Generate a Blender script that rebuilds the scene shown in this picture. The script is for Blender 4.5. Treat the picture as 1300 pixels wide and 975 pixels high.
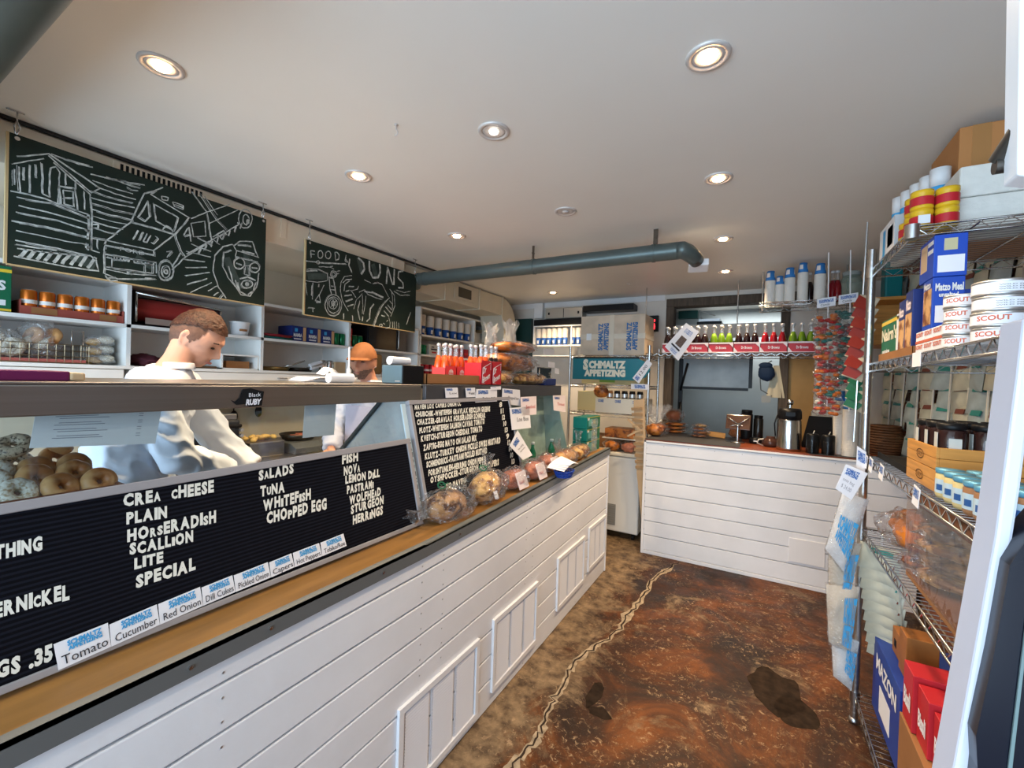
import bpy, bmesh, math, random
from mathutils import Vector as V, Matrix, Euler, noise
SC = bpy.context.scene; COL = SC.collection
for _o in list(bpy.data.objects): bpy.data.objects.remove(_o)
PI = math.pi
# ------------------------------------------------------------------ camera (1300 x 975 frame)
F, CX, CY = 547.0, 650.0, 487.5
RM = Matrix(((0.86672, -0.0332, 0.49824), (0.49755, -0.00679, -0.86769), (0.03144, 0.99907, 0.01097)))
_a = RM.col[0].normalized(); _b = (RM.col[1] - _a*RM.col[1].dot(_a)).normalized(); _c = _a.cross(_b)
RM = Matrix((_a, _b, _c)).transposed()
CAM = V((0, 0, 1.5))
cd = bpy.data.cameras.new('camera'); cam = bpy.data.objects.new('camera', cd); COL.objects.link(cam)
cam.matrix_world = Matrix.Translation(CAM) @ RM.to_4x4()
cd.sensor_width = 36; cd.lens = F*36/1300; cd.clip_start = .02; cd.clip_end = 60
SC.camera = cam
# ------------------------------------------------------------------ world, daylight, exposure
SC.view_settings.view_transform = 'Standard'; SC.view_settings.look = 'None'
SC.view_settings.gamma = 1; SC.view_settings.use_curve_mapping = False
SC.view_settings.exposure = 0.60
W = bpy.data.worlds.new('world'); SC.world = W; W.use_nodes = True
W.node_tree.nodes['Background'].inputs[0].default_value = (.62, .78, 1, 1)
W.node_tree.nodes['Background'].inputs[1].default_value = .9
def area(name, loc, rot, sx, sy, power, col):
    d = bpy.data.lights.new(name, 'AREA'); d.shape = 'RECTANGLE'; d.size = sx; d.size_y = sy; d.energy = power; d.color = col
    o = bpy.data.objects.new(name, d); COL.objects.link(o); o.location = loc; o.rotation_euler = rot
    return o
# daylight coming in through the open shop front behind the camera
area('shopfront_daylight', (-1.2, -1.75, 1.35), (math.radians(99), 0, 0), 4.2, 2.3, 118, (.60, .81, 1))
area('back_room_daylight', (.1, 5.95, 2.3), (math.radians(25), 0, 0), 1.2, .5, 9, (.92, .97, 1))  # area light inside the back room

# ------------------------------------------------------------------ pixel <-> world
def ray(px, py): return RM @ V((px-CX, CY-py, -F))
def at(px, py, x=None, y=None, z=None):
    d = ray(px, py)
    i, v = (0, x) if x is not None else (1, y) if y is not None else (2, z)
    return CAM + d*((v-CAM[i])/d[i])
def atp(px, py, p, n):
    d = ray(px, py); return CAM + d*((V(p)-CAM).dot(V(n))/d.dot(V(n)))
rnd = random.Random(7)

# ------------------------------------------------------------------ materials
MATS = {}
def _mat(name):
    m = bpy.data.materials.new(name); m.use_nodes = True; nt = m.node_tree; b = nt.nodes['Principled BSDF']
    return m, nt, b
def lin(c):
    return tuple((v/12.92 if v <= .04045 else ((v+.055)/1.055)**2.4) for v in c)
def hx(s):
    return lin(tuple(int(s[i:i+2], 16)/255 for i in (0, 2, 4)))
def mat(name, col, rough=.5, metal=0, var=0, scale=20, bump=0, bscale=60, trans=0, emit=0, coat=0, stretch=None, spec=.32, alpha=1):
    if name in MATS: return MATS[name]
    m, nt, b = _mat(name); N = nt.nodes; L = nt.links
    if isinstance(col, str): col = hx(col)
    b.inputs['Base Color'].default_value = (*col, 1); b.inputs['Roughness'].default_value = rough
    b.inputs['Metallic'].default_value = metal; b.inputs['Specular IOR Level'].default_value = spec
    if coat: b.inputs['Coat Weight'].default_value = coat; b.inputs['Coat Roughness'].default_value = .08
    if trans: b.inputs['Transmission Weight'].default_value = trans
    if alpha < 1: b.inputs['Alpha'].default_value = alpha
    if emit: b.inputs['Emission Color'].default_value = (*col, 1); b.inputs['Emission Strength'].default_value = emit
    if var or bump:
        tc = N.new('ShaderNodeTexCoord'); mp = N.new('ShaderNodeMapping'); L.new(tc.outputs['Object'], mp.inputs[0])
        if stretch: mp.inputs['Scale'].default_value = stretch
    if var:
        n = N.new('ShaderNodeTexNoise'); n.inputs['Scale'].default_value = scale; n.inputs['Detail'].default_value = 5
        L.new(mp.outputs[0], n.inputs['Vector'])
        r = N.new('ShaderNodeMapRange'); r.inputs[1].default_value = .3; r.inputs[2].default_value = .7
        r.inputs[3].default_value = 1-var; r.inputs[4].default_value = 1+var*.6
        L.new(n.outputs[0], r.inputs[0])
        mx = N.new('ShaderNodeVectorMath'); mx.operation = 'SCALE'; mx.inputs[0].default_value = col
        L.new(r.outputs[0], mx.inputs['Scale']); L.new(mx.outputs[0], b.inputs['Base Color'])
    if bump:
        n = N.new('ShaderNodeTexNoise'); n.inputs['Scale'].default_value = bscale; n.inputs['Detail'].default_value = 3
        L.new(mp.outputs[0], n.inputs['Vector'])
        bp = N.new('ShaderNodeBump'); bp.inputs['Strength'].default_value = bump; bp.inputs['Distance'].default_value = .01
        L.new(n.outputs[0], bp.inputs['Height']); L.new(bp.outputs[0], b.inputs['Normal'])
    MATS[name] = m; return m
def film(name, tint=(1, 1, 1), gloss=.35, rough=.12, bump=.8, bscale=35, haze=.0):
    """clear wrinkled plastic: mostly transparent, glossy highlights, a little milky haze"""
    if name in MATS: return MATS[name]
    m, nt, b = _mat(name); N = nt.nodes; L = nt.links; N.remove(b)
    out = N['Material Output']
    tr = N.new('ShaderNodeBsdfTransparent'); tr.inputs[0].default_value = (*tint, 1)
    gl = N.new('ShaderNodeBsdfGlossy'); gl.inputs['Roughness'].default_value = rough
    lw = N.new('ShaderNodeLayerWeight'); lw.inputs[0].default_value = .35
    mr = N.new('ShaderNodeMapRange'); mr.inputs[3].default_value = gloss*.22; mr.inputs[4].default_value = min(1, gloss*1.5)
    L.new(lw.outputs['Facing'], mr.inputs[0])
    mx = N.new('ShaderNodeMixShader'); L.new(mr.outputs[0], mx.inputs[0]); L.new(tr.outputs[0], mx.inputs[1]); L.new(gl.outputs[0], mx.inputs[2])
    last = mx
    if haze:
        df = N.new('ShaderNodeBsdfDiffuse'); df.inputs[0].default_value = (.85, .87, .88, 1)
        m2 = N.new('ShaderNodeMixShader'); m2.inputs[0].default_value = haze
        L.new(mx.outputs[0], m2.inputs[1]); L.new(df.outputs[0], m2.inputs[2]); last = m2
    if bump:
        tc = N.new('ShaderNodeTexCoord'); n = N.new('ShaderNodeTexNoise'); n.inputs['Scale'].default_value = bscale
        n.inputs['Detail'].default_value = 1; n.inputs['Distortion'].default_value = 2.5
        L.new(tc.outputs['Object'], n.inputs['Vector'])
        bp = N.new('ShaderNodeBump'); bp.inputs['Strength'].default_value = bump; bp.inputs['Distance'].default_value = .035
        L.new(n.outputs[0], bp.inputs['Height']); L.new(bp.outputs[0], gl.inputs['Normal'])
    L.new(last.outputs[0], out.inputs[0])
    MATS[name] = m; return m

# ------------------------------------------------------------------ mesh builder
_TXT = {}
def text_geo(s, bold):
    k = (s, bold)
    if k in _TXT: return _TXT[k]
    cu = bpy.data.curves.new('t', 'FONT'); cu.body = s; cu.size = 1; cu.offset = bold; cu.resolution_u = 2
    o = bpy.data.objects.new('t', cu); COL.objects.link(o); bpy.context.view_layer.update()
    me = bpy.data.meshes.new_from_object(o.evaluated_get(bpy.context.evaluated_depsgraph_get()))
    vs = [(v.co.x, v.co.y) for v in me.vertices]; fs = [tuple(p.vertices) for p in me.polygons]
    bpy.data.objects.remove(o); bpy.data.meshes.remove(me); bpy.data.curves.remove(cu)
    if vs:
        x0 = min(v[0] for v in vs); x1 = max(v[0] for v in vs)
        vs = [((x-x0)/(x1-x0), y/.72) for x, y in vs]; w = (x1-x0)/.72
    else: w = 1
    _TXT[k] = (vs, fs, w); return _TXT[k]
class MB:
    def __init__(s): s.v = []; s.f = []; s.m = []; s.sm = []; s.k = 0; s.smooth = False
    def mi(s, k): s.k = k; return s
    def add(s, vs, fs, smooth=None):
        n = len(s.v); s.v += [V(v) for v in vs]
        for f in fs: s.f.append(tuple(i+n for i in f)); s.m.append(s.k); s.sm.append(s.smooth if smooth is None else smooth)
        return s
    def box(s, x0, x1, y0, y1, z0, z1):
        x0, x1 = sorted((x0, x1)); y0, y1 = sorted((y0, y1)); z0, z1 = sorted((z0, z1))
        return s.add([(x, y, z) for x in (x0, x1) for y in (y0, y1) for z in (z0, z1)],
                     [(0, 1, 3, 2), (4, 6, 7, 5), (0, 4, 5, 1), (2, 3, 7, 6), (0, 2, 6, 4), (1, 5, 7, 3)], False)
    def obox(s, c, sz, rot=None):
        n = len(s.v); x, y, z = [a/2 for a in sz]; s.box(-x, x, -y, y, -z, z)
        M = Matrix.Translation(V(c)) @ (rot.to_4x4() if rot is not None else Matrix())
        for i in range(n, len(s.v)): s.v[i] = M @ s.v[i]
        return s
    def slab(s, q, n, t):
        """quad q (bl,br,tr,tl) extruded by n*t"""
        q = [V(p) for p in q]; n = V(n)*t; a = q + [p+n for p in q]
        return s.add(a, [(3, 2, 1, 0), (4, 5, 6, 7), (0, 1, 5, 4), (1, 2, 6, 5), (2, 3, 7, 6), (3, 0, 4, 7)], False)
    def prism(s, pts, n):
        n = V(n); k = len(pts); a = [V(p) for p in pts]; a += [p+n for p in a]
        return s.add(a, [tuple(range(k-1, -1, -1)), tuple(range(k, 2*k))] + [(i, (i+1) % k, (i+1) % k+k, i+k) for i in range(k)], False)
    def cyl(s, p0, p1, r0, r1=None, n=12, cap=True):
        if r1 is None: r1 = r0
        p0 = V(p0); p1 = V(p1); d = (p1-p0).normalized(); u = d.orthogonal().normalized(); w = d.cross(u)
        vs = []; fs = []
        for p, r in ((p0, r0), (p1, r1)):
            vs += [p + (u*math.cos(2*PI*i/n)+w*math.sin(2*PI*i/n))*r for i in range(n)]
        fs = [(i, (i+1) % n, (i+1) % n+n, i+n) for i in range(n)]
        s.add(vs, fs, n > 6)
        if cap:
            s.add(vs[:n], [tuple(range(n-1, -1, -1))], False); s.add(vs[n:], [tuple(range(n))], False)
        return s
    def tube(s, pts, r, n=8, closed=False, rs=None):
        pts = [V(p) for p in pts]; k = len(pts); vs = []; fs = []; u = None
        for i, p in enumerate(pts):
            a = pts[i-1] if (i > 0 or closed) else p; b = pts[(i+1) % k] if (i < k-1 or closed) else p
            d = (b-a).normalized() if (b-a).length > 1e-9 else V((0, 0, 1))
            if u is None: u = d.orthogonal().normalized()
            u = (u - d*u.dot(d)); u = u.normalized() if u.length > 1e-6 else d.orthogonal().normalized()
            w = d.cross(u); rr = rs[i] if rs else r
            vs += [p + (u*math.cos(2*PI*j/n)+w*math.sin(2*PI*j/n))*rr for j in range(n)]
        for i in range(k if closed else k-1):
            for j in range(n):
                fs.append((i*n+j, i*n+(j+1) % n, ((i+1) % k)*n+(j+1) % n, ((i+1) % k)*n+j))
        if not closed: fs += [tuple(range(n-1, -1, -1)), tuple(range((k-1)*n, k*n))]
        return s.add(vs, fs, n > 4)
    def lathe(s, prof, c=(0, 0, 0), n=20, smooth=True, cap=True):
        c = V(c); vs = []; fs = []
        for r, z in prof: vs += [c+V((r*math.cos(2*PI*i/n), r*math.sin(2*PI*i/n), z)) for i in range(n)]
        for j in range(len(prof)-1):
            for i in range(n): fs.append((j*n+i, j*n+(i+1) % n, (j+1)*n+(i+1) % n, (j+1)*n+i))
        if cap:
            if prof[0][0] > 1e-5: fs.append(tuple(range(n-1, -1, -1)))
            if prof[-1][0] > 1e-5: fs.append(tuple(range((len(prof)-1)*n, len(prof)*n)))
        return s.add(vs, fs, smooth)
    def blob(s, c, r, amp=0, fr=8, n=20, m=14, seed=0, rot=None, power=1, flat=None):
        """noisy ellipsoid"""
        vs = []; fs = []; c = V(c)
        for j in range(m+1):
            ph = PI*j/m
            for i in range(n):
                th = 2*PI*i/n; d = V((math.sin(ph)*math.cos(th), math.sin(ph)*math.sin(th), math.cos(ph)))
                k = 1 + amp*noise.noise(d*fr*.35+V((seed*7.3, seed*3.1, 0))) + amp*.5*noise.noise(d*fr+V((seed, seed*2.7, 5)))
                if power != 1: d = V([math.copysign(abs(a)**power, a) for a in d])
                p = V((d.x*r[0], d.y*r[1], d.z*r[2]))*k
                if flat is not None and p.z < flat: p.z = flat
                if rot is not None: p = rot @ p
                vs.append(c+p)
        for j in range(m):
            for i in range(n): fs.append((j*n+i, (j+1)*n+i, (j+1)*n+(i+1) % n, j*n+(i+1) % n))
        return s.add(vs, fs, True)
    def torus(s, c, R, r, rot=None, n=22, m=10, sq=1, amp=0, seed=0):
        vs = []; fs = []; c = V(c)
        for i in range(n):
            a = 2*PI*i/n; k = 1+amp*noise.noise(V((math.cos(a)*2, math.sin(a)*2, seed)))
            for j in range(m):
                b = 2*PI*j/m; p = V(((R+r*k*math.cos(b))*math.cos(a), (R+r*k*math.cos(b))*math.sin(a), r*sq*k*math.sin(b)))
                vs.append(c+(rot @ p if rot is not None else p))
        for i in range(n):
            for j in range(m): fs.append((i*m+j, ((i+1) % n)*m+j, ((i+1) % n)*m+(j+1) % m, i*m+(j+1) % m))
        return s.add(vs, fs, True)
    def ribbon(s, pts, w, nrm):
        """flat stroke of width w lying in the plane with normal nrm"""
        pts = [V(p) for p in pts]; nrm = V(nrm); vs = []
        for i, p in enumerate(pts):
            d = (pts[min(i+1, len(pts)-1)]-pts[max(i-1, 0)]);
            if d.length < 1e-9: d = V((0, 1, 0))
            u = d.normalized().cross(nrm).normalized()*w/2
            vs += [p-u, p+u]
        return s.add(vs, [(2*i, 2*i+1, 2*i+3, 2*i+2) for i in range(len(pts)-1)], False)
    def textq(s, t, q, u0=0, v0=0, u1=1, v1=1, bold=0, lift=.0008, n=None, thick=0):
        """text whose cap-height box fills the uv rectangle of quad q (bl,br,tr,tl)"""
        vs, fs, w = text_geo(t, bold)
        if not vs: return s
        q = [V(p) for p in q]
        if n is None: n = (q[1]-q[0]).cross(q[3]-q[0]).normalized()
        out = []
        for x, y in vs:
            u = u0+(u1-u0)*x; v = v0+(v1-v0)*y
            out.append((q[0]*(1-u)+q[1]*u)*(1-v)+(q[3]*(1-u)+q[2]*u)*v + n*lift)
        return s.add(out, fs, False)
    def shift(s, d, a=0):
        d = V(d)
        for i in range(a, len(s.v)): s.v[i] = s.v[i]+d
        return s
    def xf(s, M, a=0):
        for i in range(a, len(s.v)): s.v[i] = M @ s.v[i]
        return s
    def build(s, name, mats, parent=None, bevel=0, world=True, sub=0, weld=False, seg=2):
        me = bpy.data.meshes.new(name); off = V((0, 0, 0))
        if parent is not None and world:
            off = PW(parent)
        me.from_pydata([v-off for v in s.v], [], s.f)
        if not isinstance(mats, (list, tuple)): mats = [mats]
        for m in mats: me.materials.append(m)
        me.polygons.foreach_set('material_index', s.m); me.polygons.foreach_set('use_smooth', s.sm)
        me.update()
        o = bpy.data.objects.new(name, me); COL.objects.link(o)
        if parent is not None: o.parent = parent; KIDS.setdefault(parent.name, []).append(o)
        if weld: md = o.modifiers.new('w', 'WELD'); md.merge_threshold = .0002
        if bevel: md = o.modifiers.new('b', 'BEVEL'); md.width = bevel; md.segments = seg; md.limit_method = 'ANGLE'; md.angle_limit = .7
        if sub: md = o.modifiers.new('s', 'SUBSURF'); md.levels = sub; md.render_levels = sub
        return o
def PW(o):
    p = V((0, 0, 0))
    while o is not None: p += o.location; o = o.parent
    return p
def thing(name, label, cat, loc=(0, 0, 0), rz=0, group=None):
    o = bpy.data.objects.new(name, None); COL.objects.link(o); o.empty_display_size = .02
    o.location = loc; o.rotation_euler = (0, 0, rz); tag(o, label, cat, group); return o
def tag(o, label=None, cat=None, group=None, kind=None):
    if label: o['label'] = label
    if cat: o['category'] = cat
    if group: o['group'] = group
    if kind: o['kind'] = kind
    return o
def struct(o): o['kind'] = 'structure'; return o
def dup(r, loc, rz=0, label=None, scale=None, rot=None):
    def cp(o, par):
        c = o.copy(); COL.objects.link(c); c.parent = par
        if par is not None: KIDS.setdefault(par.name, []).append(c)
        for ch in list(KIDS.get(o.name, [])): cp(ch, c)
        return c
    n = cp(r, None); n.location = loc; n.rotation_euler = rot if rot is not None else (0, 0, rz)
    if scale is not None: n.scale = (scale,)*3 if not isinstance(scale, tuple) else scale
    if label: n['label'] = label
    return n
KIDS = {}
ORD = ['first', 'second', 'third', 'fourth', 'fifth', 'sixth', 'seventh', 'eighth', 'ninth', 'tenth', 'eleventh', 'twelfth', 'thirteenth', 'fourteenth', 'fifteenth', 'sixteenth']
X0, Y0, Z0 = V((1, 0, 0)), V((0, 1, 0)), V((0, 0, 1))
def rotm(x=0, y=0, z=0): return Euler((math.radians(x), math.radians(y), math.radians(z))).to_matrix()
# ------------------------------------------------------------------ shared materials
M_white = mat('painted_white', (.78, .79, .80), .45, var=.05, scale=6)
M_wwood = mat('white_boards', (.80, .81, .84), .42, var=.06, scale=4, bump=.08, bscale=30)
M_trimw = mat('white_trim', (.82, .82, .84), .4)
M_ceil = mat('ceiling_paint', (.82, .795, .74), .42, var=.04, scale=1.2)
M_chrome = mat('chrome_wire', (.55, .55, .54), .25, 1)
M_steel = mat('brushed_steel', (.30, .28, .26), .30, .9, var=.12, scale=9, stretch=(1, .05, 6))
M_dsteel = mat('dark_band', (.10, .10, .11), .35, .6)
M_alu = mat('alu', (.62, .62, .62), .35, .9)
M_galv = mat('galvanised_duct', (.115, .145, .14), .36, .45, var=.15, scale=5)
M_black = mat('black_plastic', (.007, .007, .008), .38, spec=.2)
M_dark = mat('dark_matte', (.010, .010, .011), .7, spec=.15)
M_paper = mat('white_paper', (.82, .82, .86), .7)
M_pink = mat('pinkish_paper', (.80, .70, .72), .7)
M_ink = mat('black_ink', (.02, .02, .03), .7)
M_blue = mat('blue_ink', (.02, .12, .42), .6)
M_lblue = mat('sky_blue_print', (.05, .35, .68), .6)
M_red = mat('red_print', (.55, .03, .03), .5)
M_kraft = mat('kraft_board', (.30, .135, .05), .7, var=.12, scale=8)
M_kraftl = mat('light_kraft', (.55, .38, .22), .7, var=.1, scale=8)
M_film = film('clear_film', gloss=.40, haze=.0, rough=.05, bump=1)
M_filmh = film('milky_film', gloss=.45, haze=.12, bump=1, rough=.06)
M_glass = film('case_glass', tint=(.94, .98, 1), gloss=.09, rough=.02, bump=0)
M_wood = mat('ledge_wood', (.36, .17, .045), .45, var=.32, scale=3, stretch=(6, 1, 6))
M_crate = mat('crate_wood', (.58, .27, .06), .5, var=.22, scale=6, stretch=(1, 1, 12))
M_beam = mat('weathered_beam', (.10, .075, .055), .75, var=.35, scale=6, stretch=(8, 8, 1))
M_ply = mat('plywood', (.42, .24, .08), .6, var=.15, scale=5)
M_cream = mat('cream_plastic', (.72, .68, .58), .5)
M_green = mat('green_print', (.01, .13, .06), .45)
M_yellow = mat('yellow_print', (.80, .55, .05), .4)
M_cord = mat('dark_cable', (.02, .02, .02), .6)

# ------------------------------------------------------------------ room shell
XL, XR, YB, ZC = -3.42, 1.0, 5.05, 2.5
def floor_mat():
    m, nt, b = _mat('stained_concrete'); N = nt.nodes; L = nt.links
    tc = N.new('ShaderNodeTexCoord')
    def ns(sc, det=8, dist=0, rough=.62):
        n = N.new('ShaderNodeTexNoise'); n.inputs['Scale'].default_value = sc; n.inputs['Detail'].default_value = det
        n.inputs['Distortion'].default_value = dist; n.inputs['Roughness'].default_value = rough; L.new(tc.outputs['Object'], n.inputs['Vector']); return n.outputs[0]
    def ramp(f, st):
        r = N.new('ShaderNodeValToRGB'); L.new(f, r.inputs[0]); e = r.color_ramp.elements
        while len(e) < len(st): e.new(.5)
        for k, (p, c) in enumerate(st): e[k].position = p; e[k].color = (*c, 1)
        return r.outputs[0]
    def mix(f, a, c):
        x = N.new('ShaderNodeMix'); x.data_type = 'RGBA'; L.new(f, x.inputs[0])
        for i, s in ((6, a), (7, c)):
            if isinstance(s, tuple): x.inputs[i].default_value = (*s, 1)
            else: L.new(s, x.inputs[i])
        return x.outputs[2]
    base = ramp(ns(2.1, 12, .9, .72), [(.32, (.010, .006, .004)), (.43, (.030, .013, .007)), (.52, (.062, .020, .006)), (.62, (.155, .048, .010)), (.76, (.10, .042, .016))])
    # worn sandy patches, strongest next to the counter and where people stand
    sx = N.new('ShaderNodeSeparateXYZ'); L.new(tc.outputs['Object'], sx.inputs[0])
    mr = N.new('ShaderNodeMapRange'); mr.inputs[1].default_value = -.62; mr.inputs[2].default_value = -1.02; mr.inputs[3].default_value = 0; mr.inputs[4].default_value = .30
    L.new(sx.outputs[0], mr.inputs[0])
    ad = N.new('ShaderNodeMath'); ad.operation = 'ADD'; L.new(mr.outputs[0], ad.inputs[0]); L.new(ns(3.1, 10, .8, .7), ad.inputs[1])
    f1 = ramp(ad.outputs[0], [(.56, (0, 0, 0)), (.68, (1, 1, 1))])
    c1 = mix(f1, base, ramp(ns(14, 6), [(.35, (.07, .042, .024)), (.65, (.30, .20, .11))]))
    # fine flaking
    f2 = ramp(ns(34, 8, 1.2, .8), [(.55, (0, 0, 0)), (.63, (1, 1, 1))])
    g = N.new('ShaderNodeMath'); g.operation = 'MULTIPLY'; L.new(f2, g.inputs[0]); L.new(ramp(ns(2.2, 5), [(.40, (0, 0, 0)), (.54, (1, 1, 1))]), g.inputs[1])
    c2 = mix(g.outputs[0], c1, (.38, .25, .14))
    L.new(c2, b.inputs['Base Color'])
    b.inputs['Specular IOR Level'].default_value = .25
    rr = ramp(ns(5, 5), [(.3, (.38, .38, .38)), (.7, (.65, .65, .65))]); L.new(rr, b.inputs['Roughness'])
    bp = N.new('ShaderNodeBump'); bp.inputs['Strength'].default_value = .35; bp.inputs['Distance'].default_value = .01
    L.new(ns(22, 8), bp.inputs['Height']); L.new(bp.outputs[0], b.inputs['Normal'])
    return m
def brick_mat():
    m, nt, b = _mat('red_brick'); N = nt.nodes; L = nt.links
    tc = N.new('ShaderNodeTexCoord'); s = N.new('ShaderNodeSeparateXYZ'); c = N.new('ShaderNodeCombineXYZ')
    L.new(tc.outputs['Object'], s.inputs[0]); L.new(s.outputs[1], c.inputs[0]); L.new(s.outputs[2], c.inputs[1])
    br = N.new('ShaderNodeTexBrick'); br.inputs['Scale'].default_value = 1; br.inputs['Brick Width'].default_value = .21
    br.inputs['Row Height'].default_value = .075; br.inputs['Mortar Size'].default_value = .007
    br.inputs['Color1'].default_value = (.22, .07, .035, 1); br.inputs['Color2'].default_value = (.14, .045, .025, 1); br.inputs['Mortar'].default_value = (.42, .38, .30, 1)
    L.new(c.outputs[0], br.inputs['Vector']); L.new(br.outputs[0], b.inputs['Base Color']); b.inputs['Roughness'].default_value = .85
    return m
M_floor = floor_mat(); M_brick = brick_mat()
struct(MB().box(XL-.1, XR+.1, -2.2, 6.4, -.06, 0).build('floor', M_floor))
struct(MB().box(XL-.1, XR+.1, -2.2, 6.4, ZC, ZC+.06).build('ceiling', M_ceil))
struct(MB().box(XL-.1, XL, -2.2, 6.4, 0, ZC).build('wall_left', mat('wall_beige', (.78, .70, .57), .55, var=.06, scale=3)))
struct(MB().box(XR, XR+.1, -2.2, 6.4, 0, ZC).build('wall_right', M_brick))
M_backp = mat('back_wall_paint', (.70, .66, .60), .6, var=.06, scale=3)
OX0, OX1 = -.93, .235       # opening in the back wall
wb = MB().box(XL, OX0, YB, YB+.12, 0, ZC).box(.46, XR, YB, YB+.12, 0, ZC).box(OX0, .46, YB, YB+.12, 2.455, ZC)
struct(wb.build('wall_back', M_backp))
M_slate = mat('back_room_paint', (.36, .39, .385), .55, var=.12, scale=2)
struct(MB().box(-1.6, XR, 6.3, 6.4, 0, ZC).build('wall_far_room', M_slate))
struct(MB().box(-1.7, -1.6, YB+.12, 6.4, 0, ZC).build('wall_far_room_side', M_slate))
# weathered timber frame of the opening
struct(MB().box(OX0, .46, YB-.02, YB+.14, 2.36, 2.45).build('trim_1', M_beam, bevel=.006))
struct(MB().box(OX0, OX0+.085, YB-.02, YB+.14, 0, 2.36).build('trim_2', M_beam, bevel=.006))
struct(MB().box(.17, .245, YB-.02, YB+.14, 0, 2.36).build('trim_3', M_beam, bevel=.006))
struct(MB().box(.245, .46, YB+.03, YB+.06, 0, 2.36).build('wall_plywood_infill', M_ply))
struct(MB().box(.245, .46, YB+.0, YB+.03, 1.93, 2.36).build('trim_4', M_backp))
struct(MB().box(-.845, .17, YB+.10, YB+.13, 2.02, 2.17).build('trim_5', M_backp))
struct(MB().box(XL, OX0-.02, YB-.012, YB, 2.44, ZC).build('trim_6', M_white))
# floor crack: pale filler band with the dark split in it
cr = [(862, 714), (850, 722), (838, 728), (826, 738), (820, 752), (808, 768), (796, 782), (786, 798), (772, 812), (758, 818), (742, 830), (728, 842), (720, 858), (712, 876), (702, 890), (694, 906), (688, 924), (680, 940), (664, 956), (650, 974), (630, 1000)]
P_ = [at(a, b, z=0) for a, b in cr]; pts = []
for i in range(len(P_)-1):
    for t in (0, .25, .5, .75): 
        p = P_[i].lerp(P_[i+1], t); k = (i+t)*3.1
        pts.append(p+V((noise.noise(V((k, 0, 0)))*.02, noise.noise(V((0, k, 0)))*.02, 0)))
fb = MB(); vs = []
for i, p in enumerate(pts):
    w = .010+.040*abs(noise.noise(V((i*.23, 4, 0))))+.022*abs(noise.noise(V((i*1.1, 9, 0))))
    if i < 4: w *= .4
    d = (pts[min(i+1, len(pts)-1)]-pts[max(i-1, 0)]).normalized(); u = V((d.y, -d.x, 0))
    q = noise.noise(V((i*.9, 2, 2)))*.012
    vs += [p-u*(w+q)+Z0*.0012, p+u*(w*.8-q)+Z0*.0012]
fb.add(vs, [(2*i, 2*i+1, 2*i+3, 2*i+2) for i in range(len(pts)-1)])
M_fill = mat('crack_filler', (.42, .32, .21), .8, var=.45, scale=30)
struct(fb.build('floor_crack_filler', M_fill))
fb = MB(); vs = []
for i, p in enumerate(pts):
    w = .0035+.006*abs(noise.noise(V((i*.8, 14, 0)))); d = (pts[min(i+1, len(pts)-1)]-pts[max(i-1, 0)]).normalized(); u = V((d.y, -d.x, 0))
    j = u*noise.noise(V((i*1.3, 6, 0)))*.02
    vs += [p+j-u*w+Z0*.002, p+j+u*w+Z0*.002]
fb.add(vs, [(2*i, 2*i+1, 2*i+3, 2*i+2) for i in range(len(pts)-1)])
struct(fb.build('floor_crack', mat('crack_dark', (.035, .02, .012), .9)))
# damp dark stains
fb = MB()
for (a, b, ra, rb, sd) in ((755, 880, .035, .09, 1), (760, 905, .05, .035, 5), (985, 875, .13, .16, 2), (1010, 905, .09, .10, 7)):
    c = at(a, b, z=.0008); n = 28
    fb.add([c]+[c+V((math.cos(2*PI*i/n)*ra*(1+.45*noise.noise(V((math.cos(2*PI*i/n)*1.5, math.sin(2*PI*i/n)*1.5, sd*5)))), math.sin(2*PI*i/n)*rb*(1+.45*noise.noise(V((math.cos(2*PI*i/n)*1.5, math.sin(2*PI*i/n)*1.5, sd*9+3)))), 0)) for i in range(n)], [(0, 1+i, 1+(i+1) % n) for i in range(n)])
struct(fb.build('floor_stain', mat('stain_dark', (.030, .018, .011), .8, var=.5, scale=25, spec=.1)))
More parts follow.
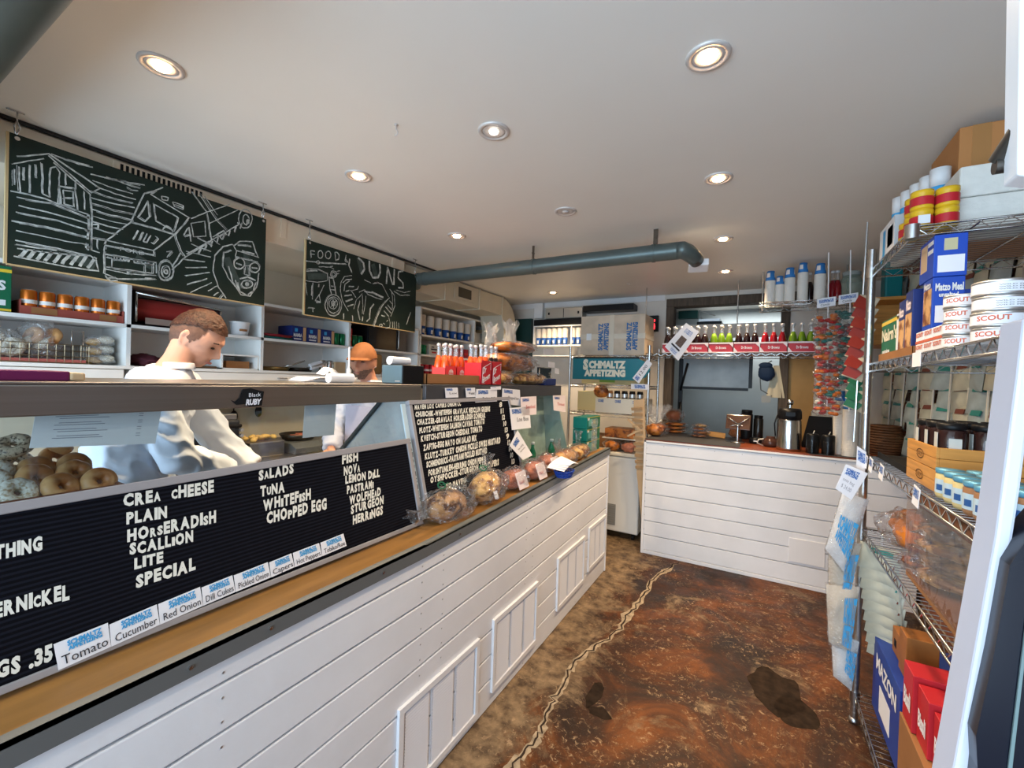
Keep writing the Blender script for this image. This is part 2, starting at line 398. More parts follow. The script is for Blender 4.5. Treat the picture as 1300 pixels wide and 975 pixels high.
# ceiling downlights
M_trim = mat('downlight_trim', (.62, .58, .55), .35, .2)
M_lampw = mat('lamp_warm', (1, .60, .30), .4, emit=26)
M_lampc = mat('lamp_pale', (1, .93, .80), .4, emit=5)
lights = [(205, 83, 1, 'over the first bagels'), (455, 223, 1, 'above the small chalkboard'), (580, 299, 1, 'before the duct at the worker side'),
          (627, 166, 0, 'in the middle of the ceiling with a pale lamp'), (899, 71, 1, 'over the aisle by the entrance'),
          (912, 226, 1, 'over the aisle beyond the entrance light'), (918, 303, 1, 'over the aisle past the duct end'), (921, 344, 1, 'last over the aisle before the back opening'),
          (718, 268, 0, 'small and unlit in the middle of the ceiling'), (702, 371, 1, 'near the back wall above the bread')]
for i, (a, b, on, where) in enumerate(lights):
    p = at(a, b, z=ZC); k = 1 if i not in (5,) else .95
    t = thing('ceiling_downlight', f'round recessed downlight {"glowing warm" if on else "with pale glass"} {where}', 'ceiling light', p)
    MB().lathe([(.046, .0), (.048, -.006), (.060, -.008), (.064, -.004), (.064, 0)], n=28, cap=False).shift(p).build('trim_ring', M_trim, t)
    MB().lathe([(.047, -.001), (.042, -.006), (.034, -.003), (.030, -.003), (.0005, -.002)], n=28, cap=False).shift(p).build('baffle', M_trim, t)
    if i in (3, 8): MB().lathe([(.0005, -.010), (.017, -.009), (.019, -.002)], n=20).shift(p).build('lamp', M_lampc if i == 3 else M_trim, t)
    else: MB().lathe([(.0005, -.012), (.024, -.010), (.028, -.002)], n=20).shift(p).build('lamp', M_lampw, t)
    if on or i == 3:
        d = bpy.data.lights.new('downlight_beam', 'SPOT'); d.energy = (66 if p.x < -1.5 else 54 if p.y > 2 else 36) if on else 12; d.color = (1, .74, .46) if on else (1, .9, .75); d.spot_size = 2.2; d.spot_blend = .9; d.shadow_soft_size = .03
        o = bpy.data.objects.new('downlight_beam', d); COL.objects.link(o); o.location = p+V((0, 0, -.03))
h = thing('ceiling_hook', 'tiny white screw hook alone in the near ceiling', 'hook', at(503, 158, z=ZC))
MB().tube([(0, 0, 0), (0, 0, -.02), (.008, 0, -.03), (.008, 0, -.04), (0, 0, -.045), (-.006, 0, -.04)], .0025).build('hook', M_trim, h, world=False)
MB().lathe([(.008, 0), (.008, -.003), (0.001, -.004)]).build('plate', M_trim, h, world=False)
h = thing('ceiling_hook', 'small bare hook between the duct end and the back wall', 'hook', at(797, 359, z=ZC))
MB().tube([(0, 0, 0), (0, 0, -.015), (.02, 0, -.02), (.03, 0, -.012)], .003).build('hook', M_trim, h, world=False)
# ------------------------------------------------------------------ soffit, ducts
M_soff = mat('soffit_paint', (.80, .70, .55), .55, var=.05, scale=3)
M_soff2 = mat('duct_paint', (.58, .53, .42), .5, var=.06, scale=3)
sf = MB().box(XL, -2.68, -2.2, 2.75, 2.31, 2.485)
struct(sf.build('trim_7', M_soff, bevel=.004))
g = thing('air_grille', 'long slotted air grille above the large chalkboard', 'vent', (-2.68, 1.0, 2.4))
MB().box(-2.68, -2.672, .82, 1.22, 2.405, 2.475).build('frame', M_soff, g)
mb = MB()
for i in range(17): mb.box(-2.6725, -2.6695, .845+i*.021, .856+i*.021, 2.415, 2.468)
mb.build('slots', M_dark, g)
MB().box(-2.678, -2.66, -2.2, 3.3, 2.487, 2.499).build('ceiling_cable', M_cord).name = 'ceiling_cable'
tag(bpy.data.objects['ceiling_cable'], 'black cable running along the ceiling edge above the chalkboards', 'cable')
d = thing('air_duct', 'boxy painted air duct below the ceiling bending down at the back', 'duct', (-2.72, 3.5, 2.3))
MB().box(-3.04, -2.72, 2.76, 4.45, 2.27, 2.485).build('trunk_duct', M_soff2, d, bevel=.004)
mb = MB()
for k, yy in enumerate((2.76, 3.35, 3.95, 4.44)): mb.box(-3.045, -2.71, yy, yy+.018, 2.262, 2.492)
mb.build('joint_flange', M_soff2, d)
arc = []
for a in range(0, 91, 15):
    r = math.radians(a); arc.append((4.45+.34*math.sin(r), 2.27-.12+.335*math.cos(r)))
arc += [(4.79, 1.95), (4.5, 1.95), (4.5, 2.1), (4.45, 2.27)]
MB().prism([(-3.04, a, b) for a, b in arc], (.32, 0, 0)).build('elbow', M_soff2, d, bevel=.004)
MB().box(-2.72, -2.708, 3.50, 3.86, 2.315, 2.455).build('vent_frame', M_soff2, d)
MB().box(-2.7085, -2.703, 3.56, 3.78, 2.335, 2.435).build('vent_opening', mat('vent_dark', (.08, .07, .05), .7), d)
# round duct across the shop
dx = thing('round_duct', 'grey round metal duct crossing the room under the ceiling', 'duct', (-1.4, 2.72, 2.3))
a_, b_ = V((-2.575, 2.845, 2.345)), V((-.475, 2.875, 2.345))
MB().cyl(a_, b_, .054, n=28).build('pipe', M_galv, dx)
mb = MB()
for t in (.02, .52, .93): 
    q = a_.lerp(b_, t); mb.cyl(q-X0*.009, q+X0*.009, .0575, n=28)
mb.build('band', M_galv, dx)
MB().tube([b_, b_+V((.03, 0, 0)), b_+V((.055, .02, -.01)), b_+V((.085, .07, -.03)), b_+V((.10, .12, -.045))], .053, n=24, rs=[.054, .054, .052, .048, .045]).build('end_elbow', M_galv, dx)
MB().obox(b_+V((.105, .165, -.065)), (.12, .11, .045), rotm(-12, 0, 10)).build('end_diffuser', M_trimw, dx, bevel=.006)
MB().tube([a_, a_-V((.04, 0, 0)), a_-V((.075, -.01, .015)), a_-V((.10, -.02, .04))], .055, n=24, rs=[.054, .055, .058, .062]).build('wall_elbow', M_galv, dx)
for t, w in ((.515, .008), (.935, .014)):
    q = a_.lerp(b_, t)
    MB().box(q.x-w, q.x+w, q.y-.004, q.y+.004, 2.395, 2.5).cyl(q+V((0, -.012, .10)), q+V((0, .012, .10)), .007).build('hanger_strap', mat('hanger_rust', (.10, .07, .05), .6, .5), dx)
d2 = thing('round_duct', 'blue-grey round duct cut off by the frame above the entrance', 'duct', (-2.2, .2, 2.34))
MB().cyl((-3.3, .225, 2.36), (-.9, .225, 2.36), .125, n=36).build('pipe', M_galv, d2)
MB().cyl((-2.9, .225, 2.36), (-2.92, .225, 2.36), .128, n=36).build('band', M_galv, d2)
# ------------------------------------------------------------------ front counter
def zt(y): return .893*(1+.09*max(0, min(1, (y-1.3)/2.05)))
def shear(mb):
    for v in mb.v: v.z *= zt(v.y)/.893
    return mb
def split_y(mb, x0, x1, ys, z0, z1):
    for a, b in zip(ys[:-1], ys[1:]): mb.box(x0, x1, a, b, z0, z1)
def runbox(mb, x0, x1, y0, y1, z0, z1, n=10):
    ys = [y0+(y1-y0)*i/n for i in range(n+1)]; vs = []
    for y in ys: vs += [(x0, y, z0), (x1, y, z0), (x1, y, z1), (x0, y, z1)]
    fs = [(0, 1, 2, 3), tuple(4*n+i for i in (3, 2, 1, 0))]
    for i in range(n):
        for k in range(4): fs.append((4*i+k, 4*i+4+k, 4*i+4+(k+1) % 4, 4*i+(k+1) % 4))
    mb.add(vs, fs, False)
YE = 3.36
ct = thing('service_counter', 'long white boarded service counter with a wooden ledge along the aisle', 'counter', (-1.4, 1.4, 0))
b = MB(); b.box(-1.80, -1.046, -1.0, YE-.02, .0, .868); b.build('cabinet_body', M_white, ct)
b = MB()
zs = [0, .125, .237, .349, .461, .573, .685, .797, .885]
for a, c in zip(zs[:-1], zs[1:]): runbox(b, -1.045, -1.022, -1.0, YE, a+.0035, c-.0035)
shear(b).build('front_boards', M_wwood, ct, bevel=.003)
b = MB(); runbox(b, -1.036, -1.034, -1, YE-.01, 0, .88); shear(b).build('board_gap', mat('gap_shade', (.20, .20, .22), .8), ct)
b = MB()
for a, c in zip(zs[:-1], zs[1:]): b.box(-1.215, -1.04, YE-.02, YE, a+.0035, c-.0035)
shear(b).build('end_boards', M_wwood, ct, bevel=.003)
b = MB(); b.box(-1.046, -1.016, YE-.012, YE+.004, 0, .89); shear(b).build('corner_trim', M_trimw, ct, bevel=.003)
b = MB(); runbox(b, -1.213, -1.018, -1.0, YE+.005, .872, .893); shear(b).build('wood_ledge', M_wood, ct, bevel=.002)
b = MB(); runbox(b, -1.019, -1.010, -1.0, YE+.008, .856, .900); runbox(b, -1.042, -1.010, -1.0, YE+.008, .8935, .900)
shear(b).build('edge_strip', mat('edge_grey', (.16, .17, .17), .45, .3), ct)
b = MB()
for y in (.45, .62, .98, 1.38, 1.9, 2.4, 2.9): b.cyl((-1.011, y, .878*zt(y)/.893), (-1.006, y, .878*zt(y)/.893), .0045, n=8)
b.build('strip_bolts', M_chrome, ct)
b = MB()
for y in (.52, 1.18, 1.30, 1.98, 2.06, 2.72):
    for z in zs[:-1]:
        for dz in (.025, .08): b.cyl((-1.0225, y, (z+dz)*zt(y)/.893), (-1.0205, y, (z+dz)*zt(y)/.893), .0028, n=6)
b.build('board_screws', mat('screw_heads', (.5, .5, .5), .4, .8), ct)
vents = [((1.075, 1.555), (.035, .375)), ((1.67, 2.125), (.065, .400)), ((2.395, 2.86), (.11, .43)), ((2.94, 3.325), (.145, .460))]
for (ya, yb), (za, zb) in vents:
    x = -1.022
    fr = MB()
    t = .022
    fr.box(x, x+.012, ya, yb, zb-t, zb).box(x, x+.012, ya, yb, za, za+t).box(x, x+.0115, ya, ya+t, za+t, zb-t).box(x, x+.0115, yb-t, yb, za+t, zb-t)
    f = fr.build('vent_panel', M_trimw, ct)
    w = (yb-ya-2*t)/3
    for k in range(3):
        g = MB(); y0 = ya+t+k*w+.006; y1 = y0+w-.012
        g.box(x+.001, x+.004, y0, y1, za+t, zb-t)
        nn = int((zb-za-2*t)/.011)
        for j in range(nn):
            z = za+t+.004+j*.011; g.add([(x+.004, y0+.006, z), (x+.0075, y0+.006, z+.001), (x+.004, y0+.006, z+.007), (x+.004, y1-.006, z), (x+.0075, y1-.006, z+.001), (x+.004, y1-.006, z+.007)], [(0, 1, 4, 3), (1, 2, 5, 4), (0, 2, 1), (3, 4, 5)], False)
        g.build('louvre', mat('louvre_white', (.70, .70, .74), .45), f, world=True)

# ------------------------------------------------------------------ glass display cases
def xg(z): return -1.335+.26*(1.40-z)
def case(y0, y1, label, band, deck=.905, endmat=None, zb=1.392, zt_=1.458):
    c = thing('display_case', label, 'display case', (-1.5, (y0+y1)/2, .9))
    MB().box(-1.322, -1.300, y0, y1, zb, zt_).build('top_band', band, c, bevel=.003)
    MB().box(-1.79, -1.300, y0, y1, zt_, zt_+.006).box(-1.79, -1.775, y0, y1, zt_-.03, zt_).build('top_plate', band, c, bevel=.002)
    q = [(xg(deck), y0+.01, deck), (xg(deck), y1-.01, deck), (xg(zb), y1-.01, zb), (xg(zb), y0+.01, zb)]
    MB().slab(q, (-1, 0, -.26), .005).build('front_glass', M_glass, c)
    for yy in (y0, y1-.012):
        pf = [(xg(deck)-.006, deck), (xg(zb)-.006, zb+.01), (-1.52, zb+.01), (-1.80, 1.12), (-1.80, deck)]
        MB().prism([(x, yy, z) for x, z in pf], (0, .012, 0)).build('end_panel', M_glass if yy < -.5 else endmat, c)
    MB().box(-1.80, xg(deck), y0, y1, .870, deck).build('deck', M_steel, c)
    return c
M_endp = mat('end_panel_pale', (.50, .56, .58), .25, .35, var=.18, scale=5)
c1 = case(-.75, 1.46, 'long steel and glass display case behind the big letter board', M_steel, endmat=M_endp)
MB().tube([(-1.52, 1.442, 1.39), (-1.80, 1.442, 1.12)], .010, n=6).tube([(xg(.92)+.004, 1.455, .92), (xg(1.39)+.004, 1.455, 1.39)], .009, n=6).build('end_trim', mat('edge_dark', (.07, .08, .08), .4), c1)
c1s = MB().box(-1.80, -1.36, -.7, .47, 1.165, 1.172).build('glass_shelf', M_glass, c1)
c2 = case(1.49, 3.02, 'second display case with a dark top band beyond the sandwich board', M_dsteel, endmat=mat('end_panel_green', (.42, .50, .42), .35, var=.2, scale=6))
# green-labelled soda bottles lying milky behind the far glass
M_gb = mat('green_bottle', (.02, .20, .10), .15)
for i, (a, bb, top) in enumerate(((676, 575, 546), (700, 572, 550))):
    p = at(a, bb, x=-1.335); hgt = at(a, top, x=-1.335).z-p.z; p.z = .906; hgt = .17-.012*i
    s = thing('soda_bottle', f'green soda bottle behind the display glass, {"closer to the sandwich board" if i == 0 else "closer to the tea boxes"}', 'bottle', p)
    MB().lathe([(.001, 0), (.024, .002), (.025, .09), (.011, .13), (.011, hgt-.015)], n=16).build('bottle', M_gb, s, world=False)
    MB().lathe([(.013, hgt-.018), (.013, hgt), (.001, hgt)], n=14).build('cap', M_white, s, world=False)
d = thing('display_liner', 'pale green frosted sheet standing inside the far display case', 'sheet', (-1.6, 2.6, .906))
MB().slab([(-1.39, 2.22, .907), (-1.39, 2.98, .907), (-1.43, 2.98, 1.37), (-1.43, 2.22, 1.37)], (-1, 0, 0), .004).build('sheet', mat('frost_green', (.46, .55, .46), .3, var=.3, scale=9), d)

# ------------------------------------------------------------------ letter boards
def felt():
    m, nt, b = _mat('letter_felt'); N = nt.nodes; L = nt.links
    tc = N.new('ShaderNodeTexCoord'); s = N.new('ShaderNodeSeparateXYZ'); L.new(tc.outputs['Object'], s.inputs[0])
    w = N.new('ShaderNodeMath'); w.operation = 'MULTIPLY'; w.inputs[1].default_value = 640; L.new(s.outputs[2], w.inputs[0])
    q = N.new('ShaderNodeMath'); q.operation = 'SINE'; L.new(w.outputs[0], q.inputs[0])
    mr = N.new('ShaderNodeMapRange'); mr.inputs[1].default_value = -.2; mr.inputs[2].default_value = .6; L.new(q.outputs[0], mr.inputs[0])
    mx = N.new('ShaderNodeMix'); mx.data_type = 'RGBA'; mx.inputs[6].default_value = (.002, .002, .004, 1); mx.inputs[7].default_value = (.008, .009, .015, 1)
    L.new(mr.outputs[0], mx.inputs[0]); L.new(mx.outputs[2], b.inputs['Base Color']); b.inputs['Roughness'].default_value = .8; b.inputs['Specular IOR Level'].default_value = .1
    return m
M_felt = felt(); M_let = mat('white_letters', (.78, .76, .68), .5)
BN = V((1, 0, .26)).normalized()
def bpnt(y, z, off=0): return V((-1.163-.26*(z-.9), y, z))+BN*off
BP = bpnt(0, .9)
def board(label, y0, y1, z0, z1, fw, fmat, nm='letter_board'):
    t = thing(nm, label, 'sign', bpnt((y0+y1)/2, z0, -.02))
    z1, zr = z1 if isinstance(z1, tuple) else (z1, z1)
    q = [bpnt(y0, z0), bpnt(y1, z0), bpnt(y1, zr), bpnt(y0, z1)]
    MB().slab(q, BN, -.014).build('felt_panel', M_felt, t)
    fr = MB()
    fr.slab([bpnt(y0-fw, z1, -.016), bpnt(y1+fw, zr, -.016), bpnt(y1+fw, zr+fw, -.016), bpnt(y0-fw, z1+fw, -.016)], BN, .022)
    for a, b2, c, e, g in ((y0-fw, y1+fw, z0-fw*.7, z0, z0), (y0-fw, y0, z0, z1, z1), (y1, y1+fw, z0, zr, zr)):
        fr.slab([bpnt(a, c, -.016), bpnt(b2, c, -.016), bpnt(b2, g, -.016), bpnt(a, e, -.016)], BN, .022)
    fr.build('frame', fmat, t, bevel=.002)
    return t
M_frame = mat('board_frame', (.36, .34, .35), .5, .2)
b1 = board('wide black letter board listing cream cheese, salads and fish, leaning on the first case', -.9, 1.318, .918, (1.200, 1.2225), .020, M_frame)
lt = MB()
def wline(mb, s, a, b2, h, P, n, bold=.02, lift=.002, jit=0, slant=0):
    """write s with its baseline from pixel a to pixel b2 and cap height h pixels, on the plane (P, n)"""
    (ax, ay), (bx, by) = a, b2
    q = [atp(ax, ay, P, n), atp(bx, by, P, n), atp(bx-slant, by-h, P, n), atp(ax-slant, ay-h, P, n)]
    if not jit: mb.textq(s, q, bold=bold, lift=lift, n=V(n)); return
    wd = [text_geo(ch, bold)[2]+.14 if ch != ' ' else .55 for ch in s]; tot = sum(wd); u = 0
    for ch, w in zip(s, wd):
        if ch != ' ':
            dv = rnd.uniform(-jit, jit); sm = 1
            if ch.islower(): ch = ch.upper(); sm = .74
            mb.textq(ch, q, u/tot, dv, (u+w*.88)/tot, sm+dv, bold=bold, lift=lift, n=V(n))
        u += w
for s, a, b2, h in [('EVERYTHING', (-84, 726), (55, 697), 17), ('PUMPERNIcKEL', (-72, 800), (89, 759), 18), ('GS .35', (-6, 862), (68, 836), 20),
                    ('CREa  cHEESE', (156, 643), (272, 624), 14.5), ('PLAIN', (160, 665), (213, 656), 14), ('HOrsERADIsH', (161, 688), (275, 662), 14.5),
                    ('SCALLiON', (164, 704), (246, 687), 13.5), ('LITE', (170, 722), (208, 713), 13), ('SPECIAL', (172, 746), (249, 722), 15),
                    ('SaLADS', (328, 610), (373, 600), 12), ('TuNA', (330, 629.5), (362, 623.5), 12.5), ('WHiTEFisH', (333.5, 648), (395, 633), 13), ('CHOpPED EGG', (338, 665), (415, 645), 13.5),
                    ('FISH', (433.8, 588.5), (455, 584.5), 10.5), ('NOVa', (436, 603), (457, 598), 10.5), ('LEMON DiLL', (438, 614), (482, 605), 9.5), ('PASTRAMi', (440, 627), (474, 618.5), 9.5),
                    ('WOLFHEaD', (443, 640), (483.5, 628), 10), ('STURGEON', (445, 652), (487, 638.5), 10), ('HERRiNGS', (447.5, 666), (486, 652), 10.5)]:
    wline(lt, s, a, b2, h, BP, BN, bold=.055, jit=.05)
lt.build('lettering', M_let, b1)
b2_ = board('black letter board densely listing sandwiches, between the two display cases', 1.385, 2.20, .93, 1.378, .018, M_frame)
lt = MB()
for s, a, c, h in [('MAVEN LOX CAPERS ONION CC', (526, 520), (585, 515), 5.6), ('CHUBCHIK-WHITEFISH GRAVLAX MESCLUN GREENS', (527, 529.5), (622, 522), 6.2), ('CHAZZER-GRAVLAX HORSERADISH SCHMEAR', (529, 539.5), (616, 530), 6.5),
                   ('PLOTZ-WHITEFISH SALMON CAVIAR TOMATO', (532, 550), (615, 538), 6.8), ('KVETCH-STURGEON CHEDDAR TOMATO', (534, 560.5), (612, 547.5), 7), ('ZAFTIG-EGG MAYO ON SALAD MIX', (537, 572), (605, 559), 7.2),
                   ('KLUTZ-TURKEY ONION PICKLE SWISS MUSTARD', (539, 583.5), (635, 562), 7.2), ('SCHMENDRICK-PASTRAMI PICKLED MUSTARD', (541, 593.5), (618, 575), 7.2), ('FORSHTUNKEN-HERRING ONION PEPPER', (543.5, 604), (617, 586), 7.2),
                   ('OYSHPOCKER-STURGEON AND CAPERS', (546, 613), (633, 590), 7.2), ('NO MAVENS', (566, 621), (592, 612), 6.5)]:
    wline(lt, s, a, c, h, BP, BN, bold=.06, jit=.04)
for i in range(10):
    a = 633.5+i*1.75; bb = 517+i*8
    wline(lt, ['8', '11', '12', '10', '13', '9', '12', '14', '10', '13'][i], (a, bb), (a+3.6, bb-.8), 6, BP, BN, bold=.05)
lt.build('lettering', M_let, b2_)
# narrow upright strip of stacked letters on the case corner
st = thing('letter_strip', 'narrow white upright strip with stacked black letters between the two letter boards', 'sign', bpnt(1.40, .93))
MB().slab([bpnt(1.342, .93, -.022), bpnt(1.366, .93, -.022), bpnt(1.366, 1.385, -.022), bpnt(1.342, 1.385, -.022)], BN, .006).build('strip', mat('strip_pale', (.55, .66, .70), .5), st)
lt = MB()
for i, ch in enumerate('SANDWICHES'):
    z = 1.22-i*.026; q = [bpnt(1.348, z, -.016), bpnt(1.362, z, -.016), bpnt(1.362, z+.018, -.016), bpnt(1.348, z+.018, -.016)]
    lt.textq(ch, q, bold=.04, lift=.001, n=BN)
lt.build('lettering', M_ink, st)

# ------------------------------------------------------------------ paper cards
def logo(mb_blue, q, u0, v0, u1, v1, n=None, lift=.0012):
    vm = v0+(v1-v0)*.48
    mb_blue.textq('SCHMALTZ', q, u0, vm, u1, v1, bold=.05, lift=lift, n=n); mb_blue.textq('APPETIZING', q, u0, v0, u1, vm-(v1-v0)*.06, bold=.05, lift=lift, n=n)
def card(label, q, n, writing=None, lg=None, ink=None, paper=None, name='price_card', thick=.0012, group=None, logom=None):
    """q: four world corners bl,br,tr,tl ; writing: [(text,u0,v0,u1,v1)]"""
    q = [V(p) for p in q]; n = V(n).normalized()
    t = thing(name, label, 'card', q[0], 0, group)
    MB().slab(q, n, -thick).build('paper', paper or M_paper, t)
    if lg: m = MB(); logo(m, q, *lg, n=n); m.build('logo', logom or M_blue, t)
    if writing:
        m = MB()
        for w in writing: m.textq(w[0], q, *w[1:5], bold=w[5] if len(w) > 5 else 0, lift=.0012, n=n)
        m.build('handwriting', ink or M_ink, t)
    return t
tops = [('Tomato', (74, 851), (141, 821), 33), ('Cucumber', (141, 821), (203, 793), 28), ('Red Onion', (203, 793), (258, 769), 26), ('Dill Cukes', (258, 769), (299, 751.5), 23),
        ('Pickled Onion', (299, 751.5), (344, 733), 21), ('Capers', (344, 733), (374, 720), 19), ('Hot Peppers', (374, 720), (409, 706), 18), ('Tobiko/Roe', (409, 706), (440, 693), 17)]
CP = bpnt(0, .9, .0075)
for i, (s, a, c, h) in enumerate(tops):
    q = [atp(a[0]+.5, a[1], CP, BN), atp(c[0], c[1], CP, BN), atp(c[0]-4, c[1]-h*(.92), CP, BN), atp(a[0]-6+(4 if i else 0), a[1]-h, CP, BN)]
    card(f'white topping card handwritten for {s.lower().replace("/", " and ")} at the foot of the letter board', q, BN, [(s, .08, .12, .95, .48)], (.22, .56, .86, .93), group=None, logom=M_lblue)
# taped menus hanging inside the glass
def sheet(label, pts, x, lines, nm='paper_menu', tint=M_paper):
    q = [at(a, b2, x=x) for a, b2 in pts]
    t = thing(nm, label, 'paper', q[0]); MB().slab(q, X0, .001).build('paper', tint, t)
    m = MB(); 
    for k in range(lines):
        v = .86-k*.74/lines
        if k % 3 == 2: continue
        u0 = .14+.03*(k % 2); n_ = 5
        for seg in (((u0, u0+.32+.06*((k*7) % 3))), ((.80, .84))):
            a_, b_ = seg
            P = lambda u, vv: (q[0]*(1-u)+q[1]*u)*(1-vv)+(q[3]*(1-u)+q[2]*u)*vv+X0*.0016
            m.add([P(a_, v), P(b_, v), P(b_, v+.018), P(a_, v+.018)], [(0, 1, 2, 3)], False)
    m.build('small_print', mat('grey_print', (.25, .25, .27), .8), t); return t
M_sheet = mat('grey_paper', (.60, .60, .58), .6)
sheet('wide folded paper menu taped inside the glass above the bagels', [(37, 569), (197, 563), (205, 518), (45, 524)], -1.345, 12, tint=M_sheet)
sheet('narrow paper sheet hanging inside the glass in front of the second worker', [(384, 556), (424, 552), (427, 507), (387, 513)], -1.345, 0, tint=M_sheet)
# cards on the far case
cards = [((566, 505), (582, 504.5), (581, 492), (565, 492.5), 'small white price card clipped first on the dark band', M_paper, 'Lox'), ((592, 504.5), (604, 504), (603, 492), (591, 492.5), 'second small price card on the dark band, half behind a larger card', M_paper, 'Egg'),
         ((603, 516), (631, 515.5), (631, 494), (605, 494), 'white handwritten card under the cream soda bottles', M_paper, 'Pickles $12'), ((637, 512), (661, 515.5), (660, 495), (638, 493), 'white handwritten card hanging below the wrapped bread', M_paper, 'Chopped liver'),
         ((650, 546), (674, 543), (672, 516), (647, 518), 'larger white card with a blue heading hanging lowest on the far glass', M_paper, 'Lox Box'), ((662, 528), (681, 526), (681, 503), (661, 504), 'pink-tinged card on the glass beside the white cards', M_pink, 'Smoked'),
         ((703, 521), (718, 523), (718, 502), (702, 502), 'pink-tinged card alone on the glass by the tea boxes', M_pink, 'Trout'), ((623, 495), (636, 494.5), (636, 490.5), (623, 491), 'pale slip tucked between the handwritten cards on the band', M_paper, '')]
for i, (a, b2, c, e, lb, pm, tx) in enumerate(cards):
    pp = bpnt(0, .9, .018) if i > 3 else V((-1.290+.004*(i > 1), 0, 0)); nn = BN if i > 3 else X0
    if i == 7: pp = V((-1.280, 0, 0)); nn = X0
    q = [atp(*k, pp, nn) for k in (a, b2, c, e)]
    card(lb, q, nn, [(tx, .3, .35, .9, .55)] if tx else None, (.08, .72, .55, .93) if i < 5 else (.1, .75, .5, .9), ink=M_red if pm == M_pink else M_ink, paper=pm)
# loose menu sheet leaning beside the sandwich board
q = [at(662, 585, z=zt(2.3)+.02), at(675, 579, z=zt(2.4)+.02), bpnt(2.46, 1.10, .03), bpnt(2.30, 1.17, .03)]
q = [atp(664, 584, bpnt(0, .9, .04), BN), atp(676, 578, bpnt(0, .9, .04), BN), atp(657, 546, bpnt(0, .9, .04), BN), atp(647, 566, bpnt(0, .9, .04), BN)]
card('curled white menu sheet leaning by the sandwich board above the pink bags', q, BN, [('Menu of the day', .25, .5, .8, .58), ('bagel and lox', .25, .38, .8, .44)], (.2, .72, .7, .9), name='paper_menu')
# ------------------------------------------------------------------ rear counter and wall shelving behind the service counter
M_shelfw = mat('shelf_white', (.82, .81, .78), .45, var=.05, scale=5)
rc = thing('rear_counter', 'white rear counter with a steel top under the wall shelving', 'counter', (-3.05, 2, 0))
MB().box(XL+.002, -2.72, -.6, 4.9, .0, .90).build('cabinet', M_shelfw, rc)
MB().box(XL+.002, -2.68, -.6, 4.9, .905, .945).build('steel_top', M_steel, rc, bevel=.004)
M_splash = mat('splash_paint', (.62, .55, .42), .3, var=.06, scale=5)
sp = MB().box(XL+.0015, XL+.02, -.6, 4.9, .945, 1.40); struct(sp.build('wall_backsplash', M_splash))
SX, SB = -3.05, -3.395
sh = thing('wall_shelving', 'white open shelving along the wall behind the counter', 'shelf unit', (-3.2, 2, 1.4))
T = .018
MB().box(SB, SX, -.55, 3.38, 1.490, 1.508).build('bottom_board', M_shelfw, sh)
MB().box(SB, SX, 3.38, 4.95, 1.490, 1.508).build('bottom_board', M_shelfw, sh)
MB().box(SB, SX, -.55, 3.38, 1.722, 1.740).build('middle_board', M_shelfw, sh)
MB().box(SB, SX, 3.38, 4.95, 1.716, 1.734).build('middle_board', M_shelfw, sh)
MB().box(SB, SX, 3.38, 4.95, 1.922, 1.940).build('upper_board', M_shelfw, sh)
MB().box(SB, SX, -.55, 3.38, 1.968, 1.986).build('top_board', M_shelfw, sh)
MB().box(SB, SX, 3.38, 4.95, 2.206, 2.224).build('top_board', M_shelfw, sh)
for y in (-.55, .28, 1.016, 1.758, 2.503, 3.36): MB().box(SB, SX, y-.010, y+.010, 1.508, 1.968).build('divider', M_shelfw, sh)
for y in (3.39, 4.36, 4.94): MB().box(SB, SX, y-.010, y+.010, 1.508, 2.206).build('divider', M_shelfw, sh)
MB().box(SB, SB+.008, -.55, 3.38, 1.508, 1.97).box(SB, SB+.008, 3.38, 4.95, 1.508, 2.21).build('back_panel', M_shelfw, sh)
for a, c in ((-.5, 1.0), (1.03, 2.49), (2.52, 3.9), (3.93, 4.95)):
    f = MB().box(-3.30, SX, a, c, 1.395, 1.486).build('drawer', M_shelfw, sh, bevel=.003)
    y = 1.909 if a == 1.03 else (a+c)/2
    MB().tube([(SX, y-.03, 1.455), (SX+.015, y-.03, 1.455), (SX+.015, y+.03, 1.455), (SX, y+.03, 1.455)], .004, n=6).build('handle', M_chrome, f)
ib = thing('cubby_box', 'small open white wooden box in the bottom shelf cell beside the worker', 'box', (-3.2, 1.6, 1.508))
MB().box(-3.36, -3.06, 1.50, 1.51, 1.509, 1.60).box(-3.36, -3.06, 1.735, 1.745, 1.509, 1.60).box(-3.36, -3.06, 1.50, 1.745, 1.60, 1.61).box(-3.36, -3.06, 1.50, 1.745, 1.509, 1.517).build('box', M_shelfw, ib)
MB().box(-3.30, -3.10, 1.55, 1.70, 1.518, 1.565).build('brown_tray', M_kraft, ib)
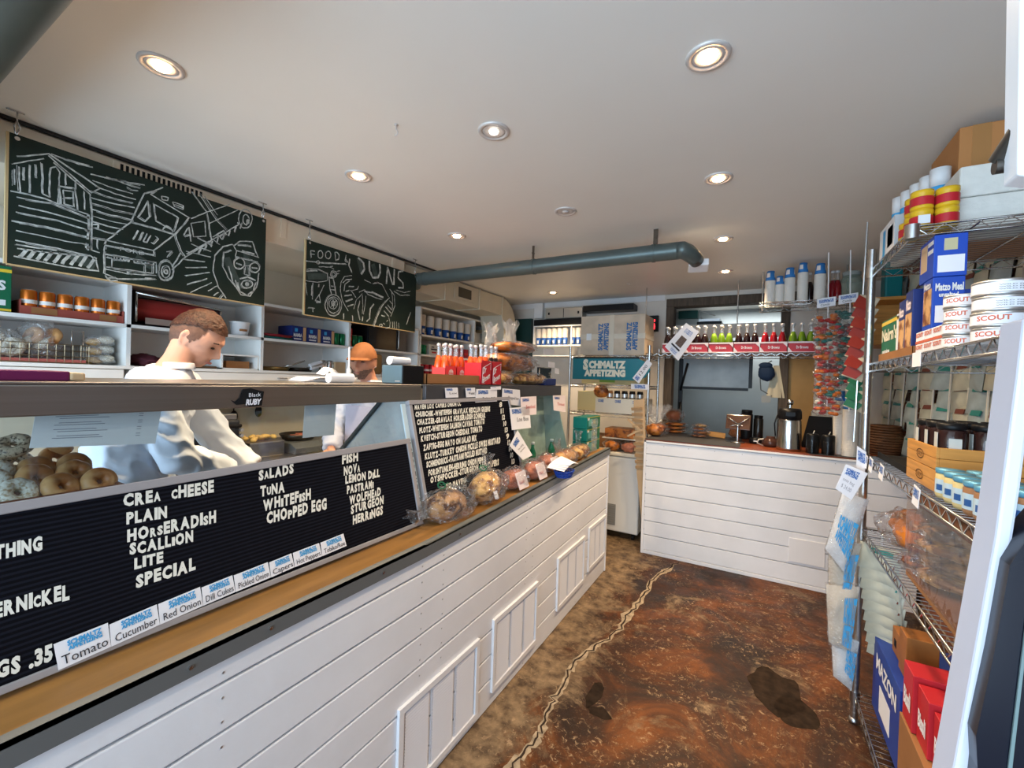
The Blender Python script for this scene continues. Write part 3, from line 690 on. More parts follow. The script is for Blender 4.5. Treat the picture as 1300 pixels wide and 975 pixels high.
# ---- chalkboards
M_chalkb = mat('chalkboard_green', (.006, .017, .012), .6, var=.35, scale=4)
M_chalk = mat('chalk_white', (.50, .54, .52), .9, var=.55, scale=45)
M_chalkf = mat('chalk_smudge', (.055, .075, .065), .9, var=.4, scale=20)
CBX = -2.58
def chalkboard(label, y0, y1, z0, z1, strokes, s, ox, oy, extra=None, hooks=None, w0=.0043):
    t = thing('chalkboard', label, 'chalkboard', (CBX, (y0+y1)/2, z0))
    MB().box(CBX-.012, CBX, y0, y1, z0, z1).build('panel', M_chalkb, t)
    MB().box(CBX-.014, CBX+.001, y0-.008, y0, z0-.002, z1).box(CBX-.014, CBX+.001, y0, y1, z0-.006, z0).build('edge', mat('board_edge_wood', (.45, .33, .17), .6), t)
    m = MB(); sm = MB()
    for st in strokes:
        k = 1
        if isinstance(st[0], (int, float)): k = st[0]; st = st[1:]
        pts = [at(a/s+ox, c/s+oy, x=CBX+.0012) for a, c in st]; out = []
        for i in range(len(pts)-1):
            for j in range(4): out.append(pts[i].lerp(pts[i+1], j/4))
        out.append(pts[-1])
        out = [p+V((0, noise.noise(p*40)*.003, noise.noise(p*40+V((3, 3, 3)))*.003)) for p in out]
        (m if k < 7 else sm).ribbon(out, w0*k, X0)
        if k < 3:
            o_ = V((-.0003, rnd.uniform(-.006, .006), rnd.uniform(-.006, .006))); n_ = len(out); a_ = rnd.randrange(0, max(1, n_//4)); b_ = n_-rnd.randrange(0, max(1, n_//4))
            if b_-a_ > 2: m.ribbon([p+o_ for p in out[a_:b_]], w0*.45, X0)
    if extra: extra(m)
    if sm.v: sm.shift((-.0006, 0, 0)).build('chalk_smudge', M_chalkf, t)
    m.build('chalk_drawing', M_chalk, t)
    cl = MB()
    for y in (y0+.02, y1-.02):
        cl.cyl((CBX-.016, y, z1-.018), (CBX+.008, y, z1-.018), .008, n=10)
        cl.tube([(CBX-.004, y, z1-.01), (CBX+.002, y+.008, z1+.03), (CBX, y, z1+.05), (CBX, y, ZC-.002)], .003, n=5)
        cl.tube([(CBX-.004, y, z1-.01), (CBX+.002, y-.008, z1+.03), (CBX, y, z1+.05)], .003, n=5)
        cl.tube([(CBX, y-.03, ZC-.004), (CBX, y+.02, ZC-.004)], .003, n=5)
    cl.build('hanging_clips', M_chrome, t)
    return t
def cir(cx, cy, r, ry=None, n=14, a0=0, a1=360): return [(cx+r*math.cos(math.radians(a0+(a1-a0)*i/n)), cy+(ry or r)*math.sin(math.radians(a0+(a1-a0)*i/n))) for i in range(n+1)]
# first board; strokes traced at 3.482x of the crop starting at (0,120)
S1 = [[1.3, (75, 275), (215, 262), (440, 415)], [(60, 305), (195, 283)], [1.2, (215, 270), (405, 435), (440, 415)], [(235, 300), (395, 440)],
      [(85, 318), (88, 432)], [(130, 312), (128, 436)], [1.3, (185, 305), (190, 440)], [1.3, (222, 325), (218, 452)], [(190, 440), (218, 452)], [(222, 325), (245, 318), (262, 345), (262, 400), (255, 480)], [(62, 330), (64, 400)], [1.6, (105, 320), (105, 380)], [1.6, (158, 310), (158, 370)], [(290, 345), (292, 400)], [(335, 380), (335, 420)], [(372, 430), (375, 510)],
      [1.3, (262, 405), (330, 415), (345, 515)], [1.3, (262, 405), (270, 490), (345, 515)], [(280, 422), (322, 428), (325, 492), (282, 485), (280, 422)], [(282, 455), (322, 460)],
      [1.2, (45, 425), (200, 462), (390, 530)], [(75, 455), (230, 480), (390, 545)], [1.2, (80, 490), (250, 530), (390, 570)], [(70, 520), (250, 555), (390, 600)], [1.6, (50, 560), (200, 585), (390, 630)], [(70, 600), (250, 640), (390, 665)], [1.2, (70, 645), (250, 680), (390, 710)], [(70, 662), (250, 690)],
      [(398, 440), (405, 540), (402, 690)], [1.6, (388, 530), (392, 600), (385, 640)], [1.4, (388, 660), (390, 690)], [2.5, (380, 540), (395, 545)], [2.5, (378, 600), (395, 605)], [2.5, (378, 672), (395, 678)],
      [1.2, (75, 680), (220, 700), (400, 712), (425, 730), (435, 780), (300, 762), (60, 715)]]
for i in range(9): S1.append([2.6, (118+i*38, 686+i*4), (85+i*38, 718+i*6)])
for i, (a, c, d_, e) in enumerate([(225, 262, 395, 315), (400, 350, 560, 385), (410, 380, 590, 440), (420, 405, 600, 465), (400, 425, 590, 480), (400, 455, 595, 500), (400, 478, 600, 530), (400, 505, 590, 555), (405, 535, 560, 575), (405, 560, 545, 595), (410, 590, 520, 618), (280, 285, 410, 322), (500, 375, 620, 415), (470, 365, 640, 400), (560, 410, 610, 425)]):
    S1.append([1.1 if i % 2 else .8, (a, c), ((a+d_)/2, (c+e)/2+4), (d_, e)])
S1 += [[(410, 575), (435, 575), (435, 592), (412, 592)], [(405, 640), (405, 690), (440, 700)], [(430, 640), (430, 680)], [(405, 635), (470, 645)],
       [1.3, (637, 437), (578, 565), (470, 645), (465, 660)], [1.3, (637, 437), (688, 425), (665, 440), (835, 545)], [1.3, (578, 565), (675, 590), (770, 620), (832, 555)], [1.2, (770, 620), (680, 690), (470, 645)], [1.2, (680, 690), (682, 710), (465, 665), (458, 690)], [(688, 425), (720, 410)],
       [1.3, (655, 470), (610, 545), (640, 562), (660, 540), (655, 470)], [1.3, (680, 485), (790, 545), (770, 605), (690, 560), (680, 485)], [(720, 600), (735, 580), (755, 590), (765, 610)],
       [1.6, (612, 600), (588, 640)], [1.6, (635, 610), (615, 645)], [(650, 615), (635, 652), (650, 655), (665, 622)], [(690, 630), (700, 640), (680, 662), (670, 655)],
       [(715, 450), (745, 455), (740, 470), (718, 465), (715, 450)], [(765, 475), (810, 490), (808, 508), (768, 495), (765, 475)], [(770, 487), (808, 500)],
       [1.2, (835, 545), (775, 620), (800, 690), (820, 718)], [1.2, (845, 548), (915, 520), (925, 570), (935, 645)], [(845, 570), (905, 560), (910, 625), (855, 630), (845, 570)], [1.4, (812, 620), (835, 585), (845, 650)], [1.4, (815, 628), (845, 622)], [(735, 695), (760, 690), (738, 720)],
       [1.2, (820, 718), (935, 645)], [1.6, (825, 705), (925, 650)], [1.2, (820, 718), (760, 775)], [(760, 765), (800, 700)],
       [(935, 645), (1055, 575), (1050, 565)], [(915, 520), (1015, 485)], [(925, 570), (1050, 510)], [(940, 630), (990, 600), (995, 615), (960, 632)], [(880, 440), (960, 560), (1000, 600)], [(850, 430), (915, 520)], [(905, 450), (960, 530)],
       cir(1085, 550, 30, 42), cir(1088, 552, 14, 22), cir(1095, 560, 5, 8),
       cir(733, 780, 35, 45), [1.3]+cir(733, 780, 33, 43), cir(733, 783, 20, 26), [1.5]+cir(735, 783, 8, 10), [(460, 690), (458, 790), (520, 815), (690, 815)], [(465, 708), (690, 745), (690, 790)], [(470, 720), (495, 724), (495, 765), (470, 762)], [1.4, (500, 712), (570, 722), (570, 738), (500, 730)], [1.4, (585, 728), (680, 742), (680, 755), (590, 742)], [(640, 750), (678, 756), (676, 790), (642, 785), (640, 750)],
       [(495, 765), (640, 785)], [(460, 770), (560, 792), (690, 800)], [1.8, (560, 785), (582, 792)], [1.2, (465, 800), (490, 825), (520, 822)], [(470, 812), (510, 808)], [(640, 810), (690, 815)]]
for i in range(5): S1.append([(505+i*14, 713+i*2), (505+i*14, 732+i*2)]); S1.append([(592+i*17, 728+i*3), (592+i*17, 742+i*3)])
for i in range(15):
    a = math.radians(112+i*9.5); cx_, cy_ = 1075, 760
    r0 = 150+10*(i % 3); r1 = 270-6*(i % 4) if 3 < i < 12 else 200
    S1.append([1.1, (cx_+r0*math.cos(a), cy_+r0*math.sin(a)*.9), (cx_+r1*math.cos(a), cy_+r1*math.sin(a)*.85)])
S1 = [s_ for s_ in S1 if not any(isinstance(p, tuple) and (p[1] > 905 or p[0] > 1165) for p in s_)]
for i in range(9): S1.append([1.6, (880+i*26, 705-i*16), (888+i*26, 680-i*16)])
S1 += [[1.3, (1030, 662), (985, 672), (950, 710), (942, 780), (965, 850), (1000, 900)], [1.1, (1025, 690), (990, 700), (985, 760), (1010, 810), (1040, 850)], [1.3, (1030, 662), (1045, 690), (1145, 720)], [1.4, (1032, 670), (1060, 648), (1115, 650), (1130, 690), (1140, 720)],
       [1.6, (1050, 665), (1110, 672)], [1.6, (1070, 690), (1125, 705)], [(1045, 690), (1040, 720), (1140, 740)], [1.5]+cir(1058, 748, 24, 24), [1.5]+cir(1125, 765, 22, 22), [2, (1045, 745), (1070, 755)], [2, (1112, 765), (1138, 768)], [(1082, 755), (1103, 758)], [(1085, 760), (1080, 795), (1105, 800), (1100, 765)],
       [1.5, (1010, 760), (1030, 830), (1065, 885), (1105, 892), (1135, 850), (1145, 790)], [1.8, (1060, 815), (1095, 805), (1130, 822)], [1.4]+cir(1092, 838, 24, 18), [2.4]+cir(1092, 838, 5, 6), [1.8, (1050, 830), (1060, 870), (1090, 888)], [1.8, (1130, 830), (1120, 870), (1095, 885)], [1.4, (1040, 820), (1055, 865)]]
S1 += [[9, (300, 700), (420, 760)], [8, (600, 720), (690, 770)], [9, (1000, 720), (1060, 860)], [8, (1090, 700), (1100, 860)]]
def ford(mb):
    q = [at(530/3.482, 690/3.482+120, x=CBX), at(640/3.482, 712/3.482+120, x=CBX), at(640/3.482, 694/3.482+120, x=CBX), at(530/3.482, 672/3.482+120, x=CBX)]
    mb.textq('FORD', q, bold=0, lift=.0015, n=X0)
chalkboard('large green chalkboard with a chalk barn, pickup truck and bearded face', .478, 1.493, 1.895, 2.408, S1, 3.482, 0, 120, ford)
# second board; strokes traced at 7.5x of the crop starting at (380,295)
S2 = [[1.6, (110, 170), (115, 240)], [1.6, (110, 172), (150, 180)], [1.4, (112, 205), (145, 210)], [1.8]+cir(200, 212, 24, 36), [1.8]+cir(275, 215, 26, 36), [1.8, (340, 190), (345, 265), (375, 255), (380, 215), (360, 190), (340, 190)], [1.4, (445, 215), (435, 270), (465, 285), (440, 250)],
      [2.8, (480, 250), (470, 310), (500, 380)], [4.5, (560, 240), (610, 290), (620, 350), (590, 400)], [4.5, (665, 270), (670, 370), (700, 430), (750, 430), (770, 380), (765, 300)], [4.2, (830, 490), (840, 330)], [4.2, (840, 330), (890, 500)], [4.2, (900, 500), (905, 350)], [3.6, (990, 370), (945, 375), (940, 430), (985, 480), (990, 530), (940, 525)],
      [1.2, (60, 270), (175, 285), (440, 298)], [(200, 292), (450, 305)], [1.5]+cir(178, 285, 14, 16), [1.2, (185, 325), (240, 330), (290, 330), (330, 350)], [1.4, (290, 330), (320, 325)], [1.2, (70, 350), (180, 350), (260, 385)], [1.4, (65, 370), (170, 362)], [1.2, (60, 460), (170, 475), (265, 460)], [(265, 385), (270, 460)],
      [1.4]+cir(325, 400, 30, 34), [1.4]+cir(325, 400, 15, 18), [(355, 370), (385, 365)], [(355, 395), (380, 390)], [1.6, (285, 420), (290, 520), (305, 585)], [1.6, (325, 440), (340, 520), (350, 590)], [(300, 510), (345, 515)], [(300, 545), (345, 550)], [1.5, (285, 430), (330, 440)],
      [1.6]+cir(325, 695, 78, 102, 20), [1.2]+cir(325, 690, 60, 78, 20), [1.2]+cir(323, 680, 40, 50, 14), [2]+cir(323, 675, 16, 22, 10), [(323, 640), (325, 720)], [(300, 660), (345, 700)], [(350, 655), (300, 710)],
      [1.4, (500, 410), (430, 420), (395, 480), (390, 560), (410, 650), (465, 750)], [1.6, (415, 480), (450, 450), (500, 445)], [1.8, (425, 560), (435, 490), (480, 465)], [1.8, (470, 515), (520, 512)], [2.2, (440, 565), (475, 555)], [2.6, (430, 605), (500, 595)], [2.6, (440, 660), (510, 635)], [2.6, (460, 705), (515, 685)], [1.4, (490, 550), (540, 620)], [1.5, (500, 555), (555, 540), (565, 510)],
      [(520, 730), (545, 640), (600, 585)], [1.6, (575, 650), (555, 740), (575, 835)], [1.4, (600, 600), (605, 700), (600, 775)], [1.4, (635, 605), (625, 700), (610, 780)], [2.2, (605, 800), (600, 845)], [3, (710, 680), (675, 730), (670, 820), (640, 850)], [2, (425, 770), (420, 830)], [2, (505, 790), (510, 850)],
      [1.4, (570, 570), (620, 545), (650, 590), (720, 620), (790, 640)], [4.2, (690, 570), (800, 620)], [3, (620, 560), (690, 575)], [1.4, (700, 490), (750, 480), (790, 500), (850, 615)], [1.4, (620, 450), (680, 480)], [1.4, (860, 540), (905, 600), (910, 700), (870, 800)], [(880, 560), (890, 640), (885, 740)],
      [1.4, (860, 620), (790, 700), (740, 810), (710, 900)], [(845, 630), (770, 720), (700, 890)], [1.6, (860, 650), (885, 680)], [2, (840, 690), (880, 740)], [2, (820, 710), (870, 770)], [2, (805, 745), (850, 800)], [2.4, (780, 790), (815, 800)], [1.4, (850, 810), (865, 860), (860, 905), (820, 910)], [1.4]+cir(775, 885, 14, 12), [2, (800, 865), (815, 875)], [1.4, (830, 850), (845, 835)],
      [(885, 850), (888, 910)], [(905, 850), (908, 915)], [(925, 850), (928, 915)], [(945, 860), (948, 918)], [1.2, (900, 560), (960, 600), (1050, 600)], [(920, 550), (1000, 575), (1060, 560)], [1.6, (130, 715), (130, 755)], [(85, 715), (150, 722)], [1.4, (120, 500), (115, 600)], [1.4, (185, 490), (180, 520)], [1.4, (235, 500), (190, 600), (200, 660), (150, 650), (190, 590)], [(60, 480), (75, 600)], [1.2, (130, 480), (125, 640)], [1.5, (160, 670), (200, 670)], [2, (1060, 760), (1020, 880)], [10, (560, 240), (600, 400)], [12, (80, 420), (260, 420)], [12, (700, 300), (740, 440)]]
chalkboard('smaller green chalkboard with a chalk motorcycle and big chalk capitals', 1.758, 2.793, 1.882, 2.368, S2, 7.5, 380, 295, None, w0=.0034)
for y, z in ((1.66, 2.41), (2.62, 2.36)):
    cc = thing('ceiling_bracket', f'small painted strap on the soffit {"between the two chalkboards" if y < 2 else "at the far end of the small chalkboard"}', 'bracket', (-2.675, y, 2.4))
    MB().box(-2.68, -2.672, y-.018, y+.018, 2.36, 2.484).build('strap', M_soff, cc)
# ------------------------------------------------------------------ small goods: makers
def can(name, label, cat, body, r=.031, h=.115, band=None, group=None, top=M_alu):
    t = thing(name, label, cat, (0, 0, 0), 0, group)
    MB().lathe([(r*.8, 0), (r, .006), (r, h-.010), (r*.82, h-.001)], n=20).build('body', body, t, world=False)
    MB().lathe([(r*.86, h-.004), (r*.86, h), (r*.8, h-.003), (.001, h-.003)], n=20, cap=False).build('rim', top, t, world=False)
    if band: MB().lathe([(r+.0006, h*.42), (r+.0006, h*.58)], n=20, cap=False).build('label_band', band, t, world=False)
    return t
def carton(name, label, cat, lo, hi, m, prints=(), bevel=.002, group=None, tape=None):
    """box from corner lo to hi; prints: (face, u0,v0,u1,v1, material or text, textmat)"""
    lo = V(lo); hi = V(hi)
    t = thing(name, label, cat, ((lo.x+hi.x)/2, (lo.y+hi.y)/2, lo.z), 0, group)
    MB().box(lo.x, hi.x, lo.y, hi.y, lo.z, hi.z).build('box', m, t, bevel=bevel)
    by = {}
    for p in prints:
        f, u0, v0, u1, v1, w = p[:6]
        if f == '+x': q = [(hi.x, lo.y, lo.z), (hi.x, hi.y, lo.z), (hi.x, hi.y, hi.z), (hi.x, lo.y, hi.z)]; n = X0
        elif f == '-y': q = [(lo.x, lo.y, lo.z), (hi.x, lo.y, lo.z), (hi.x, lo.y, hi.z), (lo.x, lo.y, hi.z)]; n = -Y0
        elif f == '-x': q = [(lo.x, hi.y, lo.z), (lo.x, lo.y, lo.z), (lo.x, lo.y, hi.z), (lo.x, hi.y, hi.z)]; n = -X0
        else: q = [(lo.x, lo.y, hi.z), (hi.x, lo.y, hi.z), (hi.x, hi.y, hi.z), (lo.x, hi.y, hi.z)]; n = Z0
        q = [V(a) for a in q]
        if isinstance(w, str):
            by.setdefault(p[6].name, (MB(), p[6]))[0].textq(w, q, u0, v0, u1, v1, bold=.04, lift=.0016, n=n)
        else:
            P = lambda u, v: (q[0]*(1-u)+q[1]*u)*(1-v)+(q[3]*(1-u)+q[2]*u)*v
            by.setdefault(w.name, (MB(), w))[0].slab([P(u0, v0), P(u1, v0), P(u1, v1), P(u0, v1)], n, .0008)
    for k, (m2, mm) in by.items(): m2.build('printed_panel', mm, t)
    return t
def bagel_mat(nm, c1, c2, sc=60, thr=.55):
    if nm in MATS: return MATS[nm]
    m, nt, b = _mat(nm); N = nt.nodes; L = nt.links
    tc = N.new('ShaderNodeTexCoord'); n = N.new('ShaderNodeTexNoise'); n.inputs['Scale'].default_value = sc; n.inputs['Detail'].default_value = 4
    L.new(tc.outputs['Object'], n.inputs['Vector']); r = N.new('ShaderNodeValToRGB'); L.new(n.outputs[0], r.inputs[0])
    e = r.color_ramp.elements; e[0].position = thr-.1; e[0].color = (*c1, 1); e[1].position = thr+.05; e[1].color = (*c2, 1)
    L.new(r.outputs[0], b.inputs['Base Color']); b.inputs['Roughness'].default_value = .42
    bp = N.new('ShaderNodeBump'); bp.inputs['Strength'].default_value = .4; bp.inputs['Distance'].default_value = .003
    L.new(n.outputs[0], bp.inputs['Height']); L.new(bp.outputs[0], b.inputs['Normal']); MATS[nm] = m; return m
M_bplain = bagel_mat('bagel_plain', (.40, .15, .04), (.66, .36, .14), 14, .5)
M_bsesame = bagel_mat('bagel_sesame', (.50, .38, .22), (.82, .78, .66), 150, .48)
M_bpoppy = bagel_mat('bagel_everything', (.09, .06, .035), (.62, .50, .34), 150, .46)
M_bread = bagel_mat('challah_brown', (.13, .028, .005), (.52, .17, .025), 20, .5)
M_rye = bagel_mat('rye_brown', (.06, .018, .006), (.48, .27, .11), 22, .5)
M_cookie = bagel_mat('pastry_tan', (.20, .07, .02), (.70, .42, .14), 26, .5)
def rot3(x, y, z): return Euler((math.radians(x), math.radians(y), math.radians(z)))

# ------------------------------------------------------------------ goods on the wall shelving
gb = carton('cereal_box', 'dark green box with a yellow band cut off by the frame, on the upper shelf', 'box', (-3.30, .33, 1.741), (-3.07, .585, 1.955), M_green,
            [('+x', 0, .02, 1, .07, M_yellow), ('+x', 0, .86, 1, .93, M_yellow), ('+x', .38, .48, .93, .68, 'NUTS', M_white), ('+x', .82, .14, .93, .26, M_white)])
M_orange = mat('orange_can', (.62, .16, .02), .25, .5); M_cardred = mat('red_tray', (.33, .07, .05), .6)
M_canlab = mat('white_script', (.75, .72, .68), .4)
tr = thing('drink_tray', 'red cardboard tray holding six orange soda cans on the upper shelf', 'tray', (-3.12, .81, 1.740))
MB().box(-3.29, -3.075, .615, 1.0, 1.7405, 1.744).box(-3.078, -3.074, .615, 1.0, 1.744, 1.782).box(-3.29, -3.286, .615, 1.0, 1.744, 1.78).box(-3.29, -3.075, .613, .617, 1.744, 1.81).box(-3.29, -3.075, .998, 1.002, 1.744, 1.81).build('tray', M_cardred, tr)
MB().box(-3.0735, -3.0725, .65, .74, 1.748, 1.778).box(-3.0735, -3.0725, .90, .97, 1.748, 1.778).build('printed_panel', M_kraft, tr)
c0 = can('soda_can', 'x', 'can', M_orange, .029, .12, M_canlab, 'orange soda cans in the red tray')
for i in range(6):
    c = c0 if i == 0 else dup(c0, (0, 0, 0)); c.location = (-3.108, .648+i*.0635, 1.7445)
    c['label'] = f'orange soda can, {ORD[i]} of six counted from the green box, in a red tray'
# wire basket with bagged bagels
bk = thing('wire_basket', 'low wire basket of bagged bagels on the bottom shelf', 'basket', (-3.2, .58, 1.508))
mb = MB(); x0, x1, y0, y1 = -3.34, -3.07, .31, .86
for z in (1.512, 1.545, 1.575, 1.605):
    mb.tube([(x0, y0, z), (x1, y0, z), (x1, y1, z), (x0, y1, z)], .0022, n=5, closed=True)
for i in range(19): 
    y = y0+(y1-y0)*i/18; mb.tube([(x0, y, 1.605), (x0, y, 1.512), (x1, y, 1.512), (x1, y, 1.605)], .0015, n=4)
for i in range(8):
    x = x0+(x1-x0)*i/7; mb.tube([(x, y0, 1.605), (x, y0, 1.512), (x, y1, 1.512), (x, y1, 1.605)], .0015, n=4)
mb.build('wires', mat('brass_wire', (.35, .27, .17), .4, .8), bk)
MB().box(x0+.01, x1-.006, y0+.01, y1-.01, 1.515, 1.53).build('red_liner', mat('pink_liner', (.45, .12, .10), .6), bk)
MB().tube([(-3.1, .80, 1.60), (-3.1, .80, 1.68), (-3.1, .845, 1.68), (-3.1, .845, 1.60)], .003, n=6).build('handle', M_chrome, bk)
def bagbag(label, c, r, mats, film_=M_filmh, n=3, seed=1, group=None, name='bagged_bagels', kind='torus', sc=1, knot=True):
    t = thing(name, label, 'bagged bread', c, 0, group); rr = random.Random(seed)
    for k in range(n):
        mb = MB()
        p = V(c)+V((rr.uniform(-.3, .3)*r[0], (k-(n-1)/2)*r[1]*1.5/max(1, n), rr.uniform(-.05, .3)*r[2]))
        p.z = c[2]+r[2]*(.42+.25*(k % 2))
        if kind == 'torus': mb.torus(p, .030*sc, .020*sc, rotm(rr.uniform(30, 80), rr.uniform(-30, 30), rr.uniform(0, 90)), n=16, m=8, amp=.15, seed=seed+k)
        else: mb.blob(p, (r[0]*.62, r[1]*.8/n+.01, r[2]*.42), .18, n=14, m=10, seed=seed+k)
        mb.build('bagel' if kind == 'torus' else 'loaf', mats[k % len(mats)], t)
    MB().blob(V(c)+V((0, 0, r[2]*.55)), (r[0], r[1], r[2]*.56), .30, fr=9, n=26, m=16, seed=seed, flat=-r[2]*.54).build('plastic_bag', film_, t)
    return t
bagbag('bag of dark seeded bagels in the wire basket, by the frame edge', (-3.17, .39, 1.531), (.085, .075, .10), [M_bpoppy], seed=2)
bagbag('bag of pale bagels heaped in the middle of the wire basket', (-3.17, .56, 1.531), (.085, .09, .12), [M_bsesame, M_bpoppy], seed=3)
bagbag('tallest bag of bagels bulging over the wire basket near its handle', (-3.19, .70, 1.531), (.075, .08, .17), [M_bsesame, M_bplain], seed=4, n=4)
for k in range(3):
    bagbag(f'flat bag of sliced bread, {["lowest", "middle one", "topmost"][k]} of the pile beside the wire basket', (-3.19, .935, 1.5085+k*.052), (.10, .058, .052), [M_cookie, M_bsesame], n=2, seed=11+k, kind='loaf', name='bagged_bread')
# red roll dispenser
rd = thing('wrap_dispenser', 'black and chrome dispenser with a big red wrap roll on the upper shelf', 'dispenser', (-3.2, 1.28, 1.740))
MB().box(-3.36, -3.08, 1.045, 1.06, 1.741, 1.94).box(-3.36, -3.08, 1.49, 1.505, 1.741, 1.90).box(-3.36, -3.30, 1.06, 1.49, 1.741, 1.93).box(-3.34, -3.09, 1.06, 1.49, 1.741, 1.752).build('case', M_black, rd, bevel=.003)
MB().cyl((-3.185, 1.062, 1.84), (-3.185, 1.488, 1.84), .068, n=28).build('red_roll', mat('red_roll', (.36, .035, .03), .35), rd)
MB().tube([(-3.072, 1.05, 1.925), (-3.072, 1.50, 1.89)], .007, n=8).tube([(-3.072, 1.055, 1.925), (-3.072, 1.055, 1.76)], .006, n=8).tube([(-3.072, 1.495, 1.89), (-3.072, 1.495, 1.76)], .006, n=8).build('chrome_frame', M_chrome, rd)
MB().box(-3.082, -3.079, 1.10, 1.40, 1.754, 1.79).build('cutter', M_alu, rd)
tb = thing('paper_tub', 'white round tub with a small food picture beside the wrap dispenser', 'tub', (-3.12, 1.64, 1.7405))
MB().lathe([(.050, 0), (.062, .085), (.066, .087), (.066, .094), (.001, .094)], n=24).build('tub', M_white, tb, world=False)
MB().add([( .0575*math.cos(a), .0575*math.sin(a), z) for a in (-.5, -.2, .1, .4) for z in (.03, .045)], [(0, 2, 3, 1), (2, 4, 5, 3), (4, 6, 7, 5)]).build('printed_panel', M_kraft, tb, world=False)
# trays, crisp boxes, cans
for k, (m_, nm, dz) in enumerate(((mat('teal_tray', (.01, .13, .12), .4), 'teal', 0), (mat('red_tray2', (.30, .02, .03), .4), 'red', .020))):
    t = thing('food_tray', f'{nm} plastic food tray lying flat {"under the red one" if k == 0 else "on the teal one"}', 'tray', (-3.2, 1.88, 1.7405+dz))
    MB().prism([(-3.34, 1.775, 1.741+dz), (-3.08, 1.775, 1.741+dz), (-3.08, 1.99, 1.741+dz), (-3.34, 1.99, 1.741+dz)], (0, 0, .008)).tube([(-3.345, 1.772, 1.752+dz), (-3.075, 1.772, 1.752+dz), (-3.075, 1.995, 1.752+dz), (-3.345, 1.995, 1.752+dz)], .006, closed=True).build('tray', m_, t)
M_navy = mat('navy_box', (.015, .03, .16), .4); M_tan = mat('tan_print', (.62, .38, .18), .5)
for k in range(3):
    y = 2.0+k*.128
    carton('snack_box', f'navy snack box with an orange side, {ORD[k]} of three from the red tray', 'box', (-3.26, y, 1.741), (-3.085, y+.120, 1.858), M_navy, [('+x', .78, .05, .99, .95, M_tan), ('+x', .12, .30, .70, .52, 'MAMBA', M_white), ('+x', .15, .12, .66, .2, M_white), ('+x', .2, .62, .4, .85, M_lblue)], group='navy snack boxes')
gcan = can('drink_can', 'x', 'can', mat('green_can', (.01, .16, .06), .25, .4), .028, .105, group='green cans on the shelf')
for k, (y, dx) in enumerate([(2.41, 0), (2.468, 0), (2.60, .0), (2.66, 0), (3.45, 0), (3.51, 0)]):
    c = gcan if k == 0 else dup(gcan, (0, 0, 0)); c.location = (-3.11, y, 1.7405 if y < 3 else 1.7345)
    c['label'] = 'green drink can, ' + ['beside the last navy snack box', 'against the shelf divider by the navy boxes', 'behind the capped worker, near the red bag', 'behind the capped worker, near the microwave', 'first in the cell beyond the small chalkboard', 'touching the white tea box beyond the small chalkboard'][k]
carton('chips_bag', 'tall red bag of chips standing above the capped worker', 'bag', (-3.2, 2.515, 1.741), (-3.10, 2.57, 1.90), M_red, [('+x', .2, .3, .8, .5, M_yellow)])
mw = thing('microwave_oven', 'black microwave oven under the small chalkboard', 'microwave', (-3.2, 2.96, 1.7405))
MB().box(-3.38, -3.075, 2.72, 3.20, 1.741, 1.955).build('body', M_black, mw, bevel=.004)
MB().box(-3.075, -3.068, 2.725, 3.08, 1.746, 1.95).build('door', mat('oven_glass', (.006, .006, .008), .08), mw)
MB().box(-3.075, -3.066, 3.09, 3.195, 1.746, 1.95).build('control_panel', mat('oven_panel', (.12, .11, .10), .4), mw)
MB().tube([(-3.068, 3.085, 1.76), (-3.055, 3.085, 1.77), (-3.055, 3.085, 1.93), (-3.068, 3.085, 1.94)], .005).build('handle', M_alu, mw)
# lower cells: pans and jugs
M_iron = mat('iron_pan', (.05, .04, .03), .35, .7)
for k, (y, hx_, lb) in enumerate([(1.95, .05, 'flat gold-brown pan with a long handle in the lower shelf cell'), (2.15, .07, 'second shallow pan lying nearer the chrome jugs')]):
    t = thing('frying_pan', lb, 'pan', (-3.2, y, 1.5085))
    MB().lathe([(.001, .001), (.085, .001), (.100, .032), (.097, .032), (.083, .006), (.001, .006)], n=24, cap=False).build('pan', M_iron if k else mat('brass_pan', (.25, .17, .07), .35, .8), t, world=False)
    MB().tube([(.09, .0, .03), (.13, .05, .05), (.12, .16, .085)], .006).build('handle', M_chrome, t, world=False)
for k in range(2):
    t = thing('steel_jug', f'shiny steel jug in the lower cell, {["nearer the pans", "nearer the cardboard box"][k]}', 'jug', (-3.14, 2.315+k*.065, 1.5085))
    MB().lathe([(.026, 0), (.030, .03), (.028, .085), (.030, .10), (.001, .104)], n=18).build('body', M_chrome, t, world=False)
    MB().tube([(.028, 0, .09), (.045, 0, .08), (.045, 0, .04), (.029, 0, .03)], .004).build('handle', M_chrome, t, world=False)
pn = thing('paper_packet', 'white folded paper packet between the pans and the jugs', 'packet', (-3.12, 2.17, 1.508))
MB().obox((-3.10, 2.22, 1.565), (.03, .11, .05), rotm(20, 0, 0)).build('packet', M_paper, pn, bevel=.004)
carton('small_box', 'plain beige cardboard box beside the steel jugs', 'box', (-3.17, 2.385, 1.5085), (-3.075, 2.488, 1.60), M_kraftl)
carton('paper_sack', 'tall tan paper sack standing in the cell behind the capped worker', 'sack', (-3.22, 2.78, 1.5085), (-3.10, 2.93, 1.70), mat('tan_sack', (.30, .17, .06), .7), bevel=.02)
sk = thing('plastic_bag', 'clear plastic bag slumped in the cell beside the tan sack', 'bag', (-3.18, 3.08, 1.5085))
MB().blob((-3.17, 3.10, 1.575), (.09, .11, .065), .3, n=22, m=14, seed=5).build('bag', M_filmh, sk)
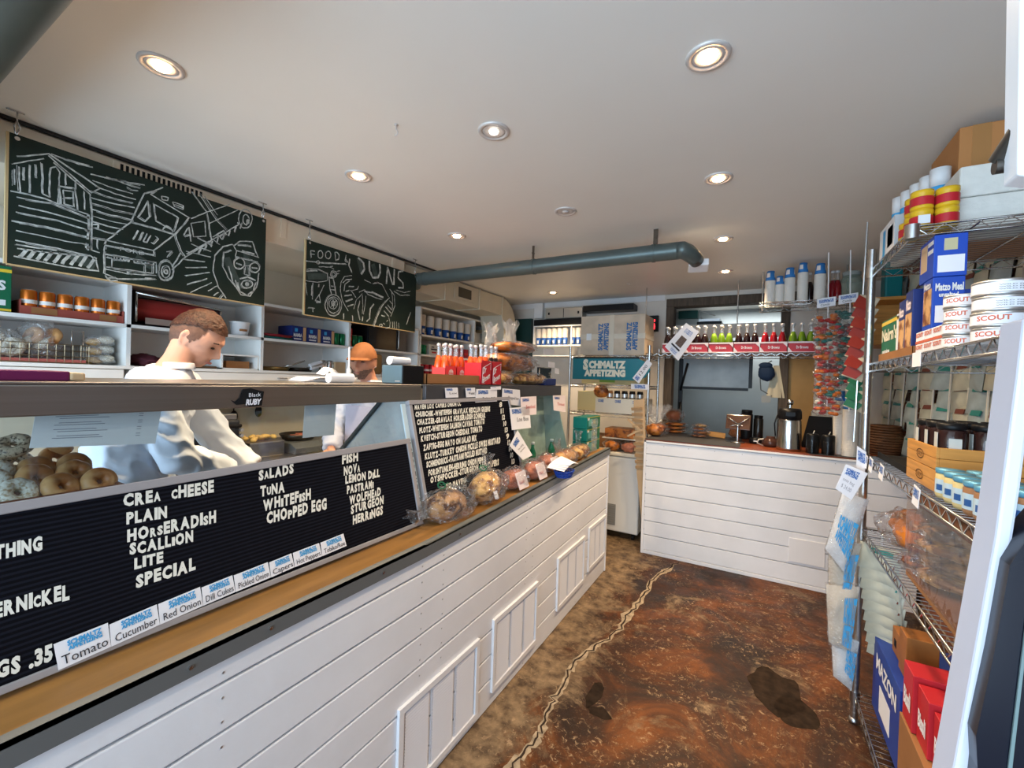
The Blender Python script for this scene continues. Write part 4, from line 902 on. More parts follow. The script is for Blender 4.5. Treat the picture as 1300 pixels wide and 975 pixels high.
# paper cup columns on the far shelves: inverted cup at the bottom with the nested white rims above
M_cupw = mat('cup_white', (.70, .66, .60), .55); M_cupb = mat('cup_blue', (.02, .10, .38), .5)
def cupcol(label, loc, h, r=.040, top_blue=False, group=None, flip=False):
    """column of nested paper cups; one whole printed cup shows, the others only their rims"""
    t = thing('paper_cup_column', label, 'paper cups', (0, 0, 0), 0, group); ch = r*2.1
    if not flip:     # printed cup at the bottom, rims rising above it
        MB().lathe([(r*.72, 0), (r*.98, ch)], n=18).build('printed_cup', M_cupb, t, world=False)
        pr = [(r*.98, ch)]; z = ch
        while z < h: pr += [(r*1.06, z+.002), (r*1.06, z+.007), (r*.99, z+.009)]; z += .0135
        MB().lathe(pr, n=18).build('nested_rims', M_cupw, t, world=False)
        a = MB()
        for s_ in (-.6, .6, 2.2): a.lathe([(r*.785, ch*.2), (r*.90, ch*.62)], n=60, cap=False)
        a = MB(); vs = []
        for i in range(5):
            th = -.45+.22*i
            for v in (.22, .66): rr_ = r*(.72+.26*v)+.001; vs.append((rr_*math.cos(th), rr_*math.sin(th), ch*v))
        a.add(vs, [(2*i, 2*i+2, 2*i+3, 2*i+1) for i in range(4)]).build('printed_panel', M_white, t, world=False)
    else:            # inverted column: rims below, printed cup upside down on top
        pr = [(r*1.0, 0)]; z = 0
        while z < h-ch: pr += [(r*1.05, z+.002), (r*1.05, z+.007), (r*1.0, z+.009)]; z += .0115
        MB().lathe(pr, n=18).build('nested_rims', M_cupw, t, world=False)
        MB().lathe([(r*.99, z), (r*.97, z+.012), (r*.74, z+ch), (r*.70, z+ch), (r*.68, z+ch-.004), (.001, z+ch-.004)], n=18).build('printed_cup', mat('cup_blue2', (.03, .19, .50), .5), t, world=False)
        a = MB()
        for th0 in (-2.1, -.2, 1.6):
            vs = []
            for i in range(5):
                th = th0-.42+.21*i
                for v in (.30, .78): rr_ = r*(.97-.23*v)+.0012; vs.append((rr_*math.cos(th), rr_*math.sin(th), z+ch*v))
            a.add(vs, [(2*i, 2*i+2, 2*i+3, 2*i+1) for i in range(4)])
        a.build('printed_panel', mat('cup_panel', (.78, .70, .64), .5), t, world=False)
    t.location = loc; return t
cc0 = cupcol('x', (0, 0, 0), .205, .044, group='paper cup columns on the top shelf beyond the chalkboards')
for k in range(7):
    c = cc0 if k == 0 else dup(cc0, (0, 0, 0)); c.location = (-3.11, 3.46+k*.135, 1.9405)
    c['label'] = f'column of nested white and blue paper cups, {ORD[k]} along the far top shelf'
M_twhite = mat('tea_white', (.66, .62, .55), .5)
for k in range(2):
    carton('tea_box', f'white box with black print, {["next to the green cans", "next to the red packets"][k]} on the far middle shelf', 'box', (-3.2, 3.575+k*.17, 1.7345), (-3.085, 3.725+k*.17, 1.85), M_twhite, [('+x', .15, .5, .85, .62, M_ink), ('+x', .25, .2, .75, .34, M_red), ('+x', .2, .72, .5, .82, M_ink)])
for k in range(4):
    carton('red_packet', f'small red packet, {ORD[k]} of four after the white tea boxes', 'box', (-3.17, 3.92+k*.095, 1.7345), (-3.09, 4.005+k*.095, 1.845), mat('dark_red', (.30, .01, .03), .4), [('+x', .1, .35, .9, .6, M_red)], group='red packets on the far middle shelf')
rc0 = can('drink_can', 'x', 'can', mat('red_can', (.42, .02, .03), .25, .4), .032, .125, M_pink, group='red cans along the far bottom shelf')
for k in range(11):
    c = rc0 if k == 0 else dup(rc0, (0, 0, 0)); c.location = (-3.10, 3.46+k*.083, 1.5085)
    c['label'] = f'red can, {ORD[k]} in the row on the far bottom shelf'
carton('white_box', 'square white box on the last shelf section near the back', 'box', (-3.25, 4.42, 1.9405), (-3.09, 4.60, 2.07), M_twhite, [('+x', .1, .1, .9, .9, M_cupw)])
carton('kraft_box', 'brown cardboard box on the last shelf section near the back', 'box', (-3.3, 4.63, 1.9405), (-3.08, 4.92, 2.13), M_kraftl)
carton('kraft_bag', 'small brown paper bag on the last shelf section', 'bag', (-3.2, 4.42, 1.7345), (-3.1, 4.56, 1.88), M_kraft, bevel=.01)
carton('white_box', 'small pale box under the brown paper bag', 'box', (-3.2, 4.40, 1.5085), (-3.09, 4.60, 1.64), M_twhite)
pl = thing('baking_tray', 'brown flat baking tray on the shelf ledge beside the first worker', 'tray', (-3.15, 1.36, 1.5085))
MB().box(-3.34, -3.07, 1.20, 1.48, 1.509, 1.525).build('tray', mat('tray_brown', (.10, .06, .03), .5), pl, bevel=.006)
bd = thing('cloth_bundle', 'dark red cloth bundle on the shelf ledge behind the first worker', 'cloth', (-3.18, 1.13, 1.5085))
MB().blob((-3.17, 1.13, 1.545), (.10, .08, .036), .35, n=22, m=14, seed=9).build('cloth', mat('maroon_cloth', (.08, .015, .025), .8), bd)

# ------------------------------------------------------------------ equipment on the rear counter (seen through the glass)
RZ = .9455
pg = thing('panini_grill', 'black and steel panini grill on the rear counter', 'grill', (-2.95, 1.33, RZ))
MB().box(-3.16, -2.74, 1.14, 1.50, RZ, 1.05).build('base', M_black, pg, bevel=.008)
MB().box(-3.14, -2.76, 1.16, 1.47, 1.055, 1.20).build('lid', mat('grill_black', (.02, .02, .022), .3), pg, bevel=.012)
MB().box(-3.12, -2.78, 1.18, 1.46, 1.20, 1.235).box(-2.75, -2.735, 1.15, 1.49, .95, 1.0).build('steel_trim', M_steel, pg, bevel=.004)
MB().tube([(-2.77, 1.19, 1.15), (-2.70, 1.20, 1.17), (-2.70, 1.44, 1.17), (-2.77, 1.45, 1.15)], .011).build('handle', M_dark, pg)
for k in range(3): MB().cyl((-2.745, 1.465, 1.14-.035*k+.0), (-2.728, 1.465, 1.14-.035*k), .011, n=14).build('knob', M_alu, pg)
fp = thing('food_pan', 'small steel food pan of yellow pieces beside the grill', 'tray', (-2.85, 1.64, RZ))
MB().box(-2.96, -2.76, 1.53, 1.76, RZ, 1.045).build('pan', M_steel, fp, bevel=.006)
mb = MB()
for k in range(16): mb.blob((rnd.uniform(-2.94, -2.79), rnd.uniform(1.55, 1.73), 1.05+rnd.uniform(0, .02)), (.022, .020, .014), .3, n=8, m=6, seed=k)
tag(mb.build('potato_pieces', mat('potato', (.66, .42, .12), .5), fp), kind='stuff')
hb = thing('induction_hob', 'grey countertop hob with a dark knob panel behind the case', 'hob', (-2.86, 2.02, RZ))
MB().prism([(-3.1, 1.80, RZ), (-2.70, 1.80, RZ), (-2.70, 1.80, .985), (-2.76, 1.80, 1.015), (-3.1, 1.80, 1.015)], (0, .46, 0)).build('body', mat('hob_grey', (.16, .16, .15), .35, .5), hb, bevel=.004)
q = [(-2.699, 2.0, .955), (-2.699, 2.24, .955), (-2.702, 2.24, .985), (-2.702, 2.0, .985)]
MB().slab(q, X0, .002).build('control_panel', M_black, hb)
for k in range(4): MB().cyl((-2.698, 2.03+k*.06, .970), (-2.690, 2.03+k*.06, .970), .008, n=12).build('knob', M_alu, hb)
fr = thing('frying_pan', 'dark frying pan with cooked strips on the hob', 'pan', (-2.90, 1.95, 1.0155))
MB().lathe([(.001, .001), (.10, .001), (.125, .045), (.121, .045), (.097, .007), (.001, .007)], n=28, cap=False).build('pan', M_iron, fr, world=False)
MB().tube([(.02, .118, .04), (.06, .22, .075), (.09, .32, .11)], .008).tube([(.0, .118, .04), (.02, .22, .06), (.03, .34, .08)], .006).build('handle', M_alu, fr, world=False)
mb = MB()
for k in range(5): mb.obox((rnd.uniform(-.04, .05), rnd.uniform(-.05, .05), .018+.006*k), (.02, .09, .006), rotm(0, 0, rnd.uniform(-50, 50)))
mb.build('bacon_strips', mat('bacon', (.45, .13, .07), .5), fr, world=False)
ut = thing('utensil_rail', 'black spatula and ladle hanging behind the hob', 'utensils', (-3.38, 1.8, 1.2))
mb = MB()
for y, z0 in ((1.62, 1.06), (1.75, 1.12), (1.93, 1.15)):
    mb.tube([(-3.385, y, 1.38), (-3.38, y, z0+.08)], .005, n=6); mb.blob((-3.375, y, z0+.04), (.006, .028, .045), 0, n=12, m=8)
mb.build('utensils', M_dark, ut)
MB().cyl((-3.37, 2.02, 1.30), (-3.37, 2.02, 1.39), .008, n=10).build('blue_handle', M_blue, ut)
bl = thing('blender_stand', 'dark appliance column behind the grill on the rear counter', 'appliance', (-3.2, 1.52, RZ))
MB().box(-3.36, -3.17, 1.46, 1.56, RZ, 1.35).build('body', mat('appliance_khaki', (.10, .09, .06), .5), bl, bevel=.01)
# ------------------------------------------------------------------ people
M_skin = mat('skin_fair', (.62, .33, .23), .5, var=.08, scale=12)
M_skin2 = mat('skin_ruddy', (.52, .25, .16), .5, var=.08, scale=12)
M_shirt = mat('white_shirt', (.74, .77, .84), .65, bump=.15, bscale=25)
M_shirt2 = mat('pale_shirt', (.60, .60, .68), .7)
M_hair = mat('brown_hair', (.050, .018, .009), .6, var=.5, scale=60, bump=.5, bscale=120)
M_fade = mat('hair_fade', (.13, .065, .042), .65, var=.25, scale=80)
M_lip = mat('lips', (.42, .16, .13), .5); M_eye = mat('eye_dark', (.02, .012, .01), .3); M_trou = mat('dark_trousers', (.02, .022, .03), .8)
def G(a, b, s): return math.exp(-((a-b)/s)**2)
def head_pt(d, k=1.0):
    x, y, z = d; X = x*.076; Y = y*.097; Z = z*.120
    if z < 0:
        n = (-z)**1.4; X *= 1-.36*n; Y = Y*(1-.02*n) if y > 0 else Y*(1-.45*n)
        if y > 0: Y += .016*G(z, -.80, .22)*G(x, 0, .45)*1.2
    if y > 0:
        fx = abs(x)
        Y -= .012*G(fx, .36, .17)*G(z, .06, .13)
        Y += .006*G(z, .26, .10)*G(fx, .25, .35)
        Y += .030*G(x, 0, .11)*max(0, 1-abs(z+.20)/.32)*(1 if z > -.30 else max(0, 1-(-.30-z)/.08))
        Y += .006*G(fx, .16, .08)*G(z, -.27, .06)
        Y += .010*G(z, -.53, .09)*G(x, 0, .22) - .007*G(z, -.535, .018)*G(x, 0, .25)
        X += math.copysign(.004, x)*G(fx, .62, .2)*G(z, -.12, .2)
        Y -= .008*G(fx, .62, .2)*G(z, -.45, .25)
    return V((X, Y, Z))*k
def sph(n=72, m=56):
    for j in range(m+1):
        ph = PI*j/m
        for i in range(n):
            th = 2*PI*i/n; yield (math.sin(ph)*math.cos(th), math.sin(ph)*math.sin(th), math.cos(ph))
def head_mesh(mb, M, n=72, m=56):
    vs = [M @ head_pt(d) for d in sph(n, m)]
    mb.add(vs, [(j*n+i, (j+1)*n+i, (j+1)*n+(i+1) % n, j*n+(i+1) % n) for j in range(m) for i in range(n)], True)
    for s in (-1, 1):   # ears
        a = len(mb.v); mb.torus((0, 0, 0), .020, .0065, rotm(0, 90, 0), n=18, m=8)
        for i in range(a, len(mb.v)):
            v = mb.v[i]; mb.v[i] = M @ V((s*(.0745+v.x*.5+.006*(v.y < 0)), v.y*.75-.008-v.z*.15, v.z*1.25-.008))
        a = len(mb.v); mb.blob((0, 0, 0), (.005, .014, .022), n=12, m=8)
        for i in range(a, len(mb.v)): v = mb.v[i]; mb.v[i] = M @ V((s*.073+v.x, v.y-.008, v.z-.008))
def shell(mb, M, mask, k, amp=0, fr=30, n=72, m=56, outer=None):
    ds = list(sph(n, m)); idx = {}; vs = []
    for q, d in enumerate(ds):
        if mask(d):
            p = head_pt(d) if outer is None else outer(d); kk = k+amp*noise.noise(V(d)*fr*.2)+amp*.5*noise.noise(V(d)*fr)
            idx[q] = len(vs); vs.append(M @ (p*kk))
    fs = []
    for j in range(m):
        for i in range(n):
            f = (j*n+i, (j+1)*n+i, (j+1)*n+(i+1) % n, j*n+(i+1) % n)
            if all(a in idx for a in f): fs.append(tuple(idx[a] for a in f))
    mb.add(vs, fs, True)
def remesh(o, vox, smooth=6, disp=None):
    md = o.modifiers.new('r', 'REMESH'); md.mode = 'VOXEL'; md.voxel_size = vox; md.use_smooth_shade = True
    md = o.modifiers.new('s', 'CORRECTIVE_SMOOTH' if False else 'SMOOTH'); md.iterations = smooth; md.factor = .5
    bpy.context.view_layer.update()
    me = bpy.data.meshes.new_from_object(o.evaluated_get(bpy.context.evaluated_depsgraph_get()))
    o.modifiers.clear(); me.name = o.name; o.data = me
    me.polygons.foreach_set('use_smooth', [True]*len(me.polygons))
    if disp:
        no = [v.normal.copy() for v in me.vertices]
        for v, nn in zip(me.vertices, no): v.co = v.co + nn*disp(v.co)
        me.update()
    return o
def loft(mb, rings, n=24):
    """rings: (centre, half width vec, half depth vec)"""
    vs = []
    for c, a, b in rings:
        c, a, b = V(c), V(a), V(b)
        vs += [c+a*math.cos(2*PI*i/n)+b*math.sin(2*PI*i/n) for i in range(n)]
    k = len(rings)
    fs = [(j*n+i, j*n+(i+1) % n, (j+1)*n+(i+1) % n, (j+1)*n+i) for j in range(k-1) for i in range(n)]
    fs += [tuple(range(n-1, -1, -1)), tuple(range((k-1)*n, k*n))]
    mb.add(vs, fs, True)
def hand(mb, wrist, dirv, palmn, s=1, curl=.6, side=1):
    """palm, four unequal bent fingers and a side thumb"""
    d = V(dirv).normalized(); n = V(palmn); n = (n-d*n.dot(d)).normalized(); u = d.cross(n)*side; w = V(wrist)
    mb.tube([w, w+d*.025*s, w+d*.055*s, w+d*.085*s], .02, n=12, rs=[.024*s, .026*s, .029*s, .022*s])
    for k, (off, ln) in enumerate(((-.030, .072), (-.010, .080), (.010, .076), (.029, .060))):
        p = w+d*.080*s+u*off*s; pts = [w+d*.05*s+u*off*.8*s, p]; a = curl*.25
        for q in range(3):
            a += curl*.55; p = p+(d*math.cos(a)+n*math.sin(a))*ln*s/3*1.05; pts.append(p)
        mb.tube(pts, .009, n=8, rs=[.010*s, .0098*s, .0092*s, .0084*s, .0068*s])
    p = w+d*.03*s-u*.028*s
    mb.tube([w+d*.02*s-u*.01*s, p, p+d*.028*s-u*.018*s+n*.008*s, p+d*.055*s-u*.022*s+n*.022*s], .01, n=8, rs=[.014*s, .013*s, .011*s, .008*s])
def person(label, base, hc, heading, pitch, roll, rings, neck, arms, skin, shirt, collar_c, wr=1.5, shirt_name='shirt'):
    t = thing('person', label, 'person', base)
    M = Matrix.Translation(V(hc)) @ Matrix.Rotation(math.atan2(heading[1], heading[0])-PI/2, 4, 'Z') @ Matrix.Rotation(math.radians(roll), 4, 'Y') @ Matrix.Rotation(-math.radians(pitch), 4, 'X')
    b = MB(); head_mesh(b, M)
    b.tube([neck[0], V(neck[0]).lerp(V(neck[1]), .5), neck[1]], .05, n=20, rs=[.062, .050, .052])
    loft(b, [(c, V(a)*.86, V(d_)*.86) for c, a, d_ in rings])
    for sh_, el, wr_, dd, pn, sd in arms:
        b.tube([sh_, V(sh_).lerp(V(el), .5), el, V(el).lerp(V(wr_), .5), wr_], .04, n=14, rs=[.05, .044, .036, .032, .025])
        hand(b, wr_, dd, pn, 1, .7, sd)
    # legs
    pc = V(rings[0][0])
    for s in (-1, 1):
        a = pc+V(rings[0][1]).normalized()*.09*s
        b.tube([a+Z0*.03, (a.x, a.y, .50), (a.x, a.y, .10)], .06, n=14, rs=[.085, .058, .042])
    ob = b.build('body', skin, t); remesh(ob, .0055, 3)
    s_ = MB(); loft(s_, [(c, V(a)*1.0, V(d_)*1.0) for c, a, d_ in rings])
    for sh_, el, wr_, dd, pn, sd in arms:
        e2 = V(el).lerp(V(wr_), .9)
        s_.tube([V(sh_).lerp(V(rings[-2][0]), .3), sh_, V(sh_).lerp(V(el), .5), el, V(el).lerp(V(wr_), .45), e2], .06, n=18, rs=[.075, .076, .068, .062, .054, .044])
    so = s_.build(shirt_name, shirt, t)
    def wrink(co):
        p = V(co)+V(base); f = noise.noise(V((p.x*9, p.y*9, p.z*5)))*.012
        r = 1-abs(noise.noise(V((p.x*13+3, p.y*13, p.z*16+p.y*12))))*2
        return .004+f*wr+.007*wr*max(0, r)**2
    remesh(so, .009, 4, wrink)
    cl = MB()
    loft(cl, [(V(collar_c), (.074, .02, 0), (-.02, .062, 0)), (V(collar_c)+V((.006, .004, .026)), (.061, .015, 0), (-.015, .054, 0))])
    cl.build('collar', shirt, t, bevel=.003)
    tr_ = MB()
    for s in (-1, 1):
        a = pc+V(rings[0][1]).normalized()*.09*s
        tr_.tube([a+Z0*.06, (a.x, a.y, .50), (a.x, a.y, .06)], .08, n=16, rs=[.105, .080, .070])
        tr_.blob((a.x+.05*heading[0], a.y+.05*heading[1], .045), (.06, .07, .045), n=14, m=10)
    tr_.build('trousers', M_trou, t)
    # face details
    f = MB()
    for s in (-1, 1):
        a = len(f.v); f.blob((s*.030, .0815, .0045), (.0150, .006, .0042), n=14, m=8)
        for i in range(a, len(f.v)): f.v[i] = M @ f.v[i]
    f.build('eyes', M_eye, t)
    f = MB()
    for s in (-1, 1): f.tube([M @ V((s*.014, .0915, .026)), M @ V((s*.028, .0880, .031)), M @ V((s*.044, .0755, .027))], .0030, n=6)
    f.build('eyebrows', M_hair, t)
    f = MB(); f.tube([M @ V((-.020, .0875, -.0640)), M @ V((-.008, .0965, -.0620)), M @ V((0, .0975, -.0632)), M @ V((.008, .0965, -.0620)), M @ V((.020, .0875, -.0640))], .004, n=8, rs=[.002, .0045, .0045, .0045, .002])
    f.build('lips', M_lip, t)
    return t, M
A = V((.50, -.86, 0)).normalized(); B = V((.86, .50, 0)).normalized()
wA = V((.72, -.69, 0)).normalized(); wB = V((.69, .72, 0)).normalized()      # shoulder axis and chest direction of the first worker
rings = [((-2.10, .72, .88), wA*.165, wB*.12), ((-2.10, .71, 1.0), wA*.165, wB*.12), ((-2.09, .72, 1.15), wA*.175, wB*.125), ((-2.08, .735, 1.28), wA*.195, wB*.13), ((-2.07, .765, 1.38), wA*.20, wB*.12), ((-2.06, .80, 1.45), wA*.15, wB*.09), ((-2.055, .825, 1.50), wA*.07, wB*.062)]
p1, M1 = person('person in a white shirt, short brown hair, head bent over work behind the case', (-2.1, .72, 0), (-2.045, .905, 1.632), (.72, .69), 33, 4, rings,
            ((-2.06, .815, 1.47), (-2.05, .87, 1.60)),
            [((-1.945, .70, 1.415), (-1.90, .80, 1.16), (-1.93, 1.02, 1.055), (0, 1, -.25), (-.3, 0, -1), 1), ((-2.20, .92, 1.41), (-2.17, 1.05, 1.18), (-2.04, 1.17, 1.04), (.7, .6, -.4), (0, 0, -1), -1)],
            M_skin, M_shirt, (-2.055, .835, 1.50))
h = MB(); shell(h, M1, lambda d: d[2] > .50-.62*max(0, -d[1])-.20*max(0, .4-abs(d[1])) and (d[2] > .42 or d[1] < .35), 1.075, .035, 40); h.build('hair', M_hair, p1)
h = MB(); shell(h, M1, lambda d: d[2] > -.50+.75*max(0, d[1]+.15)*1.6 and d[1] < .40 and d[2] < .62, 1.022, .004, 60); h.build('hair_fade', M_fade, p1)
# second worker
wA2 = V((1, -.05, 0)).normalized(); wB2 = V((.05, 1, 0)).normalized()
hc2 = at(461, 459, x=-2.2)
o2 = V((hc2.x, hc2.y, 0))
def R2(x, y, z, a, b): return (o2+V((x, y, z)), wA2*a, wB2*b)
rings2 = [R2(0, .10, .88, .17, .13), R2(0, .12, 1.0, .17, .13), R2(0, .13, 1.15, .18, .13), R2(0, .13, 1.28, .195, .13), R2(0, .11, 1.34, .20, .12), R2(0, .09, 1.40, .14, .09), R2(0, .07, 1.44, .07, .06)]
p2, M2 = person('person in a brown cap with a short beard, working behind the second paper sheet', (hc2.x, hc2.y+.1, 0), hc2, (.45, -.89), 5, -3, rings2,
            (o2+V((0, .07, 1.42)), o2+V((0, .02, hc2.z-.05))),
            [(o2+V((-.19, .10, 1.36)), o2+V((-.22, -.02, 1.12)), o2+V((-.08, -.16, 1.03)), (.8, -.6, -.1), (0, 0, -1), 1), (o2+V((.19, .10, 1.36)), o2+V((.21, -.04, 1.12)), o2+V((.10, -.2, 1.0)), (-.3, -1, -.2), (0, 0, -1), -1)],
            M_skin2, M_shirt2, o2+V((0, .06, 1.44)))
M_cap = mat('brown_cap', (.24, .09, .03), .75, var=.2, scale=20)
def capdome(d): return V((d[0]*.082, d[1]*.104, d[2]*.118))
h = MB(); shell(h, M2, lambda d: d[2] > .22, 1.05, .012, 12, outer=capdome); h.build('cap_crown', M_cap, p2)
h = MB(); vs = []
for i in range(13):
    a = math.radians(25+130*i/12); vs += [M2 @ V((.084*math.cos(a), .100*math.sin(a), .030)), M2 @ V((.078*math.cos(a), .085*math.sin(a)+.085*max(0, math.sin(max(0, min(1, (a-.437)/2.268))*PI))**.6+.01, .018)), ]
h.add(vs+[v+V((0, 0, -.004)) for v in vs], [(2*i, 2*i+1, 2*i+3, 2*i+2) for i in range(12)]+[(26+2*i, 28+2*i, 29+2*i, 27+2*i) for i in range(12)], True)
h.build('cap_brim', M_cap, p2)
h = MB(); shell(h, M2, lambda d: -.88 < d[2] < -.44+.14*abs(d[0]) and d[1] > .05 and not (abs(d[0]) < .2 and -.60 < d[2] < -.46), 1.035, .02, 50); h.build('beard', mat('grey_beard', (.16, .10, .075), .8, var=.4, scale=90), p2)
h = MB(); shell(h, M2, lambda d: -.35 < d[2] < .30 and d[1] < -.1, 1.03, .01, 40); h.build('hair', M_hair, p2)
MB().prism([(o2+V((-.13, -.015, .95))), (o2+V((.13, -.015, .95))), (o2+V((.12, -.02, 1.30))), (o2+V((-.12, -.02, 1.30)))], (0, -.006, 0)).build('apron', mat('lilac_apron', (.50, .48, .60), .7), p2)
MB().blob(M2 @ V((-.079, -.008, -.03)), (.004, .004, .004), n=10, m=8).build('earring', M_chrome, p2)
# ------------------------------------------------------------------ bagels in the first case
tr = thing('wooden_tray', 'brown wooden tray of bagels on the glass shelf of the first case', 'tray', (-1.58, .0, 1.172))
MB().box(-1.76, -1.40, -.66, .462, 1.173, 1.179).box(-1.405, -1.395, -.66, .462, 1.173, 1.203).box(-1.76, -1.752, -.66, .462, 1.173, 1.203).box(-1.76, -1.395, .455, .465, 1.173, 1.203).build('tray', mat('tray_wood', (.20, .075, .035), .5, var=.2, scale=12), tr, bevel=.002)
bm = [M_bsesame, M_bplain, M_bplain, M_bplain, M_bpoppy]
def bagel(label, loc, rx, ry, rz, m, group='bagels in the case tray', R=.0215, r=.0152):
    o = MB().torus((0, 0, 0), R, r, n=26, m=12, amp=.18, seed=rnd.random()*50).build('bagel', m); o.location = loc; o.rotation_euler = rot3(rx, ry, rz); tag(o, label, 'bagel', group); return o
rows = [(-1.448, 1.207, 0), (-1.515, 1.212, .028), (-1.585, 1.220, .01), (-1.66, 1.230, .03)]
nm = ['plain', 'sesame', 'everything']
for ri, (x, z, dy) in enumerate(rows):
    for k in range(8):
        y = .430-k*.070-dy
        m = M_bsesame if (k >= 2 and ri < 3 and k < 5) else (M_bpoppy if (ri == 3 and k % 2) or k > 5 else M_bplain)
        kind = {M_bsesame.name: 'white seeded', M_bpoppy.name: 'dark seeded', M_bplain.name: 'plain golden'}[m.name]
        bagel(f'{kind} bagel, {ORD[k]} from the worker in the {ORD[ri]} row behind the glass', (x, y, z+.012*(ri > 0)), rnd.uniform(-8, 8), 62+rnd.uniform(-14, 8), rnd.uniform(-18, 18), m)
for k in range(5):
    bagel(f'{"everything" if k % 2 else "brown"} bagel lying on top of the heap, {ORD[k]} from the paper menu', (-1.64+.03*(k % 2), .40-k*.085, 1.285+.01*(k % 2)), rnd.uniform(-20, 20), 35, rnd.uniform(0, 90), M_bpoppy if k % 2 else M_bplain)
# ------------------------------------------------------------------ on top of the cases
ZT = 1.4645
w = thing('wall_decal', 'small black and white sticker on the steel band above the panini grill', 'sticker', (-1.299, .68, 1.4))
q = [at(296, 518, x=-1.298), at(334, 516, x=-1.298), at(336, 494, x=-1.298), at(300, 495, x=-1.298)]
mb = MB(); mb.prism([at(a, b, x=-1.2985) for a, b in ((293, 508), (300, 514), (312, 513), (316, 516), (332, 515), (335, 497), (318, 493), (308, 494), (304, 505), (298, 510))], (.0012, 0, 0)).build('sticker', M_dark, w)
mb = MB(); qq = [at(312, 514, x=-1.297), at(331, 513, x=-1.297), at(332, 506, x=-1.297), at(313, 507, x=-1.297)]
mb.textq('RUBY', qq, bold=.05, lift=.0005, n=X0); qq = [at(316, 504, x=-1.297), at(331, 503, x=-1.297), at(331, 498, x=-1.297), at(316, 499, x=-1.297)]; mb.textq('Black', qq, bold=0, lift=.0005, n=X0).build('lettering', M_paper, w)
b = thing('order_book', 'dark magenta notebook with wooden ends lying on the first case', 'book', (-1.42, .25, ZT))
MB().box(-1.50, -1.36, .02, .35, ZT, ZT+.022).build('cover', mat('magenta_book', (.14, .01, .07), .5), b, bevel=.003)
MB().box(-1.505, -1.355, .35, .375, ZT+.001, ZT+.019).build('pencils', M_kraftl, b, bevel=.004)
# paper rolls
for k, (a, c) in enumerate(((-1.47, 1.20), (-1.45, 1.20))):
    break
t = thing('paper_roll', 'white roll of receipt paper lying on the first case', 'paper roll', (-1.43, 1.19, ZT))
MB().cyl((-1.43, 1.08, ZT+.019), (-1.43, 1.19, ZT+.019), .0185, n=24).build('roll', M_paper, t)
MB().cyl((-1.43, 1.19, ZT+.022), (-1.43, 1.193, ZT+.022), .009, n=16).build('core', M_dark, t)
t = thing('paper_sheets', 'loose pile of white wrapping paper behind the receipt roll', 'paper', (-1.70, 1.22, ZT))
for k in range(4):
    MB().obox((-1.66, 1.22+.01*k, ZT+.003+.005*k), (.14, .22, .004), rotm(0, 0, -8+5*k)).build('sheet', M_paper, t, bevel=.003)
t = thing('spindle', 'thin white upright rod standing by the paper rolls', 'rod', (-1.60, 1.24, ZT)); p = at(443, 470, x=-1.62)
MB().cyl((-1.62, p.y, ZT+.058), (-1.62, p.y, ZT+.16), .004, n=8).cyl((-1.62, p.y, ZT), (-1.62, p.y, ZT+.06), .010, n=10).build('rod', M_paper, t)
t = thing('paper_curl', 'curled torn end of white paper beside the upright rod', 'paper', (-1.52, 1.12, ZT))
vs = []
for i in range(13):
    a = -.3+i*.33; vs += [(-1.50+.02*math.cos(a)-.003*i, 1.10+.012*i, ZT+.035+.020*math.sin(a)), (-1.58+.02*math.cos(a)-.003*i, 1.12+.012*i, ZT+.04+.022*math.sin(a))]
MB().add(vs+[V(v)+V((0, 0, .0015)) for v in vs], [(2*i, 2*i+1, 2*i+3, 2*i+2) for i in range(12)]+[(26+2*i, 28+2*i, 29+2*i, 27+2*i) for i in range(12)], True).build('paper', M_paper, t)
# speaker box
sp = thing('speaker', 'small box speaker with a blue-grey cloth front and black side on the case', 'speaker', (-1.43, 1.5, ZT))
a = at(485, 489, x=-1.36); c = at(512, 489, x=-1.36)
MB().box(-1.487, -1.36, 1.405, 1.542, ZT+.0, ZT+.085).build('cabinet', M_black, sp, bevel=.004)
MB().box(-1.484, -1.363, 1.400, 1.4055, ZT+.003, ZT+.082).build('cloth_front', mat('speaker_cloth', (.10, .17, .22), .8), sp, bevel=.002)
MB().box(-1.400, -1.372, 1.398, 1.400, ZT+.010, ZT+.014).build('badge', M_alu, sp)
t = thing('paper_roll', 'white paper roll resting on top of the box speaker', 'paper roll', (-1.47, 1.42, ZT+.0855))
MB().cyl((-1.45, 1.41, ZT+.104), (-1.45, 1.53, ZT+.104), .019, n=22).build('roll', M_paper, t)
# cardboard tray and soda bottles
t = thing('kraft_tray', 'low brown cardboard tray behind the red soda carriers', 'box', (-1.43, 1.75, ZT))
MB().box(-1.53, -1.35, 1.55, 2.02, ZT, ZT+.004).box(-1.354, -1.35, 1.55, 2.02, ZT, ZT+.050).box(-1.53, -1.526, 1.55, 2.02, ZT, ZT+.05).box(-1.53, -1.35, 1.55, 1.554, ZT, ZT+.05).box(-1.53, -1.35, 2.016, 2.02, ZT, ZT+.05).build('tray', M_kraft, t)
M_liqo = mat('orange_soda', (.75, .09, .01), .06, spec=.6, coat=.5); M_liqc = mat('cola_soda', (.012, .004, .005), .05, coat=.5); M_liqr = mat('cherry_soda', (.22, .004, .010), .05, coat=.5)
M_liqg = mat('apple_soda', (.11, .21, .01), .06, coat=.5); M_gls = film('bottle_glass', gloss=.5, rough=.03, bump=0, haze=.06)
M_capw = mat('cap_silver', (.62, .62, .64), .35, .4)
